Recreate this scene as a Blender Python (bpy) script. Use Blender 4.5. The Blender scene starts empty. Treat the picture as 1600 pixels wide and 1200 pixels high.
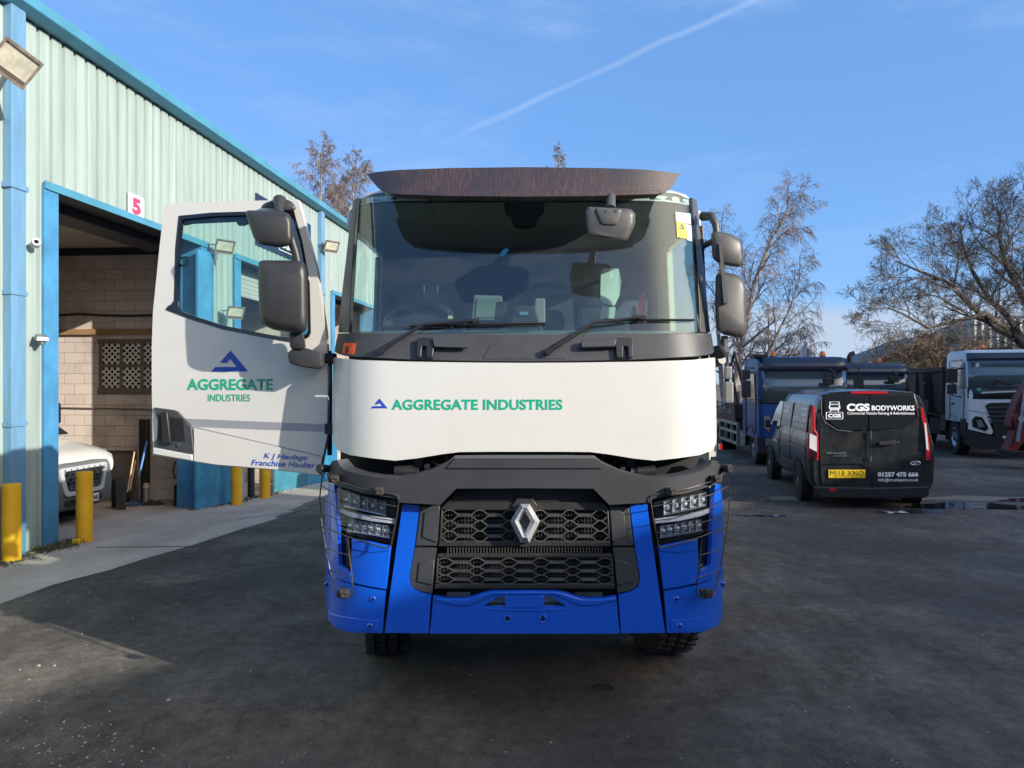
import bpy, bmesh, math, random
from mathutils import Vector, Matrix, noise
random.seed(7)
R = math.radians
scene = bpy.context.scene
COL = scene.collection

# ------------------------------------------------------------------ camera
F, CX, HY, CH = 1200.0, 800.0, 600.0, 2.05
cam = bpy.data.cameras.new('camera'); camo = bpy.data.objects.new('camera', cam); COL.objects.link(camo)
camo.location = (0, 0, CH); camo.rotation_euler = (R(90), 0, 0)
cam.sensor_fit = 'HORIZONTAL'; cam.sensor_width = 36.0; cam.lens = 36.0 * F / 1600.0
cam.clip_start = 0.05; cam.clip_end = 3000
scene.camera = camo

# ------------------------------------------------------------------ sun and sky
SUN = Vector((.84 * math.cos(R(20)), -.54 * math.cos(R(20)), math.sin(R(20)))).normalized()
sl = bpy.data.lights.new('sun', 'SUN'); sl.energy = 4.5; sl.angle = R(.5); sl.color = (1, .925, .82)
so = bpy.data.objects.new('sun', sl); COL.objects.link(so)
so.rotation_euler = SUN.to_track_quat('Z', 'Y').to_euler(); so.location = SUN * 40
world = bpy.data.worlds.new('World'); scene.world = world; world.use_nodes = True
def build_world():
    nt = world.node_tree; N = nt.nodes; L = nt.links; N.clear()
    out = N.new('ShaderNodeOutputWorld'); bg = N.new('ShaderNodeBackground'); L.new(bg.outputs[0], out.inputs[0])
    bg.inputs[1].default_value = .105
    sky = N.new('ShaderNodeTexSky'); sky.sky_type = 'NISHITA'; sky.sun_disc = False
    sky.sun_elevation = R(20); sky.sun_rotation = math.atan2(.84, -.54)
    sky.altitude = 50; sky.air_density = 1.0; sky.dust_density = .25; sky.ozone_density = 2.2
    tc = N.new('ShaderNodeTexCoord')
    def math_(op, a, b=None, c=None):
        m = N.new('ShaderNodeMath'); m.operation = op
        for i, v in enumerate((a, b, c)):
            if v is None: continue
            if isinstance(v, (int, float)): m.inputs[i].default_value = v
            else: L.new(v, m.inputs[i])
        return m.outputs[0]
    def vdot(vec):
        m = N.new('ShaderNodeVectorMath'); m.operation = 'DOT_PRODUCT'; L.new(tc.outputs['Generated'], m.inputs[0])
        m.inputs[1].default_value = vec; return m.outputs['Value']
    def smooth(v, a, b):
        m = N.new('ShaderNodeMapRange'); m.interpolation_type = 'SMOOTHSTEP'; L.new(v, m.inputs[0])
        m.inputs[1].default_value = a; m.inputs[2].default_value = b; return m.outputs[0]
    def nz(scale, vscale, detail=5, rough=.6):
        mp = N.new('ShaderNodeMapping'); L.new(tc.outputs['Generated'], mp.inputs[0]); mp.inputs['Scale'].default_value = vscale
        mp.inputs['Rotation'].default_value = (0, R(-32), 0)
        t = N.new('ShaderNodeTexNoise'); L.new(mp.outputs[0], t.inputs[0]); t.inputs['Scale'].default_value = scale
        t.inputs['Detail'].default_value = detail; t.inputs['Roughness'].default_value = rough; return t.outputs[0]
    z = vdot((0, 0, 1)); x = vdot((1, 0, 0)); y = vdot((0, 1, 0))
    # a bluer, cleaner winter sky
    tint = N.new('ShaderNodeMix'); tint.data_type = 'RGBA'; tint.blend_type = 'MULTIPLY'; tint.inputs[0].default_value = 1
    L.new(sky.outputs[0], tint.inputs[6]); tint.inputs[7].default_value = (.84, 1.03, 1.40, 1)
    col = tint.outputs[2]
    def mix(fac, a, color):
        m = N.new('ShaderNodeMix'); m.data_type = 'RGBA'; L.new(fac, m.inputs[0]); L.new(a, m.inputs[6]); m.inputs[7].default_value = color
        return m.outputs[2]
    flat = N.new('ShaderNodeMix'); flat.data_type = 'RGBA'; flat.inputs[0].default_value = .55; L.new(col, flat.inputs[6]); flat.inputs[7].default_value = (1.25, 2.95, 6.0, 1); col = flat.outputs[2]
    # thin high cirrus
    c1 = math_('MULTIPLY', smooth(nz(2.6, (1, 1, 4.2), 6, .62), .46, .80), smooth(z, .02, .35))
    col = mix(math_('MULTIPLY', c1, .62), col, (2.9, 4.0, 6.3, 1))
    # old contrail: a band round a great circle
    d1 = Vector((.304, 1, .496)); d2 = Vector((-.108, 1, .304)); n = d1.cross(d2).normalized()
    dist = math_('ABSOLUTE', math_('ADD', vdot(n), math_('MULTIPLY', math_('SUBTRACT', nz(9, (1, 1, 1), 3, .5), .5), .012)))
    w = math_('ADD', .0012, math_('MULTIPLY', nz(5, (1, 1, 1), 3), .0075))
    band = math_('SUBTRACT', 1.0, math_('MINIMUM', math_('DIVIDE', dist, w), 1.0))
    ext = math_('MULTIPLY', math_('MULTIPLY', smooth(x, -.16, .02), smooth(z, .26, .33)), smooth(y, .3, .6))
    col = mix(math_('MULTIPLY', math_('MULTIPLY', band, ext), math_('ADD', -.02, math_('MULTIPLY', nz(7, (1, 1, 1), 4), .55))), col, (4.2, 5.2, 6.9, 1))
    # low grey-white bank of cloud on the horizon
    edge = math_('ADD', z, math_('MULTIPLY', math_('SUBTRACT', nz(5, (1, 1, 2), 4), .5), .05))
    low = math_('SUBTRACT', 1.0, smooth(edge, .075, .115))
    col = mix(math_('MULTIPLY', low, .88), col, (3.5, 4.2, 5.3, 1))
    # bright haze added round the low sun behind the camera, to fill the shade
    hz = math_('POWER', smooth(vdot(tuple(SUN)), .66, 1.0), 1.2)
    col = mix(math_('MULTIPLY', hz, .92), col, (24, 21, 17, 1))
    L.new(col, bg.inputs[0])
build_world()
scene.view_settings.view_transform = 'Standard'; scene.view_settings.look = 'None'
scene.view_settings.gamma = 1; scene.view_settings.exposure = 0.60
scene.cycles.max_bounces = 8; scene.cycles.transparent_max_bounces = 16

# ------------------------------------------------------------------ helpers
def P(px, py, Y): return Vector(((px - CX) / F * Y, Y, CH - (py - HY) / F * Y))
def sstep(a, b, t):
    t = max(0., min(1., (t - a) / (b - a))); return t * t * (3 - 2 * t)
def G(x, y):          # the yard falls away gently beside the warehouse
    return -.055 * max(0., min(9., y - 11.)) * sstep(-1., -4., x)
def on_ground(px, py):
    z = 0.
    for _ in range(30):
        Y = (CH - z) * F / (py - HY); X = (px - CX) / F * Y; z = G(X, Y)
    return Vector((X, Y, z))
OFF = {}
def tag(o, label=None, cat=None, group=None, kind=None):
    if label: o['label'] = label
    if cat: o['category'] = cat
    if group: o['group'] = group
    if kind: o['kind'] = kind
    return o
def thing(name, label, cat, loc=(0, 0, 0), rz=0., group=None, world_space=False):
    o = bpy.data.objects.new(name, None); COL.objects.link(o); o.location = loc; o.rotation_euler = (0, 0, rz)
    o.empty_display_size = .2
    OFF[o.name] = Vector(loc) if world_space else Vector((0, 0, 0))
    return tag(o, label, cat, group)
def link_mesh(name, me, m, parent=None):
    for mm in (m if isinstance(m, (list, tuple)) else [m]): me.materials.append(mm)
    o = bpy.data.objects.new(name, me); COL.objects.link(o)
    if parent is not None:
        o.parent = parent; off = OFF.get(parent.name, Vector((0, 0, 0)))
        if off.length > 0: me.transform(Matrix.Translation(-off))
        OFF[o.name] = off
    return o
def bevel(o, w, seg=2, ang=35):
    b = o.modifiers.new('bevel', 'BEVEL'); b.width = w; b.segments = seg; b.limit_method = 'ANGLE'; b.angle_limit = R(ang)
    b.harden_normals = False; b.use_clamp_overlap = True
    return o
class MB:
    def __init__(s): s.v = []; s.f = []; s.mi = []; s.cur = 0
    def face(s, *idx): s.f.append(tuple(idx)); s.mi.append(s.cur)
    def add(s, vs, fs):
        n = len(s.v); s.v += [tuple(v) for v in vs]
        for f in fs: s.f.append(tuple(i + n for i in f)); s.mi.append(s.cur)
        return s
    def box(s, c, size, rot=None, taper=1.0):
        hx, hy, hz = size[0] / 2, size[1] / 2, size[2] / 2
        vs = []
        for z, t in ((-hz, 1.), (hz, taper)):
            for x, y in ((-hx, -hy), (hx, -hy), (hx, hy), (-hx, hy)):
                v = Vector((x * t, y * t, z))
                if rot is not None: v = rot @ v
                vs.append(v + Vector(c))
        return s.add(vs, [(3, 2, 1, 0), (4, 5, 6, 7), (0, 1, 5, 4), (1, 2, 6, 5), (2, 3, 7, 6), (3, 0, 4, 7)])
    def hexa(s, a, b):          # two matching quads a, b (lists of 4 points)
        return s.add(list(a) + list(b), [(3, 2, 1, 0), (4, 5, 6, 7), (0, 1, 5, 4), (1, 2, 6, 5), (2, 3, 7, 6), (3, 0, 4, 7)])
    def tube(s, pts, r, n=8, cap=True):
        pts = [Vector(p) for p in pts]; rs = r if isinstance(r, (list, tuple)) else [r] * len(pts)
        base = len(s.v); up = None
        for i, p in enumerate(pts):
            d = (pts[min(i + 1, len(pts) - 1)] - pts[max(i - 1, 0)])
            if d.length < 1e-9: d = Vector((0, 0, 1))
            d.normalize()
            if up is None:
                up = d.orthogonal().normalized()
            else:
                up = (up - d * up.dot(d)); up = up.normalized() if up.length > 1e-6 else d.orthogonal().normalized()
            w = d.cross(up)
            for k in range(n):
                a = 2 * math.pi * k / n
                s.v.append(tuple(p + (up * math.cos(a) + w * math.sin(a)) * rs[i]))
        for i in range(len(pts) - 1):
            for k in range(n):
                a = base + i * n + k; b = base + i * n + (k + 1) % n
                s.face(a, b, b + n, a + n)
        if cap:
            s.face(*[base + k for k in range(n)][::-1]); e = base + (len(pts) - 1) * n
            s.face(*[e + k for k in range(n)])
        return s
    def cyl(s, a, b, r, n=16, r2=None): return s.tube([a, b], [r, r if r2 is None else r2], n)
    def lathe(s, prof, c=(0, 0, 0), axis='X', n=32, closed=False):      # prof: (radius, along)
        base = len(s.v); c = Vector(c)
        for r, t in prof:
            for k in range(n):
                a = 2 * math.pi * k / n; u, w = r * math.cos(a), r * math.sin(a)
                v = Vector((t, u, w)) if axis == 'X' else Vector((u, t, w)) if axis == 'Y' else Vector((u, w, t))
                s.v.append(tuple(c + v))
        for i in range(len(prof) - 1):
            for k in range(n):
                a = base + i * n + k; b = base + i * n + (k + 1) % n
                s.face(a, b, b + n, a + n)
        return s
    def prism(s, poly, fn_a, fn_b):      # poly of 2-D points, two maps to 3-D
        n = len(poly); A = [fn_a(*p) for p in poly]; B = [fn_b(*p) for p in poly]
        return s.add(A + B, [tuple(range(n))[::-1], tuple(range(n, 2 * n))] + [(i, (i + 1) % n, n + (i + 1) % n, n + i) for i in range(n)])
    def build(s, name, m, parent=None, smooth=None, bev=None, recalc=True, off=None):
        me = bpy.data.meshes.new(name); me.from_pydata(s.v, [], s.f)
        ms = m if isinstance(m, (list, tuple)) else [m]
        if len(ms) > 1: me.polygons.foreach_set('material_index', s.mi)
        if recalc:
            bm = bmesh.new(); bm.from_mesh(me); bmesh.ops.recalc_face_normals(bm, faces=bm.faces); bm.to_mesh(me); bm.free()
        me.update()
        o = link_mesh(name, me, ms, parent)
        if smooth is not None:
            me.polygons.foreach_set('use_smooth', [True] * len(me.polygons))
            if smooth < 180: me.set_sharp_from_angle(angle=R(smooth))
        if bev: bevel(o, bev)
        return o
def roundpoly(pts, r, n=4):
    out = []; m = len(pts)
    for i in range(m):
        p = Vector(pts[i][:2]); a = Vector(pts[i - 1][:2]); b = Vector(pts[(i + 1) % m][:2])
        rr = r if not isinstance(r, (list, tuple)) else r[i]
        da = (a - p); db = (b - p); q = min(rr, da.length * .45, db.length * .45)
        if q < 1e-6: out.append((p.x, p.y)); continue
        s_ = p + da.normalized() * q; e = p + db.normalized() * q
        for k in range(n + 1):
            t = k / n; v = s_ * (1 - t) ** 2 + p * 2 * t * (1 - t) + e * t * t
            out.append((v.x, v.y))
    return out

# ------------------------------------------------------------------ materials
MATS = {}
def mat(name, col, rough=.5, metal=0., coat=0., spec=.5, var=0., vscale=3., bump=0., bscale=60., col2=None, rvar=0., bdetail=4, dist=.01, stretch=(1, 1, 1), lo=.35, hi=.65, coords='Object', flake=0.):
    m = bpy.data.materials.new(name); m.use_nodes = True; nt = m.node_tree; N = nt.nodes; L = nt.links
    b = N['Principled BSDF']; b.inputs['Base Color'].default_value = (*col, 1); b.inputs['Roughness'].default_value = rough
    b.inputs['Metallic'].default_value = metal; b.inputs['Coat Weight'].default_value = coat; b.inputs['Coat Roughness'].default_value = .04
    b.inputs['Specular IOR Level'].default_value = spec
    if var or col2 or bump or rvar:
        tc = N.new('ShaderNodeTexCoord'); mp = N.new('ShaderNodeMapping'); mp.inputs['Scale'].default_value = stretch
        L.new(tc.outputs[coords], mp.inputs[0])
    if var or col2 or rvar:
        t = N.new('ShaderNodeTexNoise'); L.new(mp.outputs[0], t.inputs[0]); t.inputs['Scale'].default_value = vscale
        t.inputs['Detail'].default_value = 8; t.inputs['Roughness'].default_value = .65
        mr = N.new('ShaderNodeMapRange'); L.new(t.outputs[0], mr.inputs[0]); mr.inputs[1].default_value = lo; mr.inputs[2].default_value = hi
        if var or col2:
            mx = N.new('ShaderNodeMix'); mx.data_type = 'RGBA'; L.new(mr.outputs[0], mx.inputs[0])
            c2 = col2 if col2 else tuple(c * (1 - var) for c in col)
            mx.inputs[6].default_value = (*col, 1); mx.inputs[7].default_value = (*c2, 1); L.new(mx.outputs[2], b.inputs['Base Color'])
        if rvar:
            r2 = N.new('ShaderNodeMapRange'); L.new(t.outputs[0], r2.inputs[0]); r2.inputs[1].default_value = .3; r2.inputs[2].default_value = .7
            r2.inputs[3].default_value = max(0, rough - rvar); r2.inputs[4].default_value = min(1, rough + rvar); L.new(r2.outputs[0], b.inputs['Roughness'])
    if bump:
        t2 = N.new('ShaderNodeTexNoise'); L.new(mp.outputs[0], t2.inputs[0]); t2.inputs['Scale'].default_value = bscale
        t2.inputs['Detail'].default_value = bdetail
        bp = N.new('ShaderNodeBump'); bp.inputs['Strength'].default_value = bump; bp.inputs['Distance'].default_value = dist
        L.new(t2.outputs[0], bp.inputs['Height']); L.new(bp.outputs[0], b.inputs['Normal'])
    MATS[name] = m; return m
def glass_mat(name, tint, body=.9, rough=.02, ior=1.5, boost=1.0, dust=0.):
    # see-through tinted pane that also mirrors its surroundings
    m = bpy.data.materials.new(name); m.use_nodes = True; nt = m.node_tree; N = nt.nodes; L = nt.links; N.clear()
    out = N.new('ShaderNodeOutputMaterial'); tr = N.new('ShaderNodeBsdfTransparent'); tr.inputs[0].default_value = (*tint, 1)
    gl = N.new('ShaderNodeBsdfGlossy'); gl.inputs['Roughness'].default_value = rough; gl.inputs[0].default_value = (1, 1, 1, 1)
    fr = N.new('ShaderNodeFresnel'); ge = N.new('ShaderNodeNewGeometry'); mi = N.new('ShaderNodeMapRange'); L.new(ge.outputs['Backfacing'], mi.inputs[0])
    mi.inputs[3].default_value = ior; mi.inputs[4].default_value = 1 / ior; L.new(mi.outputs[0], fr.inputs[0])      # no false mirror on the inner face
    mu = N.new('ShaderNodeMath'); mu.operation = 'MULTIPLY'; mu.use_clamp = True; L.new(fr.outputs[0], mu.inputs[0]); mu.inputs[1].default_value = boost
    mx = N.new('ShaderNodeMixShader'); L.new(mu.outputs[0], mx.inputs[0]); L.new(tr.outputs[0], mx.inputs[1]); L.new(gl.outputs[0], mx.inputs[2])
    last = mx.outputs[0]
    if dust:      # thin film of road dust and wiper smears on the outside
        di = N.new('ShaderNodeBsdfDiffuse'); di.inputs[0].default_value = (.50, .54, .60, 1); tc = N.new('ShaderNodeTexCoord'); mp = N.new('ShaderNodeMapping'); mp.inputs['Scale'].default_value = (1, 1, 2.2)
        L.new(tc.outputs['Object'], mp.inputs[0]); nz = N.new('ShaderNodeTexNoise'); nz.inputs['Scale'].default_value = 3.2; nz.inputs['Detail'].default_value = 9; nz.inputs['Distortion'].default_value = 1.2; L.new(mp.outputs[0], nz.inputs[0])
        dr = N.new('ShaderNodeMapRange'); L.new(nz.outputs[0], dr.inputs[0]); dr.inputs[1].default_value = .3; dr.inputs[2].default_value = .7; dr.inputs[3].default_value = dust * .6; dr.inputs[4].default_value = dust * 1.5
        m2 = N.new('ShaderNodeMixShader'); L.new(dr.outputs[0], m2.inputs[0]); L.new(last, m2.inputs[1]); L.new(di.outputs[0], m2.inputs[2]); last = m2.outputs[0]
    L.new(last, out.inputs[0]); MATS[name] = m; return m
def emit_mat(name, col, s):
    m = bpy.data.materials.new(name); m.use_nodes = True; b = m.node_tree.nodes['Principled BSDF']
    b.inputs['Base Color'].default_value = (*col, 1); b.inputs['Emission Color'].default_value = (*col, 1); b.inputs['Emission Strength'].default_value = s
    return m

M_WHITE = mat('white paint', (.59, .58, .545), .24, coat=.6, var=.03, vscale=6)
M_BLUE = mat('blue paint', (.003, .098, .62), .28, coat=.9)
M_DARKP = mat('dark grey plastic', (.050, .052, .058), .48, bump=.25, bscale=900, dist=.0006, var=.25, vscale=5)
M_BLKP = mat('black plastic', (.016, .016, .018), .42, bump=.2, bscale=700, dist=.0006)
M_GRILLE = mat('grille plastic', (.034, .033, .032), .42, var=.35, vscale=30)
M_BLACK = mat('black', (.008, .008, .009), .6)
M_VOID = mat('engine bay black', (.006, .006, .007), .8)
M_GLOSSBLK = mat('gloss black', (.008, .008, .010), .12, coat=.5)
M_CHROME = mat('chrome', (.80, .82, .86), .16, metal=.85)
M_STEEL = mat('steel', (.42, .42, .43), .38, metal=1, var=.4, vscale=12)
M_GALV = mat('galvanised steel', (.36, .37, .38), .5, metal=.8, var=.3, vscale=9)
M_WIRE = mat('guard wire', (.10, .09, .085), .38, metal=.6, var=.4, vscale=25)
M_TYRE = mat('tyre rubber', (.018, .018, .019), .85, bump=.5, bscale=120, dist=.003, col2=(.045, .042, .038), vscale=9)
M_RIM = mat('wheel steel', (.34, .35, .36), .4, metal=.7, var=.5, vscale=9)
M_ORANGE = mat('orange plastic', (.75, .16, .02), .3, coat=.3)
M_REDL = mat('red lamp', (.45, .012, .02), .12, coat=.6)
M_GREENT = mat('green lettering', (.0, .34, .19), .4)
M_NAVYT = mat('navy lettering', (.012, .06, .40), .4)
M_WHITET = mat('white lettering', (.85, .85, .85), .45)
M_BLACKT = mat('black lettering', (.01, .01, .01), .5)
M_GREYT = mat('silver grey stripe', (.30, .31, .34), .35, metal=.2)
M_LAMP = glass_mat('lamp glass', (.93, .95, .97), ior=1.45, boost=.8)
M_PANE = glass_mat('window glass', (.78, .90, .86), ior=1.5, boost=1.0)
M_WIND = glass_mat('windscreen glass', (.84, .93, .91), ior=1.52, boost=1.1, dust=.018)

def text(name, s, fn, box, m, parent=None, bold=0., shear=0., spacing=1.0, fit=True, sub=False):
    """flat lettering: fn(u, v) maps box coordinates to 3-D; box = (x0, y_top, x1, y_bottom)"""
    cu = bpy.data.curves.new(name, 'FONT'); cu.body = s; cu.size = 1; cu.offset = bold; cu.shear = shear; cu.space_character = spacing
    cu.resolution_u = 4
    ob = bpy.data.objects.new(name, cu); COL.objects.link(ob)
    dg = bpy.context.evaluated_depsgraph_get(); dg.update()
    me = bpy.data.meshes.new_from_object(ob.evaluated_get(dg)); bpy.data.objects.remove(ob); bpy.data.curves.remove(cu)
    xs = [v.co.x for v in me.vertices]; ys = [v.co.y for v in me.vertices]
    x0, x1, y0, y1 = min(xs), max(xs), min(ys), max(ys)
    for v in me.vertices:
        u = box[0] + (v.co.x - x0) / (x1 - x0) * (box[2] - box[0]); w = box[3] + (v.co.y - y0) / (y1 - y0) * (box[1] - box[3])
        v.co = fn(u, w)
    me.materials.clear(); me.name = name
    return link_mesh(name, me, m, parent)
def copy_tree(o, parent=None):
    c = o.copy(); COL.objects.link(c); c.parent = parent; OFF[c.name] = OFF.get(o.name, Vector((0, 0, 0)))
    for ch in list(o.children): copy_tree(ch, c)
    return c
# ================================================================== the ground
def ground_material():
    m = bpy.data.materials.new('yard tarmac'); m.use_nodes = True; nt = m.node_tree; N = nt.nodes; L = nt.links; b = N['Principled BSDF']
    tc = N.new('ShaderNodeTexCoord')
    def nz(s, d=6, r=.6, st=(1, 1, 1)):
        mp = N.new('ShaderNodeMapping'); mp.inputs['Scale'].default_value = st; L.new(tc.outputs['Object'], mp.inputs[0])
        t = N.new('ShaderNodeTexNoise'); L.new(mp.outputs[0], t.inputs[0]); t.inputs['Scale'].default_value = s; t.inputs['Detail'].default_value = d
        t.inputs['Roughness'].default_value = r; return t.outputs[0]
    def mr(v, a, b_, c=0., d=1.):
        n = N.new('ShaderNodeMapRange'); n.interpolation_type = 'SMOOTHSTEP'; L.new(v, n.inputs[0])
        for i, q in enumerate((a, b_, c, d)): n.inputs[i + 1].default_value = q
        return n.outputs[0]
    def mix(f, a, c, bt='MIX'):
        n = N.new('ShaderNodeMix'); n.data_type = 'RGBA'; n.blend_type = bt
        if isinstance(f, float): n.inputs[0].default_value = f
        else: L.new(f, n.inputs[0])
        for i, q in ((6, a), (7, c)):
            if isinstance(q, tuple): n.inputs[i].default_value = (*q, 1)
            else: L.new(q, n.inputs[i])
        return n.outputs[2]
    grain = nz(30, 8, .82); fine = nz(110, 4, .8); big = nz(.32, 5, .55); mid = nz(2.6, 9, .72, (1, .45, 1))
    def grey(v, lo, hi, a_, b_):
        n = N.new('ShaderNodeMapRange'); L.new(v, n.inputs[0])
        for i, q in enumerate((lo, hi, a_, b_)): n.inputs[i + 1].default_value = q
        return n.outputs[0]
    c = mix(mr(mid, .34, .68), (.125, .109, .093), (.245, .214, .182))
    c = mix(mr(big, .42, .62), c, (.115, .102, .090))
    c = mix(mr(nz(.45, 6, .7), .54, .70), c, (.25, .218, .182))
    c = mix(1.0, c, grey(nz(46, 12, .95), .30, .70, .18, 1.80), 'MULTIPLY')
    c = mix(1.0, c, grey(nz(9, 8, .75), .30, .70, .62, 1.38), 'MULTIPLY')
    c = mix(mr(fine, .63, .72), c, (.38, .35, .31))
    c = mix(mr(nz(5.5, 5, .7), .62, .74), c, (.25, .225, .19))
    L.new(c, b.inputs['Base Color'])
    # damp patches
    L.new(mr(nz(.8, 6, .6), .34, .6, .50, .88), b.inputs['Roughness']); b.inputs['Specular IOR Level'].default_value = .22
    add = N.new('ShaderNodeMath'); add.operation = 'ADD'; L.new(grain, add.inputs[0])
    mu = N.new('ShaderNodeMath'); mu.operation = 'MULTIPLY'; L.new(fine, mu.inputs[0]); mu.inputs[1].default_value = .6; L.new(mu.outputs[0], add.inputs[1])
    a2 = N.new('ShaderNodeMath'); a2.operation = 'ADD'; L.new(add.outputs[0], a2.inputs[0])
    m2 = N.new('ShaderNodeMath'); m2.operation = 'MULTIPLY'; L.new(mid, m2.inputs[0]); m2.inputs[1].default_value = 2.5; L.new(m2.outputs[0], a2.inputs[1])
    bp = N.new('ShaderNodeBump'); bp.inputs['Strength'].default_value = 1.0; bp.inputs['Distance'].default_value = .035
    L.new(a2.outputs[0], bp.inputs['Height']); L.new(bp.outputs[0], b.inputs['Normal'])
    return m
M_TARMAC = ground_material()
def ground_sheet():
    xs = [-400, -150, -60, -30] + [-20 + i * 1. for i in range(61)] + [60, 150, 400]
    ys = [-300, -100, -40, -20] + [-10 + i * 1. for i in range(51)] + [60, 100, 200, 400, 1500]
    mb = MB()
    for y in ys:
        for x in xs: mb.v.append((x, y, G(x, y)))
    n = len(xs)
    for j in range(len(ys) - 1):
        for i in range(n - 1): mb.face(j * n + i, j * n + i + 1, (j + 1) * n + i + 1, (j + 1) * n + i)
    o = mb.build('ground', M_TARMAC, smooth=180, recalc=False); tag(o, kind='structure'); return o
ground_sheet()

# concrete apron in front of the warehouse
M_CONC = mat('apron concrete', (.46, .40, .335), .85, col2=(.31, .27, .225), vscale=1.4, bump=.5, bscale=70, dist=.008, stretch=(1, .5, 1))
def sheet(name, edge_pts, m, dz=.004, kind='structure', step=.5):
    bm = bmesh.new(); vs = [bm.verts.new((x, y, 0)) for x, y in edge_pts]; bm.faces.new(vs)
    x0 = min(p[0] for p in edge_pts); x1 = max(p[0] for p in edge_pts); y0 = min(p[1] for p in edge_pts); y1 = max(p[1] for p in edge_pts)
    for a, lo, hi in ((0, x0, x1), (1, y0, y1)):
        t = math.floor(lo) + step
        while t < hi:
            co = (t, 0, 0) if a == 0 else (0, t, 0); no = (1, 0, 0) if a == 0 else (0, 1, 0)
            bmesh.ops.bisect_plane(bm, geom=bm.verts[:] + bm.edges[:] + bm.faces[:], plane_co=co, plane_no=no); t += step
    for v in bm.verts: v.co.z = G(v.co.x, v.co.y) + dz
    me = bpy.data.meshes.new(name); bmesh.ops.recalc_face_normals(bm, faces=bm.faces); bm.to_mesh(me); bm.free()
    for p in me.polygons:
        if p.normal.z < 0: me.flip_normals(); break
    o = link_mesh(name, me, m); tag(o, kind=kind); return o
A0 = Vector((-5.92, 9.28)); WD = Vector((.0872, .9962)).normalized(); WN = Vector((WD.y, -WD.x))
def W(s, n, z): q = A0 + WD * s + WN * n; return Vector((q.x, q.y, z))
def s_of(px, n=0.):      # where on the facade a sight line lands
    k = (px - CX) / F; b = A0 + WN * n
    return (k * b.y - b.x) / (WD.x - k * WD.y)
edge = [on_ground(a, b_) for a, b_ in ((0, 944), (40, 930), (80, 915), (120, 904), (168, 892), (224, 874), (301, 852), (395, 822), (440, 808), (499, 796))]
ep = [(-6.8, 3.0), (-5.6, 5.6)] + [(p.x, p.y) for p in edge]
e2 = edge[-1]; ep += [(e2.x + .4, e2.y + 2.2), (e2.x + 1.2, 26), (-.8, 44)]
ep += [tuple((A0 + WD * s_ + WN * -11.)[:2]) for s_ in (35, -7)]
sheet('pavement', ep, M_CONC, .004)
# joint lines in the concrete
M_JOINT = mat('joint tar', (.12, .11, .10), .9)
def strip(name, a, b_, w, m, dz):
    a = Vector(a[:2]); b_ = Vector(b_[:2]); d = (b_ - a).normalized(); n = Vector((d.y, -d.x)) * w / 2; mb = MB(); k = max(2, int((b_ - a).length / .6))
    for i in range(k + 1):
        q = a.lerp(b_, i / k); ww = n * (1 + .5 * math.sin(i * 7.3))
        for sg in (-1, 1): mb.v.append((q.x + ww.x * sg, q.y + ww.y * sg, G(q.x, q.y) + dz))
    for i in range(k): mb.face(2 * i, 2 * i + 1, 2 * i + 3, 2 * i + 2)
    o = mb.build(name, m, recalc=False)
    for p in o.data.polygons:
        if p.normal.z < 0: o.data.flip_normals(); break
    return tag(o, kind='structure')
strip('pavement_joint', on_ground(150, 856), on_ground(330, 854), .03, M_JOINT, .008)
strip('pavement_joint', on_ground(370, 812), on_ground(460, 800), .03, M_JOINT, .008)
strip('pavement_joint', on_ground(-90, 900), on_ground(60, 872), .025, M_JOINT, .008)

# puddles
M_PUD = mat('puddle water', (.012, .012, .013), .03, spec=.6)
def blob_sheet(name, c, rx, ry, m, dz, seed, n=40, kind='structure', rot=0.):
    rnd = random.Random(seed); ph = [rnd.uniform(0, 6.28) for _ in range(4)]
    pts = []
    for k in range(n):
        a = 2 * math.pi * k / n; r = 1 + .18 * math.sin(2 * a + ph[0]) + .14 * math.sin(3 * a + ph[1]) + .09 * math.sin(7 * a + ph[2]) + .05 * math.sin(11 * a + ph[3])
        x, y = rx * r * math.cos(a), ry * r * math.sin(a)
        pts.append((c[0] + x * math.cos(rot) - y * math.sin(rot), c[1] + x * math.sin(rot) + y * math.cos(rot)))
    mb = MB(); mb.v = [(x, y, G(x, y) + dz) for x, y in pts]; mb.f = [tuple(range(n))]; mb.mi = [0]
    o = mb.build(name, m, recalc=False); tag(o, kind=kind); return o
c = on_ground(1512, 791); blob_sheet('puddle', (c.x, c.y), .86, .42, M_PUD, .006, 3)
c = on_ground(1590, 783); blob_sheet('puddle', (c.x + .7, c.y), .9, .35, M_PUD, .006, 5)
M_PALE = mat('pale tan ground', (.30, .25, .19), .95, col2=(.16, .14, .11), vscale=14, bump=1, bscale=60, dist=.02)
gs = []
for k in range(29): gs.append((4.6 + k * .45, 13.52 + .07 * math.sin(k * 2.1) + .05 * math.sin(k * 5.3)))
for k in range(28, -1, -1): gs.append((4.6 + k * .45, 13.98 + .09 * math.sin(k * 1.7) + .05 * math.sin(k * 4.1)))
sheet('pale_strip', gs, M_PALE, .004)  # uneven pale tan band across the yard
c = on_ground(1195, 806); blob_sheet('puddle', (c.x, c.y), .34, .10, M_PUD, .006, 8)
M_WET = mat('wet tarmac', (.020, .019, .019), .34, bump=.6, bscale=60, dist=.012, col2=(.035, .033, .031), vscale=6)
for (px, py, rx, ry, sd) in ((1430, 800, .5, .22, 14), (1010, 880, .0, .0, 0)):
    if rx: c = on_ground(px, py); blob_sheet('damp_patch', (c.x, c.y), rx, ry, M_WET, .004, sd)
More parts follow.
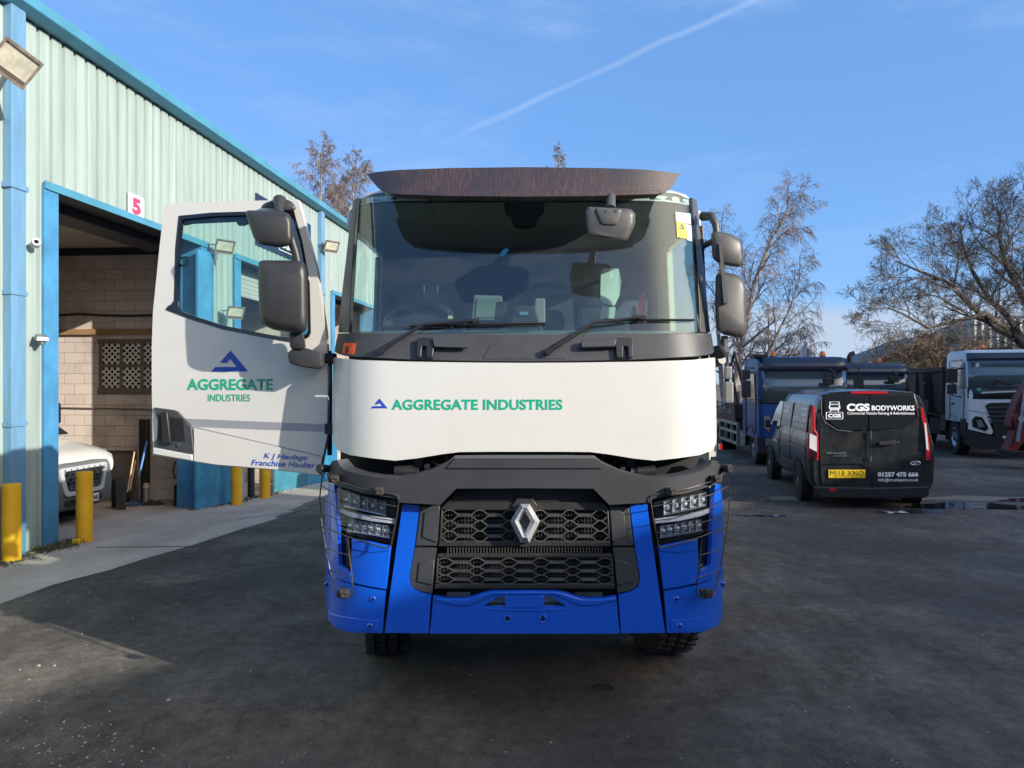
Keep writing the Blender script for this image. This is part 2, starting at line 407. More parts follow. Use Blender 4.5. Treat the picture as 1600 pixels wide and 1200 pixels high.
# small cast-iron cover
def drain_cover():
    c = on_ground(941, 1077)
    t = thing('drain_cover', 'small round grimy metal cover set in the tarmac in front of the truck', 'drain cover', (c.x, c.y, 0))
    m = mat('rusty iron', (.075, .062, .052), .7, metal=.3, col2=(.03, .027, .025), vscale=20, bump=.6, bscale=80, dist=.004)
    mb = MB(); mb.lathe([(.0, .011), (.052, .011), (.056, .007), (.056, .002)], axis='Z', n=24)
    for k in range(8):
        a = k * math.pi / 4; mb.box((math.cos(a) * .032, math.sin(a) * .032, .0125), (.02, .006, .003), Matrix.Rotation(a, 3, 'Z'))
    mb.build('lid', m, t, smooth=30)
    mb = MB(); mb.lathe([(.060, .002), (.061, .012), (.075, .012), (.079, .002)], axis='Z', n=24); mb.build('ring', m, t, smooth=30)
drain_cover()
# loose chippings
def chippings():
    mb = MB(); rnd = random.Random(21)
    for k in range(2200):
        if k < 1700: px = rnd.uniform(0, 1600); py = 790 + 410 * rnd.random() ** .8
        else: px = rnd.uniform(0, 420); py = rnd.uniform(940, 1200)
        p = on_ground(px, py)
        if noise.noise(Vector((p.x * .8, p.y * .8, 3))) < .12 and k % 7: continue
        r = rnd.choice([.0015, .002, .002, .003, .004, .006]) * (1.3 if p.y > 7 else 1)
        if k % 60 == 0: r *= 2.2
        vs = [(p.x + r * rnd.uniform(.6, 1.5) * math.cos(a), p.y + r * rnd.uniform(.6, 1.3) * math.sin(a), p.z + (.0 if i < 5 else r * .7)) for i, a in enumerate([j * 1.257 for j in range(5)] * 2)]
        mb.cur = rnd.choice([0, 1, 1, 1, 1])
        mb.add(vs, [(5, 6, 7, 8, 9)] + [(i, (i + 1) % 5, 5 + (i + 1) % 5, 5 + i) for i in range(5)])
    o = mb.build('loose_chippings', [mat('pale chip', (.52, .49, .45), .6), mat('grey chip', (.36, .33, .30), .7)])
    tag(o, kind='stuff')
chippings()

# ================================================================== warehouse
M_CLAD = mat('pale green cladding', (.36, .445, .42), .42, var=.26, vscale=1.6, stretch=(4, 4, .22), coat=.1)
M_CLADG = mat('cladding seam', (.30, .41, .37), .5, var=.1, vscale=1.2, stretch=(3, 3, .35))
M_TRIM = mat('sky blue trim', (.14, .30, .47), .42, var=.22, vscale=2.2, stretch=(3, 3, .5), coat=.1)
M_GUT = mat('teal gutter', (.075, .27, .40), .42, var=.18, vscale=2)
M_JAMB = mat('bright blue door frame', (.07, .27, .50), .45, var=.3, vscale=2.5)
M_OLDBLUE = mat('faded blue door', (.02, .18, .34), .5, col2=(.05, .26, .44), vscale=2.2, lo=.45, hi=.6)
M_DARKBEAM = mat('dark steel', (.022, .024, .03), .6, var=.3)
wh = thing('warehouse', 'long pale green corrugated warehouse with blue trim and open roller doors', 'building', W(0, 0, 0), 0, world_space=True)
ZR = 6.50; HZ = 4.53
openings = [(s_of(85), s_of(313)), (s_of(373), 10.0), (s_of(521), 15.8), (19.0, 23.2), (26.5, 30.5)]
def ribs(name, s0, s1, z0f, z1):
    """trapezoidal sheeting from s0 to s1 with real ribs"""
    mb = MB(); pitch = .2355; ph = s_of(56.4) % pitch; prof = []
    k0 = math.floor((s0 - ph) / pitch) - 1
    k = k0
    while ph + k * pitch < s1 + pitch:
        b = ph + k * pitch
        for ds, n in ((0, 0), (.008, -.045), (.055, -.045), (.066, 0)):
            prof.append((b + ds, n))
        k += 1
    prof = [(s0, 0.)] + [q for q in prof if s0 + 1e-3 < q[0] < s1 - 1e-3] + [(s1, 0.)]
    zs = []
    for s, n in prof: mb.v.append(tuple(W(s, n, z0f(s)))); mb.v.append(tuple(W(s, n, z1)))
    for i in range(len(prof) - 1): mb.face(2 * i, 2 * i + 2, 2 * i + 3, 2 * i + 1)
    return mb.build(name, M_CLAD, wh, recalc=False)
def zg(s): q = W(s, 0, 0); return G(q.x, q.y) - .05
cur = -9.5
for a, b_ in openings:
    ribs('cladding', cur, a, zg, ZR - .02)
    ribs('cladding', a, b_, lambda s: HZ, ZR - .02)
    cur = b_
ribs('cladding', cur, 36., zg, ZR - .02)
# gutter with its fascia and the roof behind
mb = MB()
gp = [(-.12, ZR + .0), (.10, ZR + .0), (.20, ZR + .06), (.21, ZR + .19), (.18, ZR + .20), (.16, ZR + .18), (.08, ZR + .10), (-.12, ZR + .12)]
for s in (-9.5, 36.):
    for n, z in gp: mb.v.append(tuple(W(s, n, z)))
ng = len(gp)
for i in range(ng): mb.face(i, (i + 1) % ng, ng + (i + 1) % ng, ng + i)
mb.face(*range(ng)); mb.face(*range(ng, 2 * ng)); mb.build('gutter', M_GUT, wh, bev=.01)
mb = MB(); mb.hexa([W(-9.5, -.13, ZR + .0), W(36, -.13, ZR + .02), W(36, -14, ZR + 1.3), W(-9.5, -14, ZR + 1.3)], [W(-9.5, -.13, ZR + .14), W(36, -.13, ZR + .14), W(36, -14, ZR + 1.42), W(-9.5, -14, ZR + 1.42)])
mb.build('roof', M_CLADG, wh)
mb = MB(); mb.hexa([W(-9.5, -.03, -.6), W(-9.5, -14, -.6), W(-9.5, -14, ZR), W(-9.5, -.03, ZR)], [W(-9.3, -.03, -.6), W(-9.3, -14, -.6), W(-9.3, -14, ZR), W(-9.3, -.03, ZR)])
mb.hexa([W(35.8, -.03, -.6), W(35.8, -14, -.6), W(35.8, -14, ZR), W(35.8, -.03, ZR)], [W(36, -.03, -.6), W(36, -14, -.6), W(36, -14, ZR), W(36, -.03, ZR)])
mb.hexa([W(-9.3, -13.8, -.6), W(35.8, -13.8, -.6), W(35.8, -13.8, ZR), W(-9.3, -13.8, ZR)], [W(-9.3, -14, -.6), W(35.8, -14, -.6), W(35.8, -14, ZR), W(-9.3, -14, ZR)])
mb.build('end_wall', M_CLADG, wh)
def wbox(mb, s0, s1, n0, n1, z0, z1): mb.hexa([W(s0, n0, z0), W(s1, n0, z0), W(s1, n1, z0), W(s0, n1, z0)], [W(s0, n0, z1), W(s1, n0, z1), W(s1, n1, z1), W(s0, n1, z1)])
# downpipes in blue box casings
for (s0, s1) in ((s_of(17, .10), s_of(17, .10) + .235), (s_of(502, .10), s_of(502, .10) + .25), (21.5, 21.75)):
    mb = MB(); z0 = zg((s0 + s1) / 2)
    wbox(mb, s0, s1, .002, .11, z0, ZR - .002); dp = mb.build('downpipe', M_TRIM, wh, bev=.008)
    for z in (4.35, 3.1, 1.55, .35):
        mb = MB()
        if z > 4: wbox(mb, s0 - .03, s1 + .03, .0, .125, z, z + .06)
        else: wbox(mb, s0 - .015, s1 + .015, .0, .122, z, z + .05)
        mb.build('pipe_bracket', M_TRIM, dp)
# door frames and what is inside each opening
for i, (a, b_) in enumerate(openings):
    for s0, s1 in ((a - .24, a + .03), (b_ - .03, b_ + .24)):
        mb = MB(); wbox(mb, s0, s1, .004, .035, zg(s0), HZ + .02)
        inn = (a, a + .03) if s0 < a else (b_ - .03, b_)
        wbox(mb, inn[0], inn[1], -.42, .003, zg(s0), HZ + .02); mb.build('door_jamb', M_JAMB, wh)
    mb = MB(); wbox(mb, a - .24, b_ + .24, .036, .055, HZ - .03, HZ + .07); mb.build('door_header_trim', M_GUT, wh)
    mb = MB(); wbox(mb, a + .03, b_ - .03, -.40, -.06, HZ, HZ + .32); wbox(mb, a + .03, b_ - .03, -.95, -.45, HZ - .12, HZ + .42)
    mb.build('shutter_box', M_DARKBEAM, wh)
# bay 5 interior
M_PLY = mat('pale ceiling board', (.50, .44, .36), .8, var=.3, vscale=3, stretch=(.3, 4, 1))
def block_material():
    m = bpy.data.materials.new('painted blockwork'); m.use_nodes = True; nt = m.node_tree; N = nt.nodes; L = nt.links; b = N['Principled BSDF']
    tc = N.new('ShaderNodeTexCoord'); mp = N.new('ShaderNodeMapping'); mp.inputs['Rotation'].default_value = (R(90), 0, 0); L.new(tc.outputs['Object'], mp.inputs[0])
    br = N.new('ShaderNodeTexBrick'); L.new(mp.outputs[0], br.inputs[0]); br.inputs['Scale'].default_value = 1.0
    br.inputs['Brick Width'].default_value = .42; br.inputs['Row Height'].default_value = .205; br.inputs['Mortar Size'].default_value = .008
    br.inputs['Mortar Smooth'].default_value = .6; br.offset = .5
    br.inputs[1].default_value = (.68, .59, .53, 1); br.inputs[2].default_value = (.59, .51, .465, 1); br.inputs[3].default_value = (.42, .34, .29, 1)
    t = N.new('ShaderNodeTexNoise'); L.new(tc.outputs['Object'], t.inputs[0]); t.inputs['Scale'].default_value = 1.3; t.inputs['Detail'].default_value = 8
    mr = N.new('ShaderNodeMapRange'); L.new(t.outputs[0], mr.inputs[0]); mr.inputs[1].default_value = .5; mr.inputs[2].default_value = .75
    mx = N.new('ShaderNodeMix'); mx.data_type = 'RGBA'; mx.blend_type = 'MULTIPLY'; L.new(mr.outputs[0], mx.inputs[0]); L.new(br.outputs[0], mx.inputs[6]); mx.inputs[7].default_value = (.66, .6, .56, 1)
    L.new(mx.outputs[2], b.inputs['Base Color']); b.inputs['Roughness'].default_value = .9
    bp = N.new('ShaderNodeBump'); bp.inputs['Strength'].default_value = .6; bp.inputs['Distance'].default_value = .01; bp.invert = True
    L.new(br.outputs['Fac'], bp.inputs['Height']); L.new(bp.outputs[0], b.inputs['Normal']); return m
M_BLOCK = block_material()
M_RENDER = mat('brown render', (.24, .19, .155), .95, var=.35, vscale=2)
SB = (14.8 - A0.y) / WD.y + .10      # station of the party wall
ZB = -.9
def bw(sx, z, d=0.):      # point on the party wall: metres in from the facade, height
    return W(SB - d, -sx, z)
mb = MB()
zl = {}
def bwall(n0, n1, z0, z1, th=.2): mb.hexa([bw(n0, z0), bw(n1, z0), bw(n1, z1), bw(n0, z1)], [bw(n0, z0, -th), bw(n1, z0, -th), bw(n1, z1, -th), bw(n0, z1, -th)])
w0, w1, wz0, wz1 = 1.05, 3.45, 1.98, 2.90      # lattice window hole
def px_n(px, Y=14.8): return -(((px - CX) / F * Y) - (A0.x + WD.x * SB)) 
w1 = px_n(140); w0 = px_n(250)
wz1 = CH - (530 - HY) / F * 14.8; wz0 = CH - (612 - HY) / F * 14.8
zlow = CH - (706 - HY) / F * 14.8; nlow = px_n(203)
bwall(.05, w0, ZB, 5.6); bwall(w0, w1, wz1, 5.6); bwall(w0, w1, zlow, wz0); bwall(w0, nlow, ZB, zlow); bwall(w1, 11, zlow, 5.6)
pw = mb.build('block_wall', M_BLOCK, wh)
mb = MB(); mb.hexa([bw(nlow, ZB, -.12), bw(11, ZB, -.12), bw(11, zlow, -.12), bw(nlow, zlow, -.12)], [bw(nlow, ZB, -.3), bw(11, ZB, -.3), bw(11, zlow, -.3), bw(nlow, zlow, -.3)])
mb.build('recess_wall', M_RENDER, wh)
# lattice window
M_FRAMEBR = mat('brown window frame', (.19, .155, .135), .8, var=.2)
M_LATT = mat('white lattice', (.80, .76, .70), .7)
mb = MB()
def fbar(n0, n1, z0, z1, d0=.02, d1=-.06): mb.hexa([bw(n0, z0, d0), bw(n1, z0, d0), bw(n1, z1, d0), bw(n0, z1, d0)], [bw(n0, z0, d1), bw(n1, z0, d1), bw(n1, z1, d1), bw(n0, z1, d1)])
fw = .075; cols = 3; cw = (w1 - w0 - fw) / cols; rowsz = [(wz0 + fw, (wz0 + wz1) / 2 - fw / 2 + .02), ((wz0 + wz1) / 2 + fw / 2, wz1 - fw)]
fbar(w0 - .03, w1 + .03, wz1 - fw, wz1 + .02); fbar(w0 - .03, w1 + .03, wz0 - .05, wz0 + fw)
for k in range(cols + 1): fbar(w0 + k * cw, w0 + k * cw + fw, wz0 + fw + .001, wz1 - fw - .001)
fbar(w0 + fw + .001, w1 - fw - .001, (wz0 + wz1) / 2 - fw / 2, (wz0 + wz1) / 2 + fw / 2, .018, -.055)
wf = mb.build('window_frame', M_FRAMEBR, wh)
for k in range(cols):
    a = w0 + k * cw + fw; b_ = w0 + (k + 1) * cw
    for z0, z1 in ((wz0 + fw, (wz0 + wz1) / 2 - fw / 2), ((wz0 + wz1) / 2 + fw / 2, wz1 - fw)):
        mb = MB(); h = z1 - z0; wd = b_ - a; step = wd / 3.0
        for dr in (1, -1):
            q = -h
            t0 = -h - step * .5
            while t0 < wd:
                # diagonal of slope 1 (or -1), clipped to the pane
                t0 += step
                xs0 = max(t0, 0); xs1 = min(t0 + h, wd)
                if xs1 - xs0 < .03: continue
                za = xs0 - t0; zb = xs1 - t0
                if dr == -1: za, zb = h - za, h - zb
                mb.tube([bw(a + xs0, z0 + za, .012), bw(a + xs1, z0 + zb, .012)], .017, 4)
        mb.build('lattice', M_LATT, wf)
mb = MB(); mb.hexa([bw(w0, wz0, -.12), bw(w1, wz0, -.12), bw(w1, wz1, -.12), bw(w0, wz1, -.12)], [bw(w0, wz0, -.14), bw(w1, wz0, -.14), bw(w1, wz1, -.14), bw(w0, wz1, -.14)])
for k in range(40):
    n_ = w0 + (w1 - w0) * k / 40; mb.hexa([bw(n_, wz0, -.09), bw(n_ + .02, wz0, -.09), bw(n_ + .02, wz1, -.09), bw(n_, wz1, -.09)], [bw(n_, wz0, -.119), bw(n_ + .02, wz0, -.119), bw(n_ + .02, wz1, -.119), bw(n_, wz1, -.119)])
mb.build('louvre_panel', M_DARKBEAM, wf)
# timber rail and pipes on the block wall
M_TIMB = mat('timber', (.40, .24, .12), .75, var=.3, vscale=4, stretch=(1, 1, 8))
mb = MB(); mb.hexa([bw(.05, 3.02, .06), bw(11, 3.02, .06), bw(11, 3.13, .06), bw(.05, 3.13, .06)], [bw(.05, 3.02, .001), bw(11, 3.02, .001), bw(11, 3.13, .001), bw(.05, 3.13, .001)]); mb.build('timber_rail', M_TIMB, wh)
mb = MB(); mb.tube([bw(.1 + .5 * k, 3.42 + .04 * math.sin(k * 1.3) - (.03 if 4 < k < 9 else 0), .05) for k in range(22)], .022, 6); mb.build('cable_pipe', M_DARKBEAM, wh)
mb = MB(); mb.tube([bw(.1 + .5 * k, 1.53 + .008 * k, .03) for k in range(22)], .012, 6); mb.build('cable_pipe', M_FRAMEBR, wh)
# dark inner walls and ceiling
mb = MB()
mb.hexa([W(-.6 + .8, -11, ZB), W(SB - .01, -11, ZB), W(SB - .01, -11, 5.7), W(.2, -11, 5.7)], [W(.2, -11.2, ZB), W(SB - .01, -11.2, ZB), W(SB - .01, -11.2, 5.7), W(.2, -11.2, 5.7)])
mb.build('back_wall', M_BLOCK, wh)
mb = MB(); mb.hexa([W(.2, -.5, 5.60), W(SB, -.5, 5.60), W(SB, -11.2, 5.60), W(.2, -11.2, 5.60)], [W(.2, -.5, 5.75), W(SB, -.5, 5.75), W(SB, -11.2, 5.75), W(.2, -11.2, 5.75)]); mb.build('ceiling', M_PLY, wh)
mb = MB(); wbox(mb, .19, .2 + .2, -11.2, -.5, ZB, 5.7); mb.build('side_wall', M_BLOCK, wh)
# mezzanine soffit seen lit under the header
mb = MB()
mb.hexa([bw(1.2, 4.72, 2.3), bw(11, 4.72, 2.3), bw(11, 4.72, .01), bw(1.2, 4.72, .01)], [bw(1.2, 4.9, 2.3), bw(11, 4.9, 2.3), bw(11, 4.9, .01), bw(1.2, 4.9, .01)])
mb.build('loft_floor', M_PLY, wh)
mb = MB(); mb.hexa([bw(.3, 4.58, .10), bw(11, 4.58, .10), bw(11, 4.718, .10), bw(.3, 4.718, .10)], [bw(.3, 4.58, .012), bw(11, 4.58, .012), bw(11, 4.718, .012), bw(.3, 4.718, .012)]); mb.build('steel_beam', M_DARKBEAM, wh)
# other bays: pale closed shutter set back
M_SHUT = mat('grey roller shutter', (.40, .42, .40), .5, var=.15, vscale=2)
def shutter(i, drop):
    a, b_ = openings[i]; mb = MB(); z = HZ - .02; z1 = zg(a) if drop is None else drop
    while z > z1:
        wbox(mb, a + .03, b_ - .03, -.36, -.33, z - .075, z); wbox(mb, a + .03, b_ - .03, -.355, -.34, z - .09, z - .0751); z -= .09
    mb.build('roller_shutter', M_SHUT, wh)
mb = MB()
for i in (1, 2, 3, 4):
    a, b_ = openings[i]
    wbox(mb, a - .2, b_ + .2, -9.2, -9., ZB, 5.0); (wbox(mb, a - .4, a - .2, -9.2, -.5, ZB, 5.0) if i > 1 else None); wbox(mb, b_ + .2, b_ + .4, -9.2, -.5, ZB, 5.0)
mb.build('inner_wall', M_BLOCK, wh)
shutter(1, 3.9)
# blue hinged door leaf folded beside bay 5 and dark teal base panels
mb = MB()
la = s_of(298); 
leaf = [(s_of(304), .06), (s_of(318), .13), (s_of(330), .05)]
z_t = CH + (600 - 392) / F * 13.6
for i in range(2):
    (sa, na), (sb, nb) = leaf[i], leaf[i + 1]; z0 = zg(sa) + .06
    mb.hexa([W(sa, na, z0), W(sb, nb, z0), W(sb, nb, z_t), W(sa, na, z_t)], [W(sa, na - .04, z0), W(sb, nb - .04, z0), W(sb, nb - .04, z_t), W(sa, na - .04, z_t)])
mb.build('door_leaf', M_JAMB, wh)
mb = MB(); sa, sb = s_of(294), s_of(356)
wbox(mb, sa, sb, .10, .16, G(-5.4, 13.8) - .1, CH - (715 - 600) / F * 13.4); mb.build('base_panel', M_OLDBLUE, wh, bev=.01)
mb = MB(); wbox(mb, s_of(357), s_of(369), .06, .17, -.3, 1.2); mb.build('base_post', mat('peeling blue paint', (.10, .40, .62), .6, col2=(.42, .44, .44), vscale=7, lo=.5, hi=.56), wh, bev=.01)
mb = MB(); wbox(mb, s_of(421), s_of(470), .07, .13, -.6, CH - (690 - 600) / F * 18); mb.build('base_panel', mat('teal base sheet', (.05, .22, .30), .5, var=.3), wh, bev=.01)
mb = MB(); wbox(mb, s_of(472), s_of(520), .07, .13, -.8, CH - (690 - 600) / F * 20); mb.build('base_panel', M_OLDBLUE, wh, bev=.01)
mb = MB(); wbox(mb, s_of(383), s_of(389), .05, .12, -.5, 1.4); mb.build('base_post', M_DARKBEAM, wh)

# number sign above bay 5
def sign5():
    s0, s1 = s_of(204, .05), s_of(228, .05); Yc = 11.9
    t = thing('bay_number_sign', 'white sign with a large red numeral 5 above the open warehouse bay', 'sign', W((s0 + s1) / 2, .05, 5.1), 0, world_space=True)
    z1 = CH + (600 - 300) / F * (A0.y + WD.y * s0); z0 = CH + (600 - 336) / F * (A0.y + WD.y * s0) 
    mb = MB(); wbox(mb, s0, s1, .004, .02, z0, z1); mb.build('sign_board', mat('white sign sheet', (.74, .72, .72), .4), t)
    h = z1 - z0
    text('numeral', '5', lambda u, v: W(s0 + (s1 - s0) * u, .024, z0 + h * v), (.22, .86, .78, .14), mat('faded red', (.62, .05, .12), .5), t, bold=.06)
sign5()
# dark company sign board with a white truck mark
def logo_truck(fn, name, m, parent, word='CGS'):
    """front-of-truck mark: fn maps unit box (u right, v up)"""
    mb = MB()
    def poly(pts): 
        n = len(mb.v); mb.v += [tuple(fn(*p)) for p in pts]; mb.f.append(tuple(range(n, n + len(pts)))); mb.mi.append(0)
    def ring(pts, w):
        cx = sum(p[0] for p in pts) / len(pts); cy = sum(p[1] for p in pts) / len(pts)
        inn = [(cx + (x - cx) * (1 - w), cy + (y - cy) * (1 - w * 1.2)) for x, y in pts]
        for i in range(len(pts)):
            j = (i + 1) % len(pts); poly([pts[i], pts[j], inn[j], inn[i]])
    for a, b_ in ((.0, .10), (.30, .36), (.56, .62)): pass
    ring([(.22, .98), (.78, .98), (.80, .84), (.20, .84)], .22)
    ring([(.20, .82), (.80, .82), (.84, .64), (.16, .64)], .22)
    poly([(.18, .62), (.84, .62), (.82, .57), (.20, .57)]); poly([(.30, .55), (.70, .55), (.70, .50), (.30, .50)])
    poly([(.24, .56), (.30, .56), (.30, .42), (.24, .42)]); poly([(.70, .56), (.76, .56), (.76, .42), (.70, .42)])
    ring(roundpoly([(.0, .40), (1., .40), (1., .0), (.0, .0)], .06), .09)
    o = mb.build(name, m, parent)
    text('logo_letters', word, fn, (.12, .31, .88, .09), m, o, bold=.05)
    return o
def company_board():
    s0, s1 = s_of(402, .05), s_of(487, .05); z0, z1 = 4.95, 6.02
    t = thing('company_sign_board', 'dark navy sign board with a white truck emblem high on the warehouse wall', 'sign', W(s0, .05, z0), 0, world_space=True)
    mb = MB(); wbox(mb, s0, s1, .004, .03, z0, z1); mb.build('sign_board', mat('navy sign sheet', (.018, .025, .06), .4), t)
    sm = s0 + (s1 - s0) * .36
    logo_truck(lambda u, v: W(sm + u * .95, .036, z0 + .10 + v * .85), 'truck_emblem', M_WHITET, t)
company_board()

# floodlights: one kind, built once and copied
def floodlight():
    t = thing('floodlight', 'large square floodlight with cracked frosted glass beside the blue downpipe', 'floodlight', group='floodlights on the warehouse wall')
    mb = MB(); mb.hexa([(-.20, -.05, -.15), (.20, -.05, -.15), (.20, -.05, .15), (-.20, -.05, .15)], [(-.11, .11, -.08), (.11, .11, -.08), (.11, .11, .08), (-.11, .11, .08)])
    mh = mat('weathered lamp housing', (.16, .13, .10), .55, metal=.3, col2=(.30, .27, .23), vscale=14, bump=.4, bscale=60, dist=.004)
    mb.build('housing', mh, t, bev=.012)
    mb = MB()
    for c, sz in (((0, -.065, .14), (.42, .03, .025)), ((0, -.065, -.14), (.42, .03, .025)), ((-.198, -.065, 0), (.025, .03, .255)), ((.198, -.065, 0), (.025, .03, .255))): mb.box(c, sz)
    mb.build('rim_frame', mh, t)
    mb = MB(); mb.box((0, -.056, .02), (.37, .008, .215)); mb.build('glass', mat('dusty frosted glass', (.56, .54, .44), .35, col2=(.36, .35, .30), vscale=9), t)
    mb = MB(); mb.box((0, -.058, -.112), (.37, .012, .045)); mb.build('lower_strip', mat('dark strip', (.09, .07, .06), .7), t)
    mb = MB()
    mb.tube([(-.215, 0, 0), (-.235, .08, -.03), (-.235, .20, -.06)], .012, 6); mb.tube([(.215, 0, 0), (.235, .08, -.03), (.235, .20, -.06)], .012, 6); mb.tube([(-.235, .20, -.06), (.235, .20, -.06)], .012, 6)
    mb.tube([(0, .20, -.06), (0, .30, -.06)], .016, 6)
    mb.build('bracket', M_GALV, t)
    return t
fl = floodlight()
def place(o, loc, rot): o.location = loc; o.rotation_euler = rot
wallrot = math.atan2(WN.x, -WN.y)      # turns local -Y to the wall normal
place(fl, P(22, 97, 7.9), (R(30), R(30), R(38))); fl.rotation_mode = 'YXZ'; fl.scale = (.92, 1, 1.15)
for px, py, n, sc, rx, lab in ((349, 384, .30, .85, 26, 'floodlight seen through the open truck door window, upper of the two'), (366, 487, .30, .80, 26, 'floodlight seen through the open truck door window, lower of the two'), (516, 384, .30, 1.0, 26, 'floodlight beside the second blue downpipe, near the truck cab')):
    f2 = copy_tree(fl); f2.rotation_mode = 'XYZ'; f2['label'] = lab; s = s_of(px, n); q = W(s, n, 0); f2.scale = (sc,) * 3
    place(f2, (q.x, q.y, CH - (py - 600) / F * q.y), (R(rx), 0, R(50)))
# bracket arm for the nearest floodlight
mb = MB(); a = P(14, 108, 8.05); mb.tube([a, (a.x - .35, a.y + .3, a.z - .15), W(s_of(2), .0, a.z - .2)], .03, 6); o = mb.build('wall_arm', M_GALV)
o.parent = fl
def fix_parent(o, par):
    bpy.context.view_layer.update(); o.matrix_parent_inverse = par.matrix_world.inverted()
fix_parent(o, fl)
def cctv():
    s = s_of(54, .1); q = W(s, .12, 0); loc = Vector((q.x, q.y, CH - (380 - 600) / F * q.y))
    t = thing('security_camera', 'small white dome security camera on the cladding left of the open bay', 'camera', loc)
    mb = MB(); mb.lathe([(.0, -.07), (.045, -.07), (.055, -.03), (.055, .03), (.03, .05), (0, .05)], axis='Y', n=16); mb.build('housing', M_WHITET, t, smooth=40)
    mb = MB(); mb.lathe([(.0, -.085), (.02, -.083), (.03, -.068)], axis='Y', n=12); mb.build('lens', M_GLOSSBLK, t, smooth=60)
    mb = MB(); mb.cyl((0, .04, 0), (-.10, .10, .0), .018, 8); mb.build('mount', M_WHITET, t); t.rotation_euler = (R(-8), 0, R(35))
cctv()
def small_lamp():
    s = s_of(60, .1); q = W(s, .14, 0); loc = Vector((q.x, q.y, CH - (533 - 600) / F * q.y))
    t = thing('wall_lamp', 'small grey bulkhead sensor lamp on the cladding beside the blue door frame', 'lamp', loc, R(40))
    mb = MB(); mb.hexa([(-.07, -.09, .0), (.07, -.09, .0), (.07, .06, .02), (-.07, .06, .02)], [(-.06, -.08, .05), (.06, -.08, .05), (.06, .06, .09), (-.06, .06, .09)]); mb.build('hood', M_GALV, t, bev=.006)
    mb = MB(); mb.lathe([(0, -.055), (.03, -.045), (.04, -.01), (.04, .01)], (0, -.02, .0), 'Z', 12); mb.build('sensor', M_GALV, t, smooth=50)
    mb = MB(); mb.cyl((0, .05, .05), (-.03, .16, .05), .015, 8); mb.build('mount', M_GALV, t)
small_lamp()

# bollards
M_YEL = mat('yellow bollard paint', (.84, .46, .015), .5, col2=(.70, .36, .01), vscale=3, bump=.2, bscale=15, dist=.004)
def bollard():
    t = thing('bollard', 'x', 'bollard', group='yellow bollards along the warehouse')
    mb = MB(); mb.lathe([(0, .90), (.092, .90), (.10, .892), (.10, -.1)], axis='Z', n=28); mb.build('post', M_YEL, t, smooth=40)
    mb = MB(); mb.lathe([(0, .9035), (.088, .9035), (.088, .9005)], axis='Z', n=28); mb.build('cap', mat('faded yellow cap', (.66, .42, .05), .6, var=.2), t, smooth=40)
    return t
bo = bollard()
bl = ['yellow bollard at the far left beside the blue downpipe', 'yellow bollard standing in front of the white van', 'yellow bollard under the door, beside the peeling blue post', 'leaning yellow bollard farthest along the wall, behind the truck door']
for i, (px, py, hpx, tilt) in enumerate(((18, 876, 120, 0), (132, 846, 109, 0), (370, 789, 0, -1), (414, 778, 0, -3))):
    o = bo if i == 0 else copy_tree(bo); p = on_ground(px, py); o['label'] = bl[i]
    sc = hpx / F * p.y / .90 if hpx else 1.15; o.location = p; o.scale = (1, 1, sc); o.rotation_euler = (0, R(tilt), R(40 * i))
mb = MB(); p = on_ground(126, 848); mb.box((p.x - .01, p.y - .085, p.z + .03), (.09, .03, .07)); o = mb.build('marker_block', mat('bright yellow', (.75, .50, .02), .5), bev=.005); tag(o, 'small yellow block at the foot of a yellow bollard', 'block')

# weeds and grit along the wall foot
def weeds():
    mb = MB(); rnd = random.Random(5)
    for k in range(1500):
        s = rnd.choice([rnd.uniform(-.7, .75), rnd.uniform(4.6, 7.5), rnd.uniform(-2, .75)]); n = abs(rnd.gauss(.05, .16)) if s < 1 else abs(rnd.gauss(.12, .1))
        q = W(s, n + .03, 0); z = G(q.x, q.y)
        h = rnd.uniform(.015, .06) * (1.3 if s > 0.1 and s < 1 else .8); a = rnd.uniform(0, 6.28); w = rnd.uniform(.003, .008)
        tip = (q.x + math.cos(a) * h * .6, q.y + math.sin(a) * h * .6, z + h)
        mb.add([(q.x - w, q.y, z), (q.x + w, q.y, z), tip], [(0, 1, 2)])
    o = mb.build('wall_foot_grass', mat('dull grass', (.085, .10, .03), .8, col2=(.14, .12, .06), vscale=12), recalc=False); tag(o, kind='stuff')
    mb = MB()
    for k in range(900):
        s = rnd.uniform(-4, .8) if k % 2 else rnd.uniform(3.9, 8); q = W(s, abs(rnd.gauss(.03, .12)) + .02, 0); z = G(q.x, q.y); r = rnd.uniform(.006, .022)
        vs = [(q.x + r * rnd.uniform(.6, 1.4) * math.cos(a), q.y + r * math.sin(a), z + (0 if i < 4 else r)) for i, a in enumerate([j * 1.571 for j in range(4)] * 2)]
        mb.cur = rnd.choice([0, 0, 0, 1]); mb.add(vs, [(4, 5, 6, 7)] + [(i, (i + 1) % 4, 4 + (i + 1) % 4, 4 + i) for i in range(4)])
    o = mb.build('wall_foot_rubble', [mat('dark rubble', (.07, .06, .05), .9), mat('pale rubble', (.40, .38, .35), .9)]); tag(o, kind='stuff')
    pts = []
    for k in range(21): s = -2.2 + k * .15; pts.append(tuple(W(s, .20 + .12 * math.sin(k * 1.7) * math.sin(k * .6) + (.10 if s > 0 else 0), 0)[:2]))
    for k in range(20, -1, -1): pts.append(tuple(W(-2.2 + k * .15, .0, 0)[:2]))
    sheet('soil', pts, mat('mossy soil', (.06, .055, .035), .95, col2=(.07, .085, .03), vscale=5, bump=.8, bscale=50, dist=.02), .010)
weeds()

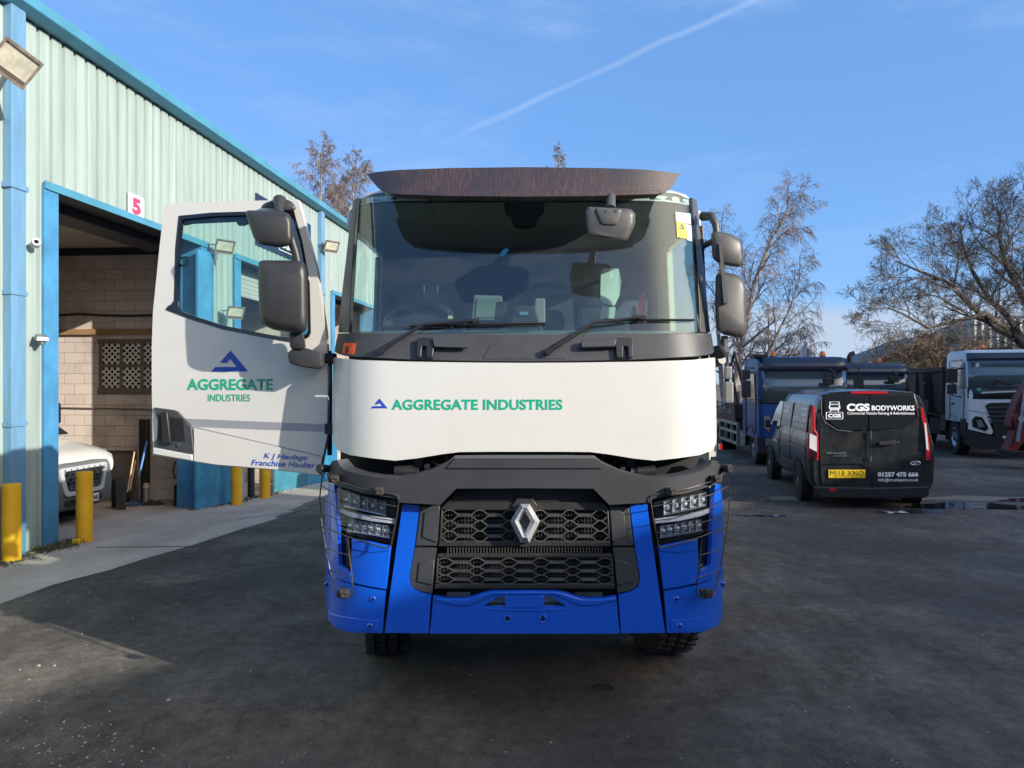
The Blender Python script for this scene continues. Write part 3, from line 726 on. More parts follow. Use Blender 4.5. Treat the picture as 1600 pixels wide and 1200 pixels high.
# buildings behind the camera: they throw the shade that covers the yard
def depot(name, label, s0, s1, h, depth, col):
    b0 = Vector((13.58, -4.88)); d = Vector((.66, .75)).normalized(); n = Vector((d.y, -d.x))
    if n.dot(Vector((SUN.x, SUN.y))) < 0: n = -n
    t = thing(name, label, 'building', (b0.x, b0.y, 0), 0, world_space=True)
    def Q(s, m_, z): q = b0 + d * s + n * m_; return Vector((q.x, q.y, z))
    mw = mat(name + ' wall', col, .6, var=.15, vscale=.6)
    mb = MB(); a = [(s0, 0), (s1, 0), (s1, depth), (s0, depth)]
    mb.add([Q(s, m_, z) for z in (0, h) for s, m_ in a], [(0, 1, 5, 4), (1, 2, 6, 5), (2, 3, 7, 6), (3, 0, 4, 7)]); mb.build('wall', mw, t)
    mb = MB(); mb.add([Q(s0 - .1, -.12, h), Q(s1 + .1, -.12, h), Q(s1 + .1, depth, h), Q(s0 - .1, depth, h), Q(s0, depth / 2, h + .25), Q(s1, depth / 2, h + .25)], [(0, 1, 5, 4), (2, 3, 4, 5), (0, 4, 3), (1, 2, 5), (0, 3, 2, 1)])
    mb.build('roof', M_GALV, t)
    s = s0 + 2
    while s < s1 - 4:
        mb = MB(); mb.add([Q(s, -.02, 0), Q(s + 3, -.02, 0), Q(s + 3, -.02, 3.4), Q(s, -.02, 3.4)], [(0, 1, 2, 3)]); mb.build('shutter_door', M_SHUT, t); s += 6
depot('depot_building', 'brown brick depot standing behind the photographer', -28, 14.2, 7.0, 12, (.22, .15, .11))
depot('tall_store_building', 'tall grey store standing behind the photographer', 14.3, 60, 11.0, 14, (.26, .27, .28))
# ================================================================== the big truck
XC = .078
class Shell:
    """front surface of the truck: depth Y as a function of sideways distance and height"""
    def __init__(s, Y0, half_px, z_ref, rx, ry, bow=.03, tilt=0., taper=0., curv=0.):
        s.Y0, s.rx, s.ry, s.bow, s.tilt, s.taper, s.zr, s.curv = Y0, rx, ry, bow, tilt, taper, z_ref, curv
        lo, hi = .8, 1.6
        for _ in range(40):
            s.w0 = (lo + hi) / 2
            m = max(u / s.y(u, z_ref) for u in [s.w0 - .35 * k / 60 for k in range(61)]) * F
            if m > half_px: hi = s.w0
            else: lo = s.w0
    def w(s, z): return s.w0 + s.taper * (z - s.zr)
    def y(s, u, z):
        u = abs(u); W_ = s.w(z)
        if u > W_: return None
        y = s.Y0 + s.bow * u * u + s.tilt * (z - s.zr) + s.curv * (z - s.zr) ** 2; t = (u - (W_ - s.rx)) / s.rx
        if t > 0: y += s.ry * (1 - math.sqrt(max(0, 1 - t * t)))
        return y
    def at(s, X, z): return s.y(X - XC, z)
class Flat:
    def __init__(s, fn): s.fn = fn
    def at(s, X, z): return s.fn(X, z)
def hit(px, py, S, off=0.):
    for _ in range(400):
        k = (px - CX) / F; q = (py - HY) / F; Y = 4.0; prev = None
        while Y < 7.2:
            f = S.at(k * Y, CH - q * Y)
            if f is not None and Y >= f - off:
                lo, hi = Y - .02, Y
                for _ in range(14):
                    m = (lo + hi) / 2; f = S.at(k * m, CH - q * m)
                    if f is not None and m >= f - off: hi = m
                    else: lo = m
                return P(px, py, hi)
            Y += .02
        px += .5 if px < 820 else -.5
    return P(px, py, 5)
def inward(p, S):
    e = .004; a = S.at(p.x + e, p.z); b = S.at(p.x - e, p.z); c = S.at(p.x, p.z + e); d = S.at(p.x, p.z - e)
    y = S.at(p.x, p.z)
    if y is None: y = p.y
    gx = ((a if a is not None else y + .03) - (b if b is not None else y + .03)) / (2 * e)
    gz = ((c if c is not None else y) - (d if d is not None else y)) / (2 * e)
    gx = max(-8, min(8, gx)); return Vector((-gx, 1, -gz)).normalized()
def inside(pt, poly):
    x, y = pt; c = False; n = len(poly)
    for i in range(n):
        x1, y1 = poly[i][:2]; x2, y2 = poly[(i + 1) % n][:2]
        if (y1 > y) != (y2 > y) and x < (x2 - x1) * (y - y1) / (y2 - y1) + x1: c = not c
    return c
def panel(name, polys, S, m, parent, th=.02, off=0., grid=(16, 40), bev=.004, holes=(), disp=None, smooth=40, cuts=()):
    """a sheet of real thickness lying on a curved shell; outlines are given as seen in elevation"""
    if not isinstance(polys[0][0], (tuple, list)): polys = [polys]
    bm = bmesh.new(); cache = {}
    def V(p):
        k = (round(p[0], 2), round(p[1], 2))
        if k not in cache: cache[k] = bm.verts.new((p[0], p[1], 0))
        return cache[k]
    for poly in polys:
        try: bm.faces.new([V(p) for p in poly])
        except ValueError: pass
    xs = [v.co.x for v in bm.verts]; ys = [v.co.y for v in bm.verts]
    def cut(co, no): bmesh.ops.bisect_plane(bm, geom=bm.verts[:] + bm.edges[:] + bm.faces[:], plane_co=co, plane_no=no, dist=1e-4)
    t = math.floor(min(xs) / grid[0]) * grid[0]
    if grid[0]:
        t += grid[0] * .5 + .13
        while t < max(xs): cut((t, 0, 0), (1, 0, 0)); t += grid[0]
        t = min(ys) + grid[1] * .6 + .17
        while t < max(ys): cut((0, t, 0), (0, 1, 0)); t += grid[1]
    for (x0, y0), (x1, y1) in cuts: cut((x0, y0, 0), (y1 - y0, x0 - x1, 0))
    for h in holes:
        n = len(h)
        for i in range(n):
            x0, y0 = h[i]; x1, y1 = h[(i + 1) % n]; cut((x0, y0, 0), (y1 - y0, x0 - x1, 0))
    if holes:
        dead = [f for f in bm.faces if any(inside(f.calc_center_median()[:2], h) for h in holes)]
        bmesh.ops.delete(bm, geom=dead, context='FACES')
    bm.verts.ensure_lookup_table(); bm.verts.index_update()
    front = []; back = []
    for v in bm.verts:
        o_ = off + (disp(v.co.x, v.co.y) if disp else 0.)
        p = hit(v.co.x, v.co.y, S, o_); front.append(p); back.append(p + inward(p, S) * th)
    n = len(front); fs = []
    for f in bm.faces:
        idx = [v.index for v in f.verts]; fs.append(idx); fs.append([i + n for i in reversed(idx)])
    for e in bm.edges:
        if len(e.link_faces) == 1:
            a, b = e.verts[0].index, e.verts[1].index; fs.append([a, b, b + n, a + n])
    bm.free()
    mb = MB(); mb.add(front + back, [tuple(f) for f in fs])
    return mb.build(name, m, parent, smooth=smooth, bev=bev)
def mir(poly): return [(1640 - x, y) for x, y in reversed(poly)]
def sym(left): return left + [(1640 - x, y) for x, y in reversed(left)]      # left half runs from outer to centre and back outside is mirrored
def both(name, poly, *a, **k):
    h = k.pop('holes', ()); c = k.pop('cuts', ()); d = k.pop('disp', None)
    o1 = panel(name, poly, *a, holes=h, cuts=c, disp=d, **k)
    o2 = panel(name, mir(poly), *a, holes=[mir(q) for q in h], cuts=[((1640 - p[0], p[1]), (1640 - q[0], q[1])) for p, q in c], disp=(lambda x, y: d(1640 - x, y)) if d else None, **k)
    return o1, o2

S_BLUE = Shell(4.60, 311.5, 1.0, .42, .38, .03)
S_GREY = Shell(4.50, 310, 1.5, .50, .40, .03, tilt=-.10)
S_HOOD = Shell(4.63, 300.5, 1.85, .38, .32, .025, tilt=.06, curv=.05)
S_COWL = Shell(4.70, 297, 2.28, .40, .34, .02, tilt=.25, taper=-.10)
S_WIND = Shell(4.77, 291.5, 2.38, .42, .34, .02, tilt=.20, taper=-.045)
S_GRILLE = Shell(4.60, 311.5, 1.0, .42, .38, .03)
S_VISOR = Shell(4.50, 285, 3.25, .55, .36, .06, tilt=.28)
S_DOOR = Flat(lambda X, z: 5.03 + (-1.2 - X) * .10 + .02 * (z - 2) ** 2)

tr = thing('tipper_lorry', 'large white and blue lorry facing the camera with its right-hand cab door open', 'lorry', (XC, 4.6, 0), world_space=True)

# ---- hood (white front flap)
hood = sym([(519.5, 560), (519.5, 600), (519.3, 640), (520, 688), (523, 698), (530, 705), (546, 711), (580, 716), (617, 720), (650, 716.5), (690, 710), (718, 706.5), (760, 706)][::1] and
           [(521, 558.5), (519.5, 600), (519.2, 650), (519.8, 686), (522.5, 697), (529, 704.5), (546, 711), (580, 716), (617, 720), (650, 716.5), (690, 710), (718, 706.5), (760, 706)])
# close the outline along the top edge
hood = hood + [(1080, 562.5), (1000, 565), (900, 566.5), (820, 567), (740, 566.5), (640, 565), (560, 562.5)]
hf = panel('bonnet_flap', hood, S_HOOD, M_WHITE, tr, th=.035, grid=(14, 26), bev=.010)
SH = lambda u, v: hit(u, v, S_HOOD, .0022)
def logo_tri(fn, name, x0, y0, x1, y1, m, parent):
    pts = [(358, 655), (428, 742), (282, 742), (298, 723), (384, 723), (357, 690), (345, 706), (316, 706)]
    q = [(x0 + (x - 282) / 146 * (x1 - x0), y0 + (y - 655) / 87 * (y1 - y0)) for x, y in pts]
    bm = bmesh.new(); f = bm.faces.new([bm.verts.new((x, y, 0)) for x, y in q]); f.normal_update(); bmesh.ops.triangulate(bm, faces=[f])
    for v in bm.verts: v.co = fn(v.co.x, v.co.y)
    me = bpy.data.meshes.new(name); bm.to_mesh(me); bm.free(); return link_mesh(name, me, m, parent)
text('bonnet_lettering', 'AGGREGATE INDUSTRIES', SH, (612, 624, 879, 640.5), M_GREENT, hf, bold=.028, spacing=1.04)
logo_tri(SH, 'triangle_emblem', 579.5, 622.5, 605.5, 638, M_NAVYT, hf)

# ---- dark cowl under the windscreen
cowl = sym([(522.5, 549), (525, 534), (528, 521), (541, 520.5), (600, 521.5), (700, 522.5), (770, 523)]) + [(1116, 550)][:0]
cowl = [(522.5, 549), (525, 534), (528, 521), (541, 520.5), (600, 521.5), (700, 522.5), (820, 523), (940, 522.5), (1040, 521.5), (1099, 520.5), (1112, 521), (1115, 534), (1117.5, 549), (1112, 553), (1085, 557), (1000, 561.5), (900, 564), (820, 564.5), (740, 564), (640, 561.5), (555, 557), (528, 553)]
cw_ = panel('cowl', cowl, S_COWL, M_DARKP, tr, th=.04, grid=(14, 18), bev=.006)
panel('service_cover', [(754, 561), (766, 541), (874, 541), (886, 560.5)], S_COWL, M_DARKP, cw_, th=.004, off=.004, bev=.002)
for f in (lambda q: q, mir):
    panel('step_bracket', f([(651, 529), (661, 527), (678, 528), (679, 536), (676, 559), (666, 559), (666, 541), (659, 541), (658, 559), (651, 558)]), S_COWL, M_BLKP, cw_, th=.035, off=.035, bev=.005)
    panel('grab_bar', f([(676, 529), (728, 530), (733, 534), (731, 543), (679, 541.5)]), S_COWL, M_DARKP, cw_, th=.025, off=.05, bev=.006)
panel('warning_sticker', [(537.5, 535.5), (556.5, 536.5), (553, 553.5), (534.5, 552)], S_COWL, mat('orange sticker', (.90, .13, .02), .5), cw_, th=.001, off=.0018, bev=None)
SC = lambda u, v: hit(u, v, S_COWL, .004)
text('sticker_print', 'LEP', SC, (542, 539, 549, 543), M_REDL, cw_); text('sticker_print', 'REACH', SC, (539, 547, 551, 551), M_REDL, cw_)

# ---- windscreen and pillars
gl = [(549, 520), (561, 311), (600, 300), (700, 298), (820, 298), (940, 298), (1040, 300), (1079, 311), (1091, 520), (1000, 521.5), (820, 522.5), (640, 521.5)]
ws = panel('windscreen', gl, S_WIND, M_WIND, tr, th=.006, off=-.004, grid=(12, 30), bev=None, smooth=40)
both('windscreen_pillar', [(528, 519.5), (535, 450), (544, 370), (551.5, 312), (558, 309), (551, 400), (545, 519.5)], S_WIND, mat('pillar plastic', (.075, .078, .08), .4), tr, th=.010, off=.004, bev=.006)
both('pillar_seal', [(545.4, 519.5), (551.4, 400), (558.4, 309), (561.5, 309), (556, 400), (549.2, 519.5)], S_WIND, M_GLOSSBLK, tr, th=.006, off=.006, bev=.002)
panel('windscreen_header', [(561, 312), (582, 303), (604, 300), (820, 297), (1036, 300), (1058, 303), (1079, 312), (1076, 318), (1040, 312), (820, 309), (600, 312), (564, 318)], S_WIND, M_GLOSSBLK, tr, th=.02, off=-.012, bev=None)
panel('sensor_panel', [(787, 306), (853, 306), (850, 332), (842, 338), (838, 352), (826, 356), (812, 356), (802, 352), (798, 338), (789, 332)], S_WIND, M_GLOSSBLK, tr, th=.02, off=-.012, bev=None)
# papers and stickers fixed inside the screen
M_STK = mat('pale sticker', (.45, .62, .55), .5); M_STKW = mat('white sticker', (.58, .66, .62), .5); M_STKY = mat('yellow sticker', (.62, .62, .04), .5)
def stick(nm, poly, m): return panel(nm, poly, S_WIND, m, ws, th=.001, off=-.0005, bev=None)
stick('sticker', [(1055.5, 331), (1080, 334), (1083.5, 351.5), (1056, 345)], M_STK)
stick('sticker', [(1057, 346), (1071, 349), (1073, 373), (1058, 370)], M_STKY); stick('sticker', [(1072, 350), (1084, 353), (1086, 378), (1074, 375)], M_STKW)
SW = lambda u, v: hit(u, v, S_WIND, .0015)
logo_tri(SW, 'warning_triangle', 1060, 349, 1070, 358, M_BLACKT, ws)
text('sticker_print', 'CAUTION', SW, (1060, 361, 1071, 364), M_BLACKT, ws); text('sticker_print', 'NO STEP', SW, (1061, 366, 1071, 369), M_BLACKT, ws)
panel('dealer_tag', [(781, 399), (785, 391), (791, 387.5), (795, 390), (789, 399), (784, 401.5)], S_WIND, mat('blue tag', (.03, .30, .62), .4), ws, th=.001, off=.001, bev=None)

# ---- sun visor with baked-on dirt
def visor_mat():
    m = mat('rusty visor', (.055, .040, .040), .30, coat=.2); nt = m.node_tree; N = nt.nodes; L = nt.links; b = N['Principled BSDF']
    tc = N.new('ShaderNodeTexCoord')
    def nz(s, st, d=6):
        mp = N.new('ShaderNodeMapping'); mp.inputs['Scale'].default_value = st; L.new(tc.outputs['Object'], mp.inputs[0]); t = N.new('ShaderNodeTexNoise'); L.new(mp.outputs[0], t.inputs[0]); t.inputs['Scale'].default_value = s; t.inputs['Detail'].default_value = d; t.inputs['Roughness'].default_value = .7; return t.outputs[0]
    a = nz(34, (4, 1, .22)); c = nz(3, (1, 1, 1)); e = nz(130, (1.6, 1, .3))
    def mr(v, lo, hi):
        n = N.new('ShaderNodeMapRange'); L.new(v, n.inputs[0]); n.inputs[1].default_value = lo; n.inputs[2].default_value = hi; return n.outputs[0]
    def mix(f, x, y):
        n = N.new('ShaderNodeMix'); n.data_type = 'RGBA'; L.new(f, n.inputs[0])
        for i, q in ((6, x), (7, y)):
            if isinstance(q, tuple): n.inputs[i].default_value = (*q, 1)
            else: L.new(q, n.inputs[i])
        return n.outputs[2]
    k = mix(mr(a, .42, .62), (.034, .028, .034), (.10, .055, .045)); k = mix(mr(c, .44, .62), k, (.034, .032, .040)); k = mix(mr(e, .66, .76), k, (.32, .20, .15))
    L.new(k, b.inputs['Base Color']); return m
M_VISOR = visor_mat()
vis = panel('sun_visor', [(573, 272), (590, 268.5), (620, 265.5), (700, 262.5), (820, 261), (940, 262.5), (1010, 265), (1063, 271), (1050, 293), (1040, 299.5), (1028, 302.5), (930, 305), (820, 306), (700, 305), (612, 302.5), (600, 300), (590, 293)], S_VISOR, M_VISOR, tr, th=.03, grid=(14, 12), bev=.006)
panel('visor_lip', [(606, 297), (1034, 297), (1030, 303.5), (930, 306.5), (820, 307.5), (700, 306.5), (610, 303.5)], S_VISOR, M_VISOR, vis, th=.05, off=.014, bev=.005)
for x in (660, 980):
    mb = MB(); a = hit(x, 296, S_VISOR, -.02); mb.tube([a, (a.x, 4.97, a.z + .05)], .012, 6)
    mb.build('visor_stay', M_BLKP, vis)
mb = MB()      # the visor runs back and up to the roof edge
for k in range(25):
    x = 585 + 470 * k / 24; a = hit(x, 266 + 5 * abs((x - 820) / 235) ** 2.5, S_VISOR, -.012); mb.v += [tuple(a), (XC + (a.x - XC) * 1.02, max(a.y + .05, S_WIND.y(min(1.1, abs(a.x - XC) * 1.02), 3.2) + .10), 3.345)]
for k in range(24): mb.face(2 * k, 2 * k + 2, 2 * k + 3, 2 * k + 1)
mb.build('visor_top', mat('grey visor inner side', (.34, .36, .42), .6), vis, smooth=60, recalc=False)

# ---- cab body: roof, sides, rear, floor
def wS(z): return S_WIND.w(z)
mb = MB(); rings = []
def ring(z, inset, yb=6.72, shf=0.):
    pts = []
    W_ = S_WIND.w(min(z, 3.26)) - inset
    for k in range(25):
        u = -W_ + 2 * W_ * k / 24
        uu = u * (S_WIND.w(3.26) / W_) * .9999
        pts.append(Vector((XC + u, S_WIND.y(uu * .999, min(z, 3.26)) + shf + .012, z)))
    pts.append(Vector((XC + W_, yb, z))); pts.append(Vector((XC - W_, yb, z))); return pts
zr_ = [(3.235, 0, 0), (3.27, .0, .0), (3.315, .02, .03), (3.35, .06, .09), (3.37, .13, .2), (3.375, .3, .4)]
for z, ins, sh in zr_: rings.append(ring(z, ins, 6.72 - ins, sh))
for r in rings: mb.v += [tuple(v) for v in r]
nr = len(rings[0])
for j in range(len(rings) - 1):
    for k in range(nr): mb.face(j * nr + k, j * nr + (k + 1) % nr, (j + 1) * nr + (k + 1) % nr, (j + 1) * nr + k)
mb.face(*[(len(rings) - 1) * nr + k for k in range(nr)])
roof = mb.build('cab_roof', M_WHITE, tr, smooth=40)
mb = MB(); mb.add([(p.x, p.y, 3.22) for p in rings[0]], [tuple(range(nr))]); mb.build('roof_lining', mat('cab lining', (.22, .22, .22), .8), tr)
M_TRIMIN = mat('cab interior grey', (.045, .048, .052), .7, var=.3, vscale=4)
M_TRIMLT = mat('pale cab trim', (.20, .21, .20), .7)
def side(sg, ya, yb, z0, z1, name, m=M_WHITE, parent=tr, th=.05, inset=0.):
    mb = MB(); a = []; b = []
    for y, z in ((ya, z0), (yb, z0), (yb, z1), (ya, z1)):
        X = XC + sg * (min(wS(z), 1.26) - inset); a.append((X, y, z)); b.append((X - sg * th, y, z))
    mb.hexa(a, b); return mb.build(name, m, parent, bev=.006)
side(-1, 6.42, 6.72, 1.22, 3.23, 'rear_cab_pillar'); side(-1, 5.24, 6.415, 3.12, 3.23, 'door_rail'); side(-1, 5.2, 6.415, 1.22, 1.42, 'door_sill', M_DARKP)
side(1, 5.16, 6.72, 1.22, 2.18, 'closed_door_panel', th=.07); side(1, 6.16, 6.72, 2.182, 3.23, 'rear_cab_pillar'); side(1, 5.22, 6.155, 3.12, 3.23, 'door_rail')
side(1, 5.20, 6.155, 2.185, 3.115, 'side_window', M_PANE, th=.006, inset=.02)
side(1, 5.16, 5.20, 2.185, 3.115, 'door_front_frame', M_BLKP)
mb = MB(); mb.box((XC, 6.66, 2.23), (2.44, .08, 2.14)); mb.build('rear_wall', M_TRIMIN, tr)
mb = MB(); mb.box((XC, 5.95, 1.40), (2.34, 1.5, .08)); mb.box((XC, 5.5, 1.75), (.6, 1.6, .6)); mb.build('cab_floor', M_TRIMIN, tr)
# engine bay backing so nothing shows through the gaps
mb = MB(); mb.box((XC, 5.45, 1.15), (2.0, 1.0, 1.1)); mb.build('engine_block', M_VOID, tr)
panel('bay_backing', [(532, 700), (1108, 700), (1108, 770), (532, 770)], Shell(4.80, 290, 1.5, .3, .3, .03), M_VOID, tr, th=.02, bev=None)
# dashboard
M_DASH = mat('dashboard', (.10, .11, .11), .6, var=.2, vscale=3); M_SEAT = mat('dark seat cloth', (.018, .022, .032), .9)
mb = MB(); prof = [(-.02, 2.30), (.02, 2.385), (.20, 2.40), (.42, 2.36), (.50, 2.20), (.50, 1.85), (.1, 1.85)]
cols = 21
for k in range(cols):
    u = -1.12 + 2.24 * k / (cols - 1); yb = S_WIND.y(min(abs(u), 1.10) * (1 if u > 0 else -1), 2.38) + .04
    if yb > 5.2: yb = 5.2
    for dy, z in prof: mb.v.append((XC + u, min(yb + dy, 5.55), z))
n = len(prof)
for k in range(cols - 1):
    for i in range(n): mb.face(k * n + i, k * n + (i + 1) % n, (k + 1) * n + (i + 1) % n, (k + 1) * n + i)
mb.face(*range(n)); mb.face(*range((cols - 1) * n, cols * n)); dash = mb.build('dashboard', M_DASH, tr, smooth=35)
# hooded instrument pod, centre tower, tablet, cubby, phone holder
def pod_at(name, poly, Y, dep, m, parent, bev=.01):
    mb = MB(); mb.prism(poly, lambda x, y: P(x, y, Y), lambda x, y: P(x, y, Y) + Vector((0, dep, 0))); return mb.build(name, m, parent, bev=bev)
pod_at('instrument_hood', [(594, 512), (600, 503), (620, 494), (650, 490), (680, 494), (700, 504), (706, 512)], 5.12, .28, mat('instrument hood', (.05, .06, .065), .55), dash, .02)
pod_at('dash_tower', [(790, 521), (798, 500), (803, 481), (808, 477), (832, 477), (837, 481), (842, 500), (851, 521)], 4.92, .10, M_BLACK, dash, .01)
pod_at('tower_display', [(812, 487), (825, 487), (825, 492), (812, 492)], 4.905, .01, mat('display blue', (.10, .25, .35), .3), dash, None)
pod_at('display_screen', [(737, 500), (741, 461), (784, 462), (789, 500)], 5.22, .04, M_TRIMLT, dash, .005)
pod_at('display_glass', [(743, 496), (746, 466), (780, 467), (783, 496)], 5.21, .005, mat('screen glass', (.16, .20, .17), .25), dash, None)
pod_at('phone_holder', [(772, 502), (775, 474), (780, 471), (788, 471), (791, 474), (791, 502)], 5.05, .03, M_BLACK, dash, .004)
pod_at('cup_holder', [(833, 508), (836, 466), (852, 466), (852, 508)], 5.25, .06, M_TRIMLT, dash, .01)
pod_at('toll_tag', [(700, 493), (707, 493), (707.5, 498), (700, 498)], 4.86, .012, mat('pale green tag', (.45, .52, .30), .5), dash, None)
# steering wheel
mb = MB(); c0 = P(655, 497, 5.36); pts = []
for k in range(37):
    a = 2 * math.pi * k / 36; v = Vector((math.cos(a) * .235, math.sin(a) * .235 * .80, math.sin(a) * .235 * .60)); pts.append(c0 + Vector((0, .02, -.02)) + v)
mb.tube(pts, .017, 8, cap=False); mb.box(c0 + Vector((0, .02, -.03)), (.16, .06, .10)); mb.box(c0 + Vector((0, .01, -.02)), (.44, .02, .035)); mb.build('steering_wheel', mat('steering wheel', (.06, .065, .065), .45), tr, smooth=50)
# seats
def seat(x):
    mb = MB()
    for c, sz, tp in (((x, 6.05, 1.86), (.52, .55, .16), 1.), ((x, 6.30, 2.28), (.50, .16, .78), .86), ((x, 6.32, 2.78), (.28, .12, .20), .85)): mb.box(c, sz, None, tp)
    mb.build('cab_seat', M_SEAT, tr, bev=.05)
seat(XC - .68); seat(XC + .66)
mb = MB(); c0 = P(663, 455, 6.2)
for x in (663, 684): mb.tube([P(x, 458, 6.15), P(x, 446, 6.15)], .006, 6)
mb.build('headrest_post', M_CHROME, tr)
# clear plastic wrap, papers and a red folder on the passenger side
M_WRAP = glass_mat('plastic wrap', (.80, .88, .84), ior=1.6, boost=1.5)
def crumple(name, poly, Y, m, amp, seed):
    rnd = random.Random(seed); bm = bmesh.new(); bm.faces.new([bm.verts.new((x, y, 0)) for x, y in poly])
    xs = [p[0] for p in poly]; ys = [p[1] for p in poly]
    for ax, lo, hi in ((0, min(xs), max(xs)), (1, min(ys), max(ys))):
        t = lo + 4
        while t < hi: bmesh.ops.bisect_plane(bm, geom=bm.verts[:] + bm.edges[:] + bm.faces[:], plane_co=(t, 0, 0) if ax == 0 else (0, t, 0), plane_no=(1, .2, 0) if ax == 0 else (.15, 1, 0)); t += 5
    for v in bm.verts: v.co = P(v.co.x, v.co.y, Y + rnd.uniform(-amp, amp))
    me = bpy.data.meshes.new(name); bm.to_mesh(me); bm.free(); return link_mesh(name, me, m, tr)
crumple('plastic_wrap', [(905, 500), (907, 460), (915, 425), (935, 414), (970, 418), (985, 450), (985, 500)], 5.75, M_WRAP, .03, 4)
crumple('paper_sheet', [(938, 468), (939, 424), (944, 419), (967, 420), (971, 440), (968, 462), (960, 478), (945, 474)], 5.62, mat('white paper', (.72, .80, .74), .6), .006, 6)
crumple('paper_strip', [(938, 498), (940, 478), (962, 480), (960, 498)], 5.64, mat('thin paper', (.50, .60, .54), .6), .004, 9)
crumple('red_folder', [(998, 503), (997, 480), (1000, 462), (1007, 456), (1009, 480), (1005, 506)], 5.2, mat('red folder', (.50, .03, .06), .4), .01, 12)
crumple('plastic_wrap', [(955, 500), (975, 470), (1003, 455), (1012, 470), (1010, 505)], 5.3, M_WRAP, .03, 14)
# seat-belt like light lining at far left of the screen
side(-1, 6.34, 6.41, 1.45, 3.1, 'door_seal', M_TRIMLT, th=.03)

# ---- wipers
def wiper(piv, el, tip, b0, b1):
    mb = MB(); S = S_WIND
    a = hit(*piv, S_COWL, .03); e = hit(*el, S, .05); t = hit(*tip, S, .05)
    mb.tube([a, a.lerp(e, .3) + Vector((0, -.02, 0)), e, t], [.016, .013, .010, .008], 8); mb.tube([a + Vector((0, .04, 0)), a + Vector((0, -.02, 0))], .022, 10)
    w = mb.build('wiper_arm', M_BLKP, tr, smooth=40)
    mb = MB(); n = 9; mb.tube([hit(b0[0] + (b1[0] - b0[0]) * k / n, b0[1] + (b1[1] - b0[1]) * k / n, S, .025) for k in range(n + 1)], .0055, 6)
    mb.tube([hit(b0[0] + (b1[0] - b0[0]) * k / n, b0[1] + (b1[1] - b0[1]) * k / n + 1.5, S, .010) for k in range(n + 1)], .004, 5)
    mb.box(hit(*tip, S, .035), (.08, .02, .022)); mb.build('wiper_blade', M_BLACK, w)
wiper((595, 548), (661, 507), (739, 501), (640, 509), (852, 505))
wiper((857, 549), (928, 504), (999, 496), (945, 499), (1085, 499.5))
# ---- kerb mirror hanging from the visor
mb = MB()
def podmesh(mb, poly, Y, dep, dome=.03, ins=.80, back=None, n=4):
    poly = roundpoly(poly, back or 6, n); cx = sum(p[0] for p in poly) / len(poly); cy = sum(p[1] for p in poly) / len(poly); m_ = len(poly); b0 = len(mb.v)
    for sc, dy in ((ins, -dome), ((1 + ins) / 2 + .04, -dome * .72), (.985, -dome * .15), (1., dome * .5), (1., dep), (.93, dep + .012)):
        for x, y in poly: mb.v.append(tuple(P(cx + (x - cx) * sc, cy + (y - cy) * sc, Y + dy)))
    for j in range(5):
        for k in range(m_): mb.face(b0 + j * m_ + k, b0 + j * m_ + (k + 1) % m_, b0 + (j + 1) * m_ + (k + 1) % m_, b0 + (j + 1) * m_ + k)
    mb.face(*[b0 + k for k in range(m_)]); mb.face(*[b0 + 5 * m_ + k for k in range(m_)])
podmesh(mb, [(914, 330), (918, 323), (985, 326), (993, 333), (992, 352), (981, 374), (976, 377), (945, 373), (919, 368), (916, 352)], 4.36, .09, .035)
M_MIRP = mat('mirror housing grey', (.085, .083, .080), .42, bump=.2, bscale=700, dist=.0006, var=.2)
mo = mb.build('front_mirror', M_MIRP, tr, smooth=45)
mb = MB(); mb.tube([P(954, 326, 4.42), P(955, 308, 4.48), P(955, 300, 4.6)], [.03, .026, .026], 10)
for x in (947, 962): mb.cyl(P(x, 330, 4.325), P(x, 330, 4.31), .007, 10)
mb.build('mirror_mount', M_MIRP, mo, smooth=40)
mb = MB(); podmesh(mb, [(930, 327), (932, 325), (973, 326), (967, 346), (964, 352), (940, 351)], 4.325, .02, .012); mb.build('mirror_boss', M_MIRP, mo, smooth=45)

# ---- black inner shell behind the lower front
panel('front_beam', [(534, 742), (1106, 742), (1106, 980), (534, 980)], Shell(4.72, 296, 1.0, .35, .35, .03), M_VOID, tr, th=.02, bev=None, grid=(30, 120))
# ---- dark grey upper bumper
gfl = [(512, 752), (510.5, 742), (513, 731), (519, 720), (527, 719), (531, 728), (538, 734), (550, 738), (565, 742), (590, 746), (623, 748), (645, 744), (670, 737), (697, 725), (709, 716), (760, 715.5)]
gfr = [(1640 - x, y) for x, y in reversed(gfl)]
gfb = [(1126, 753), (1112, 759), (1072, 771), (1021, 779), (1014, 785.5), (985, 787), (952, 789), (927, 763.5), (820, 763), (713, 763.5), (688, 789), (655, 787), (626, 785.5), (619, 779), (568, 771), (528, 759), (514, 753)]
gf = panel('upper_bumper', gfl + gfr + gfb, S_GREY, M_DARKP, tr, th=.09, grid=(16, 12), bev=.012)
panel('bumper_ledge', [(712, 716), (928, 716), (942, 731.5), (698, 731.5)], S_GREY, M_DARKP, gf, th=.02, off=.012, bev=.005)
panel('grille_brow', [(716, 764), (924, 764), (940, 784), (700, 784)], Shell(4.64, 311, 1.0, .42, .38, .03), M_BLACK, gf, th=.02, bev=None)
# deep shelf closing the gap towards the bay
mb = MB()
for k in range(31):
    x = 520 + 20 * k; a = hit(x, 748 if 560 < x < 1080 else 738, S_GREY, -.03); mb.v.append(tuple(a)); mb.v.append((a.x * .97 + XC * .03, a.y + .42, a.z - .02))
for k in range(30): mb.face(2 * k, 2 * k + 2, 2 * k + 3, 2 * k + 1)
mb.build('bumper_shelf', M_BLKP, gf)
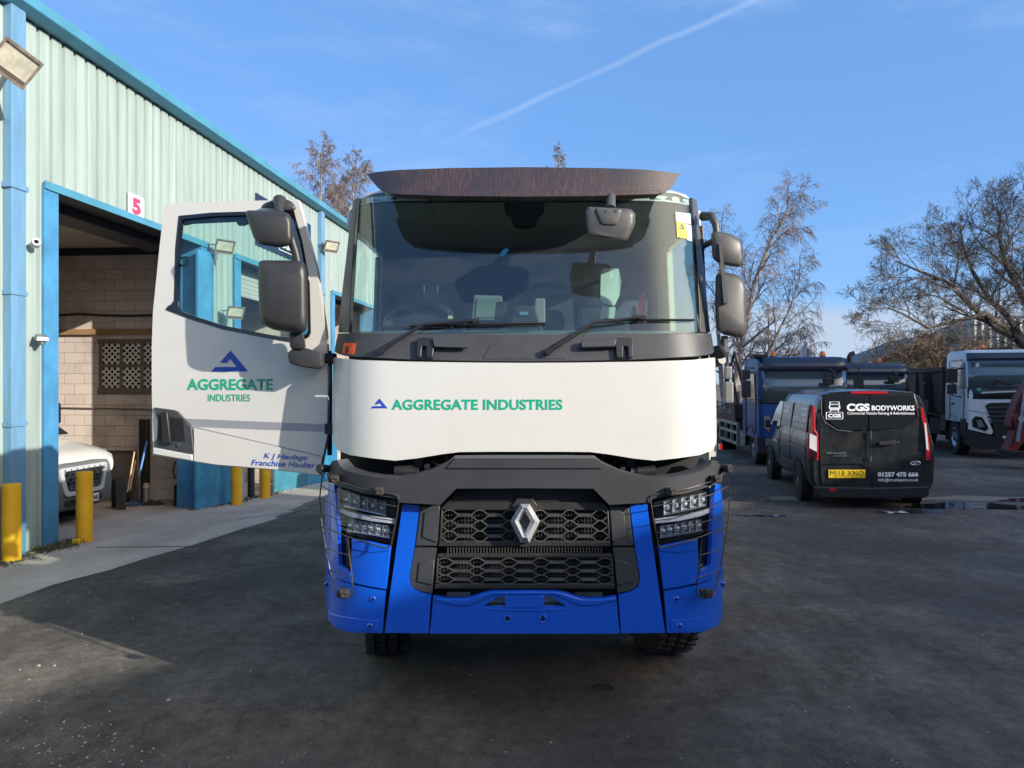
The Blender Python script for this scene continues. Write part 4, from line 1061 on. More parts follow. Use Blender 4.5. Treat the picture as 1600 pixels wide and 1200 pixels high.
# bay details: gas struts, hose, washer, brackets
mb = MB()
for sx in (1, -1):
    def Q(x, y, Y): return P(820 + sx * (x - 820), y, Y)
    mb = MB(); mb.cyl(Q(617, 735, 4.74), Q(645, 737, 4.74), .040, 18); mb.cyl(Q(645, 737, 4.74), Q(652, 737.5, 4.74), .030, 18); mb.cyl(Q(664, 733, 4.74), Q(671, 733, 4.74), .034, 14)
    mb.tube([Q(672, 712, 4.8), Q(676, 722, 4.76), Q(686, 727, 4.75), Q(690, 735, 4.78)], .007, 6)
    mb.box(Q(698, 722, 4.78), (.02, .06, .10)); mb.box(Q(655, 722, 4.8), (.05, .05, .05)); mb.cyl(Q(664, 716, 4.78), Q(684, 722, 4.76), .011, 8)
    mb.build('hinge_gear', MATS.get('engine bay parts') or mat('engine bay parts', (.035, .035, .037), .35, metal=.3), tr, smooth=40)
mb = MB()
for sx in (1, -1):
    def Q(x, y, Y): return P(820 + sx * (x - 820), y, Y)
    mb = MB(); mb.box(Q(541, 712, 5.02), (.04, .03, .05)); mb.cyl(Q(541, 713, 4.99), Q(541, 713, 4.97), .012, 10); mb.cyl(Q(652.5, 737.5, 4.735), Q(654.5, 737.5, 4.735), .029, 16)
    mb.build('bright_fitting', M_STEEL, tr)
mb = MB()
for sx in (1, -1):
    def Q(x, y, Y): return P(820 + sx * (x - 820), y, Y)
    mb = MB(); mb.box(Q(544, 731, 4.98), (.06, .05, .10)); mb.cyl(Q(541, 716, 4.96), Q(541, 738, 4.96), .010, 8)
    mb.build('blue_bracket', M_BLUE, tr)

# ---- blue panels
both('blue_side_column', [(629, 788), (655.5, 789.5), (655, 795), (647.5, 855), (640.5, 897), (640, 906), (643, 916.5), (650, 922.5), (660, 926.5), (673.5, 929.5), (669.5, 989.5), (601, 989), (604, 965), (616, 880)], S_BLUE, M_BLUE, tr, th=.03, bev=.007, grid=(12, 24))
tri = [(755, 947.5), (778, 932.5), (789.5, 932), (789.5, 947.5)]
ctop = [(677, 931), (698, 934), (728, 934), (740, 931), (757, 925), (770, 922.5), (800, 922)]
cb = panel('centre_bumper', sym([(672, 990)] + ctop) + [], S_BLUE, M_BLUE, tr, th=.03, bev=.007, grid=(20, 18), holes=[tri, mir(tri)])
lipb = [(678, 933.5), (698, 936.5), (729, 936.5), (741, 933.5), (758, 927.5), (771, 925), (820, 924.5), (869, 925), (882, 927.5), (899, 933.5), (911, 936.5), (942, 936.5), (962, 933.5), (961.5, 939), (925, 947), (905, 946), (880, 935), (868, 930), (772, 930), (760, 935), (735, 946), (715, 947), (678.5, 939)]
panel('bumper_lip', lipb, S_BLUE, M_BLUE, cb, th=.012, off=.010, bev=.006, grid=(20, 30))
panel('plate_blank', [(789, 931), (851, 931), (850, 950), (790, 950)], S_BLUE, M_BLUE, cb, th=.012, off=.008, bev=.003)
panel('tow_hook_plate', [(752, 928), (888, 928), (888, 951), (752, 951)], Shell(4.66, 311, 1., .4, .38, .03), M_STEEL, cb, th=.01, bev=None)
panel('lower_crease', [(756, 951.5), (884, 951.5), (860, 954.5), (780, 954.5)], S_BLUE, M_BLUE, cb, th=.01, off=.006, bev=.003)
for x, y in ((793, 967), (848, 967)):
    mb = MB(); c_ = hit(x, y, S_BLUE); mb.lathe([(.0, .004), (.014, .004), (.016, -.004), (.021, -.006), (.025, -.001), (.026, .004)], c_, 'Y', 20); mb.build('bolt_boss', M_BLUE, cb, smooth=40)
    mb = MB(); mb.lathe([(.0, -.001), (.013, -.001), (.013, .006)], c_, 'Y', 16); mb.build('bolt_hole', M_BLACK, cb)
cl, cr = both('corner_bumper', [(509, 887), (514, 899), (530, 907), (549, 914), (575, 919.5), (602.5, 924), (597.5, 989), (555, 988.5), (537, 986), (521, 979), (512.5, 968), (509, 930)], S_BLUE, M_BLUE, tr, th=.03, bev=.007, grid=(9, 14))
for f, par in ((lambda q: q, cl), (mir, cr)):
    panel('corner_lip', f([(513, 957), (530, 962.5), (560, 967), (592, 970), (591, 986), (555, 986), (538, 983.5), (523, 977), (515, 967)]), S_BLUE, M_BLUE, par, th=.008, off=.006, bev=.004, grid=(9, 14))
    for x, y in ((583, 936), (578, 978), (511, 913)):
        x = x if par is cl else 1640 - x
        mb = MB(); c_ = hit(x, y, S_BLUE, .008 if y > 960 else .002); mb.lathe([(.0, .0), (.009, .0), (.011, -.006), (.015, -.004), (.019, .004)], c_, 'Y', 16); mb.build('bolt_boss', M_BLUE, par, smooth=40)
        mb = MB(); mb.lathe([(.0, -.002), (.007, -.002), (.007, .004)], c_, 'Y', 12); mb.build('bolt_hole', M_BLACK, par)
both('lower_wing', [(549, 842), (576, 846.5), (611, 854), (603.5, 921.5), (575, 917), (550.5, 911), (548, 885)], S_BLUE, M_BLUE, tr, th=.03, bev=.008, grid=(9, 18))
both('lower_wing_ridge', [(550, 843), (576, 847), (610.5, 854.5), (609.5, 861), (580, 864), (550, 859)], S_BLUE, M_BLUE, tr, th=.008, off=.006, bev=.004)
both('air_vent', [(526, 828), (544, 838), (547.5, 893), (529, 882)], Shell(4.64, 308, 1., .42, .38, .03), M_GLOSSBLK, tr, th=.01, bev=None)
both('outer_wing', [(514, 756), (522.5, 757), (525, 790), (527, 828), (529.5, 883), (547, 894.5), (549.5, 912), (530, 905), (515, 897), (509, 884), (507, 850), (504, 800), (503.5, 786), (511, 781)], S_BLUE, M_BLUE, tr, th=.03, bev=.006, grid=(7, 18))
# ---- headlamps
def headlamp(f, sg):
    hl = f([(527, 761), (568, 773), (620, 782), (611, 850), (577, 843), (546, 836), (528, 824), (524.5, 793)])
    back = panel('headlamp', hl, Shell(4.70, 306, 1.1, .42, .36, .03), mat('lamp interior', (.02, .02, .023), .25, coat=.3), tr, th=.02, bev=None)
    Sb = Shell(4.655, 309, 1.1, .42, .37, .03)
    rf = mat('lamp reflector', (.85, .87, .90), .28, metal=.45, var=.75, vscale=70); rnd = random.Random(3)
    for (x0, x1, ya, yb, h, nn) in ((536, 604, 769, 784, 20, 5), (543, 609, 811, 822, 17, 6)):
        mb = MB(); w = (x1 - x0) / nn
        for k in range(nn):
            xa = x0 + k * w; xb = xa + w - 1.2; t0 = (xa - x0) / (x1 - x0); t1 = (xb - x0) / (x1 - x0); y0 = ya + (yb - ya) * t0; y1 = ya + (yb - ya) * t1
            q = [(xa, y0), (xb, y1), (xb, y1 + h), (xa, y0 + h)]
            if sg > 0: q = [(1640 - x, y) for x, y in q][::-1]
            fr = [hit(x, y, Sb, 0) for x, y in q]; cx = sum(p[0] for p in q) / 4; cy = sum(p[1] for p in q) / 4
            bk = [hit(cx + (x - cx) * .45, cy + (y - cy) * .5, Sb, -.035) for x, y in q]
            mb.add(fr + bk, [(4, 5, 6, 7), (0, 1, 5, 4), (1, 2, 6, 5), (2, 3, 7, 6), (3, 0, 4, 7)])
        mb.build('reflector', rf, back)
        mb = MB()
        for k in range(nn):
            xa = x0 + (k + .5) * w; t0 = (xa - x0) / (x1 - x0); y0 = ya + (yb - ya) * t0 + h * .5; x_ = xa if sg < 0 else 1640 - xa
            mb.lathe([(.0, -.012), (.012, -.008), (.020, .004), (.022, .014)], hit(x_, y0, Sb, -.015), 'Y', 14)
        mb.build('projector_lens', mat('lens glass', (.50, .53, .56), .06, coat=1., metal=.3), back, smooth=60)
        mb = MB()      # bright trim line under each row
        pts = [hit((x0 + (x1 - x0) * k / 8) if sg < 0 else 1640 - (x0 + (x1 - x0) * k / 8), ya + h + 1.5 + (yb - ya) * k / 8, Sb, .002) for k in range(9)]
        mb.tube(pts, .003, 5); mb.build('trim_strip', M_CHROME, back)
    bar = f([(525, 791), (540, 798), (575, 806), (617, 811), (616, 818.5), (580, 814.5), (545, 807), (526, 799)])
    panel('running_light', bar, Shell(4.635, 309.5, 1.1, .42, .375, .03), mat('running light', (.52, .52, .58), .18, coat=.5), back, th=.02, bev=.003)
    panel('lamp_cover', f([(526, 762), (568, 774), (619, 783), (610.5, 849), (577, 842), (546, 835), (527, 823)]), S_BLUE, M_LAMP, back, th=.004, bev=None, smooth=40, grid=(10, 20))
headlamp(lambda q: q, -1); headlamp(mir, 1)
# ---- grille
for f in (lambda q: q, mir):
    p1 = panel('grille_pod', f([(657, 791), (687.5, 790.5), (682.5, 853.5), (648.5, 853.5)]), S_BLUE, M_DARKP, tr, th=.03, off=-.004, bev=.006)
    panel('pod_inset', f([(664, 800), (687, 797), (683.5, 847), (660.5, 839)]), S_BLUE, M_DARKP, p1, th=.014, off=.006, bev=.005)
    p2 = panel('grille_pod', f([(648, 856), (682, 856), (679.5, 880), (675, 927), (660, 924.5), (650, 921), (643, 914), (641, 905), (642, 892)]), S_BLUE, M_DARKP, tr, th=.03, off=-.004, bev=.006)
    panel('pod_inset', f([(655, 880), (679, 875), (676, 915), (651.5, 909)]), S_BLUE, M_DARKP, p2, th=.014, off=.006, bev=.005)
SG = Shell(4.60, 311.5, 1.0, .42, .38, .03)
def grille(name, xl, xr, yt, yb, bars, seed, xl2, xr2, ph):
    """frame bars, zigzag lattice and slats"""
    fr_ = panel(name, bars[0], SG, M_GRILLE, tr, th=.03, off=.004, bev=.004, grid=(30, 60))
    for b_ in bars[1:]: panel('grille_bar', b_, SG, M_GRILLE, fr_, th=.03, off=.004, bev=.004, grid=(30, 60))
    H = (yb - yt); per = 47. if seed == 1 else 50.; hw_ = per * .30; h3 = H / 3
    def xcl(x, y): t = (y - yt) / H; return max(xl + (xl2 - xl) * t, min(xr + (xr2 - xr) * t, x))
    mb = MB(); mc = MB()
    for k in range(-4, 4):
        cx = 820 + per * (k + .5)
        for r in range(3):
            yc = yt + h3 * (r + .5); q = [(cx - hw_, yc), (cx - hw_ * .30, yc - h3 * .5), (cx + hw_ * .30, yc - h3 * .5), (cx + hw_, yc), (cx + hw_ * .30, yc + h3 * .5), (cx - hw_ * .30, yc + h3 * .5)]
            if r % 2: q = [(cx - hw_, yc), (cx - hw_ * .12, yc - h3 * .5), (cx + hw_ * .12, yc - h3 * .5), (cx + hw_, yc), (cx + hw_ * .12, yc + h3 * .5), (cx - hw_ * .12, yc + h3 * .5)]
            for i in range(6):
                (x0, y0), (x1, y1) = q[i], q[(i + 1) % 6]
                lo_, hi_ = xcl(0, (y0 + y1) / 2), xcl(2000, (y0 + y1) / 2)
                if max(x0, x1) < lo_ or min(x0, x1) > hi_: continue
                def cl(xa, ya, xb, yb_):
                    if xa < lo_: t = (lo_ - xa) / (xb - xa); return lo_, ya + (yb_ - ya) * t
                    if xa > hi_: t = (hi_ - xa) / (xb - xa); return hi_, ya + (yb_ - ya) * t
                    return xa, ya
                if abs(x1 - x0) > .01: c0 = cl(x0, y0, x1, y1); c1 = cl(x1, y1, x0, y0)
                else: c0, c1 = (x0, y0), (x1, y1)
                mb.tube([hit(*c0, SG, .002), hit(*c1, SG, .002)], .0046, 4)
            xa, xb = xcl(cx + hw_ - 1, yc), xcl(cx + per - hw_ + 1, yc)
            if xb - xa > 2:
                a_ = [hit(xa, yc - 2.6, SG, -.002), hit(xb, yc - 2.6, SG, -.002), hit(xb, yc + 2.4, SG, .006), hit(xa, yc + 2.4, SG, .006)]
                mc.hexa(a_, [p + Vector((0, .03, 0)) for p in a_])
    mb.build('lattice', mat('lattice plastic', (.075, .070, .064), .38), fr_); mc.build('connector', M_GRILLE, fr_)
    mb = MB()      # radiator slats behind
    x = xl - 2
    while x < xr + 4:
        p0 = hit(x, yt, SG, -.05); p1_ = hit(x, yb, SG, -.05); mb.tube([p0, p1_], .004, 4); x += 5.2
    for k in range(7):
        y = yt + H * k / 6; mb.tube([hit(xl - 3, y, SG, -.055), hit(820, y, SG, -.055), hit(xr + 3, y, SG, -.055)], .006, 4)
    mb.build('radiator_guard', mat('radiator guard', (.028, .028, .03), .5), fr_)
    return fr_
g1 = grille('upper_grille', 692, 948, 797, 846, [[(698, 785), (942, 785), (951, 794.5), (951, 797), (689, 797), (689, 794.5)], [(687, 845.5), (953, 845.5), (954, 854), (684, 854)], [(689, 797.5), (692, 797.5), (689.5, 845), (686.5, 845)], [(948, 797.5), (951, 797.5), (953.5, 845), (950.5, 845)]], 1, 689, 951, 0)
g2 = grille('lower_grille', 685, 956, 872, 912, [[(684, 865.5), (956, 865.5), (957, 871.5), (683, 871.5)], [(680, 912), (960, 912), (961, 920), (678.5, 920)], [(682.5, 872), (685.5, 872), (683, 911.5), (680, 911.5)], [(954.5, 872), (957.5, 872), (960, 911.5), (957, 911.5)]], 2, 682, 958, 23)
mb = MB(); x = 700
while x < 941: mb.tube([hit(x, 855, SG, -.01), hit(x, 865, SG, -.01)], .0042, 4); x += 4.7
mb.build('comb_vent', mat('comb vent', (.06, .06, .058), .5), tr)
mb = MB()
for x0, x1, y in ((698, 735, 928), (898, 941, 928)):
    mb.hexa([P(x0, y - 3, 4.70), P(x1, y - 3, 4.70), P(x1, y + 5, 4.70), P(x0, y + 5, 4.70)], [P(x0, y - 3, 4.72), P(x1, y - 3, 4.72), P(x1, y + 5, 4.72), P(x0, y + 5, 4.72)])
mb.build('cross_member', M_GALV, tr)
# badge carrier and chrome lozenge
panel('badge_carrier', [(800, 790), (807, 780), (833, 780), (840, 790), (836, 800), (804, 800)], SG, M_GRILLE, g1, th=.04, off=.02, bev=.004)
panel('badge_carrier', [(808, 842), (832, 842), (828, 854), (813, 854)], SG, M_GRILLE, g1, th=.04, off=.02, bev=.004)
def lozenge():
    cx, cy = 820.3, 818.5; o = [(cx, cy - 32), (cx + 22.5, cy - 6), (cx + 6, cy + 31), (cx - 7, cy + 29), (cx - 22.5, cy - 6)]
    out = [(cx - 7, cy - 31), (cx + 7, cy - 31), (cx + 23.5, cy - 4), (cx + 6.5, cy + 29.5), (cx - 6.5, cy + 29.5), (cx - 23.5, cy - 4)]
    inn = [(cx - .1, cy - 19), (cx + .1, cy - 19), (cx + 8.5, cy - 4), (cx + .1, cy + 13), (cx - .1, cy + 13), (cx - 8.5, cy - 4)]
    mb = MB(); Yo, Yr = 4.545, 4.480; A = [P(x, y, Yo) for x, y in out]; 
    mid = [((a[0] * .5 + b[0] * .5), (a[1] * .5 + b[1] * .5)) for a, b in zip(out, inn)]
    Mi = [P(x, y, Yr) for x, y in mid]; I = [P(x, y, Yo + .005) for x, y in inn]; Bk = [P(x, y, Yo + .04) for x, y in out]; n = 6
    mb.v = [tuple(v) for v in A + Mi + I + Bk]
    for i in range(n):
        j = (i + 1) % n; mb.face(i, j, n + j, n + i); mb.face(n + i, n + j, 2 * n + j, 2 * n + i); mb.face(i, j, 3 * n + j, 3 * n + i)
    mb.build('lozenge_badge', mat('bright badge metal', (.86, .88, .92), .22, metal=.6), g1, bev=.0015)
    mb = MB(); mb.add([P(x, y, Yo + .006) for x, y in inn], [tuple(range(6))]); mb.build('badge_centre', M_GRILLE, g1)
lozenge()
# ---- headlamp guards
S_GUARD = Shell(4.50, 322, 1.0, .50, .44, .03)
def guard(f, sg):
    c2 = lambda x, y: f(490 + x / 4.21, 715 + y / 4.21)
    def T(pts, r, closed=False): mb.tube([hit(*c2(x, y), S_GUARD) for x, y in pts], r, 6)
    mb = MB()
    T([(70, 100), (55, 130), (40, 265), (50, 400), (70, 540), (95, 680), (120, 800), (138, 880), (160, 918), (205, 925), (245, 912), (262, 885), (255, 800), (238, 660), (225, 535)], .0048)
    T([(70, 100), (100, 118), (165, 158), (300, 200), (400, 220), (530, 243), (556, 252), (562, 275), (545, 400), (525, 500), (512, 572), (495, 590), (460, 592), (400, 575), (240, 525), (150, 490), (58, 455)], .0048)
    g = mb.build('lamp_guard', M_WIRE, tr, smooth=60); mb = MB()
    for pts in ([(50, 185), (150, 240), (300, 282), (420, 300), (556, 322)], [(40, 262), (150, 325), (300, 370), (420, 400), (545, 418)], [(48, 360), (150, 405), (300, 450), (420, 478), (530, 497)], [(82, 600), (160, 622), (235, 642)], [(108, 738), (180, 768), (250, 788)]): T(pts, .0032)
    mb.build('guard_bar', M_WIRE, g, smooth=60)
    for x0, y0, x1, y1 in ((103, 108, 170, 172), (395, 188, 460, 250), (160, 860, 235, 922)):
        a = hit(*c2((x0 + x1) / 2, (y0 + y1) / 2), S_GUARD); mb = MB(); w = (x1 - x0) / 4.21 / F * 4.6
        mb.box(a, (w, .05, w * .7)); mb.box(a + Vector((w * .1, -.03, w * .25)), (w * .7, .03, w * .35)); mb.cyl(a + Vector((0, -.03, -w * .1)), a + Vector((0, -.045, -w * .1)), w * .16, 8)
        mb.build('guard_clamp', mat('rusty clamp', (.07, .062, .056), .6, metal=.3, var=.3, vscale=40) if 'rusty clamp' not in MATS else MATS['rusty clamp'], g, bev=.003)
    # corner sensor stalk
    a = hit(*f(504.5, 732), S_GUARD); mb = MB(); mb.tube([a + Vector((.05 * -sg, .06, -.01)), a + Vector((0, .01, 0)), a + Vector((.02 * sg, -.02, .0))], [.022, .026, .030], 10)
    mb.build('corner_sensor', M_BLKP, tr, smooth=40, bev=.004)
guard(lambda x, y: (x, y), -1); guard(lambda x, y: (1640 - x, y), 1)

# ---- wheels
def make_wheel(parent, loc, r, w, side_, rz=0., dual=False, tread=True, rim_mat=M_RIM, nm='wheel'):
    """side_ = +1 when the outer face looks along +X"""
    rot = Matrix.Rotation(rz, 4, 'Z'); mtx = Matrix.Translation(loc) @ rot
    rr = r * .56; hw = w / 2
    mb = MB(); prof = [(rr, -hw * .80), (r * .72, -hw), (r * .93, -hw * .97), (r * .985, -hw * .82), (r * .985, -hw * .58), (r * .965, -hw * .56), (r * .965, -hw * .5), (r * .99, -hw * .48), (r, -hw * .08), (r * .97, -hw * .06), (r * .97, hw * .06), (r, hw * .08), (r * .99, hw * .48), (r * .965, hw * .5), (r * .965, hw * .56), (r * .985, hw * .58), (r * .985, hw * .82), (r * .93, hw * .97), (r * .72, hw), (rr, hw * .80)]
    mb.lathe(prof, n=56)
    if tread:
        n = 44
        for k in range(n):
            a = 2 * math.pi * k / n
            for t, ww, o_ in ((-hw * .74, hw * .34, 0), (hw * .74, hw * .34, .5), (-hw * .27, hw * .34, .5), (hw * .27, hw * .34, 0)):
                b = a + o_ * 2 * math.pi / n; mb.box((t, math.cos(b) * r * .990, math.sin(b) * r * .990), (ww, .022 * r / .5, .045 * r / .5), Matrix.Rotation(b, 3, 'X') @ Matrix.Rotation(R(90), 3, 'X') @ Matrix.Rotation(R(12), 3, 'Y'))
    mb.v = [tuple(mtx @ Vector(v)) for v in mb.v]; t = mb.build(nm, M_TYRE, parent, smooth=35)
    mb = MB(); s = side_
    prof = [(rr, s * hw * .82), (rr * .93, s * hw * .86), (rr * .90, s * hw * .55), (rr * .80, s * hw * .30), (rr * .55, s * hw * .62), (rr * .42, s * hw * .70), (rr * .40, s * hw * .92), (rr * .25, s * hw * 1.0), (0, s * hw * 1.0)]
    mb.lathe(prof, n=32); mb.lathe([(rr, -s * hw * .8), (rr * .9, -s * hw * .5), (rr * .8, s * hw * .28)], n=32)
    for k in range(10): a = 2 * math.pi * k / 10; mb.cyl((s * hw * .5, math.cos(a) * rr * .60, math.sin(a) * rr * .60), (s * hw * .72, math.cos(a) * rr * .60, math.sin(a) * rr * .60), rr * .055, 6)
    mb.v = [tuple(mtx @ Vector(v)) for v in mb.v]; mb.build('rim', rim_mat, t, smooth=35)
    return t
for sx, x in ((-1, XC - 1.05), (1, XC + 1.06)):
    make_wheel(tr, (x, 5.98, .52), .52, .33, sx, R(9.5), nm='front_wheel')
for sx in (-1, 1):
    for y in (9.9, 11.25): make_wheel(tr, (XC + sx * .95, y, G(XC, y) + .52), .52, .56, sx, tread=False, nm='rear_wheel')
mb = MB(); mb.cyl((XC - .9, 5.86, .5), (XC + .9, 5.86, .5), .09, 12); mb.box((XC, 5.86, .62), (1.0, .18, .12)); mb.cyl((XC - .9, 9.9, .5), (XC + .9, 9.9, .5), .12, 12); mb.cyl((XC - .9, 11.25, .5), (XC + .9, 11.25, .5), .12, 12); mb.build('axle', M_BLACK, tr)
mb = MB(); mb.box((XC - .4, 9.0, .95), (.1, 7.0, .28)); mb.box((XC + .4, 9.0, .95), (.1, 7.0, .28)); mb.box((XC, 6.2, .80), (1.0, 1.6, .3)); mb.build('chassis', M_BLACK, tr)
for sx in (-1, 1):
    mb = MB(); pr = []
    for k in range(13): a = R(-10) + R(200) * k / 12; pr.append((5.86 + .66 * math.cos(a), .52 + .66 * math.sin(a)))
    for y, z in pr: mb.v += [(XC + sx * .82, y, z), (XC + sx * 1.22, y, z)]
    for k in range(12): mb.face(2 * k, 2 * k + 2, 2 * k + 3, 2 * k + 1)
    mb.build('mudguard', M_BLACK, tr)
mb = MB(); mb.hexa([(XC - 1.16, 7.15, 1.25), (XC + 1.16, 7.15, 1.25), (XC + 1.16, 12.4, 1.25), (XC - 1.16, 12.4, 1.25)], [(XC - 1.2, 6.95, 2.95), (XC + 1.2, 6.95, 2.95), (XC + 1.2, 12.5, 2.95), (XC - 1.2, 12.5, 2.95)])
mb.build('tipper_body', mat('tipper body grey', (.20, .21, .22), .5, var=.3), tr, bev=.02)
for sx in (-1, 1):
    mb = MB()
    for z in (.62, .86, 1.08):
        mb.box((XC + sx * 1.15, 8.1, z), (.03, 1.9, .10))
    mb.build('side_guard', M_GALV, tr)
    mb = MB(); mb.box((XC + sx * 1.14, 5.5, .95), (.10, .55, .6)); mb.box((XC + sx * 1.14, 6.5, .95), (.1, .4, .5)); mb.build('cab_step', M_BLKP, tr, bev=.01)

# ---- open cab door
def DP(u, v, o=0.): return hit(u, v, S_DOOR, o)
L1 = [(257, 318), (279, 338), (273.5, 388), (271, 470), (261, 481), (239, 486), (249, 388)]
L2 = [(257, 318), (330, 315.5), (400, 313.5), (466, 312), (458, 330), (395, 331), (330, 333), (279, 338)]
L3 = [(466, 312), (480, 365), (495, 422), (509, 520), (484, 526), (482, 440), (470, 375), (458, 330)]
L4 = [(239, 486), (261, 481), (349, 513), (455, 533), (484, 526), (509, 520), (512, 560), (512, 603), (511, 682), (504.5, 713), (499, 744), (455, 737), (400, 732), (338, 727), (300, 721), (239, 711), (237, 600), (237, 541)]
dr = panel('open_door', [L1, L2, L3, L4], S_DOOR, M_WHITE, tr, th=.05, grid=(26, 30), bev=.010)
panel('door_inner_trim', [(250, 495), (350, 520), (455, 541), (500, 535), (500, 700), (300, 700), (250, 690)], S_DOOR, M_TRIMIN, dr, th=.03, off=-.052, bev=.01)
# black window seal with a tail, and the glass
seal_o = [(279, 337), (330, 332), (395, 330), (459, 329), (472, 375), (484, 440), (485.5, 520), (480, 528.5), (455, 535), (420, 529), (349, 515), (300, 500), (258, 484), (262, 478), (272, 474), (274, 388)]
seal_i = [(284, 343), (332, 338), (395, 336), (455, 334.5), (468, 377), (480, 441), (481, 518), (477, 523), (455, 528.5), (421, 523), (349, 508.5), (301, 493), (281, 485), (279, 480), (278, 470), (279, 389)]
quads = [[seal_o[i], seal_o[(i + 1) % 16], seal_i[(i + 1) % 16], seal_i[i]] for i in range(16)]
panel('window_seal', quads, S_DOOR, M_GLOSSBLK, dr, th=.03, off=.004, grid=(60, 60), bev=.003)
panel('door_window', seal_i, S_DOOR, M_PANE, dr, th=.005, off=-.015, grid=(60, 60), bev=None)
panel('blind_housing', [(284, 343), (332, 338), (395, 336), (455, 334.5), (457, 341), (385, 350), (381, 352), (372, 352), (368, 346), (300, 349), (287, 352)], S_DOOR, M_BLACK, dr, th=.02, off=-.03, bev=.004)
panel('window_divider', [(279, 402), (291, 400), (294, 404), (294, 414), (291, 417), (279, 416)], S_DOOR, M_BLACK, dr, th=.01, off=-.03, bev=None, holes=[[(281, 405), (290, 404), (290, 413), (281, 413)]])
panel('grey_stripe', [(289, 654), (510, 663), (510, 675), (309, 667), (299, 664)], S_DOOR, M_GREYT, dr, th=.001, off=.0015, bev=None)
panel('stripe_tab', [(510, 665), (517, 666), (519, 669), (517, 672), (510, 673)], S_DOOR, M_WHITE, dr, th=.01, off=-.01, bev=.002)
panel('lower_door_skin', [(303, 669), (511, 714.5), (505, 716), (499.5, 743), (455, 736), (400, 731), (338, 726), (303, 720.5)][0:1] + [(503, 714.5), (499, 743), (455, 736), (400, 731), (338, 726), (303, 720.5)], S_DOOR, M_WHITE, dr, th=.02, off=.012, grid=(40, 40), bev=.006)
panel('crease_shade_strip', [(301, 666.5), (304, 666.5), (504, 712.5), (503.5, 714), (303, 668.3)], S_DOOR, M_GREYT, dr, th=.002, off=.003, bev=None)  # shade of the crease, laid on as a thin grey strip
hs = panel('handle_surround', [(239.5, 636.5), (270, 640.5), (277, 643), (299, 667), (302.5, 706), (300, 709), (241, 698), (240, 690), (245, 685), (246, 657)], S_DOOR, M_DARKP, dr, th=.03, off=.016, bev=.006)
panel('handle_recess', [(247, 650), (285, 654), (289, 690), (247, 688)], S_DOOR, M_BLACK, hs, th=.002, off=.018, bev=None)
panel('door_handle', [(251, 643), (261, 644), (266, 694), (254, 692)], S_DOOR, M_BLKP, hs, th=.03, off=.045, bev=.005)
mb = MB(); mb.lathe([(0, -.004), (.011, -.004), (.013, .002)], DP(279, 695, .02), 'Y', 14); mb.build('door_lock', M_STEEL, hs)
panel('sill_trim', [(239, 699.5), (300, 711), (300, 720), (239, 709.5)], S_DOOR, M_WHITE, dr, th=.02, off=.018, bev=.004)
DT = lambda u, v: DP(u, v, .0025)
logo_tri(DT, 'triangle_emblem', 330, 547.5, 387.5, 580.5, M_NAVYT, dr)
text('door_lettering', 'AGGREGATE', DT, (292, 592, 426.5, 609.5), M_GREENT, dr, bold=.028)
text('door_lettering', 'INDUSTRIES', DT, (325, 616, 391, 627), M_GREENT, dr, bold=.008)
def slant(o_): return lambda u, v: DP(u, v + (u - 450) * .045, o_)
text('door_lettering', 'K J Haulage', slant(.0145), (412, 709.5, 480, 720), M_NAVYT, dr, bold=.01, shear=.25)
text('door_lettering', 'Franchise Haulier', slant(.0145), (392.5, 720.5, 493, 729.5), M_NAVYT, dr, bold=.01, shear=.25)
# hinges
for y in (560, 670): mb = MB(); a = P(514, y, 5.03); mb.box(a + Vector((0, .05, 0)), (.06, .10, .07)); mb.cyl(a + Vector((0, .02, -.05)), a + Vector((0, .02, .05)), .015, 8); mb.build('door_hinge', M_BLKP, dr, bev=.004)
mb = MB(); mb.tube([P(515, y, 5.10 + .02 * math.sin(y * .1)) for y in range(555, 720, 12)], .018, 8); mb.build('cable_gaiter', M_BLKP, dr, smooth=60)
# mirrors on the open door
M_MIRD = mat('mirror housing dark', (.034, .034, .035), .44, bump=.2, bscale=700, dist=.0006, var=.15, vscale=3)
mb = MB(); podmesh(mb, [(404, 409), (410, 406.5), (466, 407), (476, 410), (480, 425), (481, 505), (478, 517), (470, 521.5), (428, 516), (412, 508), (406, 500), (403.5, 450)], 4.76, .13, .055, .72, 9, 5)
mm = mb.build('main_mirror', M_MIRD, dr, smooth=50)
mb = MB(); podmesh(mb, [(408, 412), (477, 412), (477, 516), (430, 512), (409, 500)], 4.895, .005, .0, .98, 6, 3); mb.build('mirror_glass', M_CHROME, mm)
mb = MB(); podmesh(mb, [(383, 331), (388, 328.5), (430, 329), (452, 333), (457, 345), (458, 376), (452, 384), (436, 387.5), (405, 382), (396, 372)], 4.76, .12, .05, .74, 8, 5)
wm = mb.build('wide_angle_mirror', M_MIRD, dr, smooth=50)
mb = MB(); mb.tube([P(436, 334, 4.83), P(436, 322, 4.86), P(437, 314, 4.92)], [.03, .028, .045], 10); mb.tube([P(452, 365, 4.86), P(462, 395, 4.86), P(470, 430, 4.85), P(473, 462, 4.84)], [.030, .028, .022, .012], 8)
mb.build('mirror_arm', M_MIRD, dr, smooth=50, bev=None)
mb = MB(); podmesh(mb, [(406, 325), (412, 318), (430, 311), (445, 310), (458, 316), (464, 328), (450, 331), (430, 326)], 4.95, .10, .03, .8, 6, 3)
mb.build('upper_mirror_mount', M_MIRD, dr, smooth=45)
mb = MB(); podmesh(mb, [(452, 519), (470, 519), (476, 527), (478, 542), (474, 546), (454, 546), (452, 535)], 4.84, .12, .02, .85, 5, 3); podmesh(mb, [(449, 552), (456, 545), (476, 543), (503, 551), (504, 574), (498, 577), (470, 573), (452, 568)], 4.86, .17, .02, .85, 5, 3)
mb.build('lower_mirror_mount', M_MIRD, dr, smooth=40)
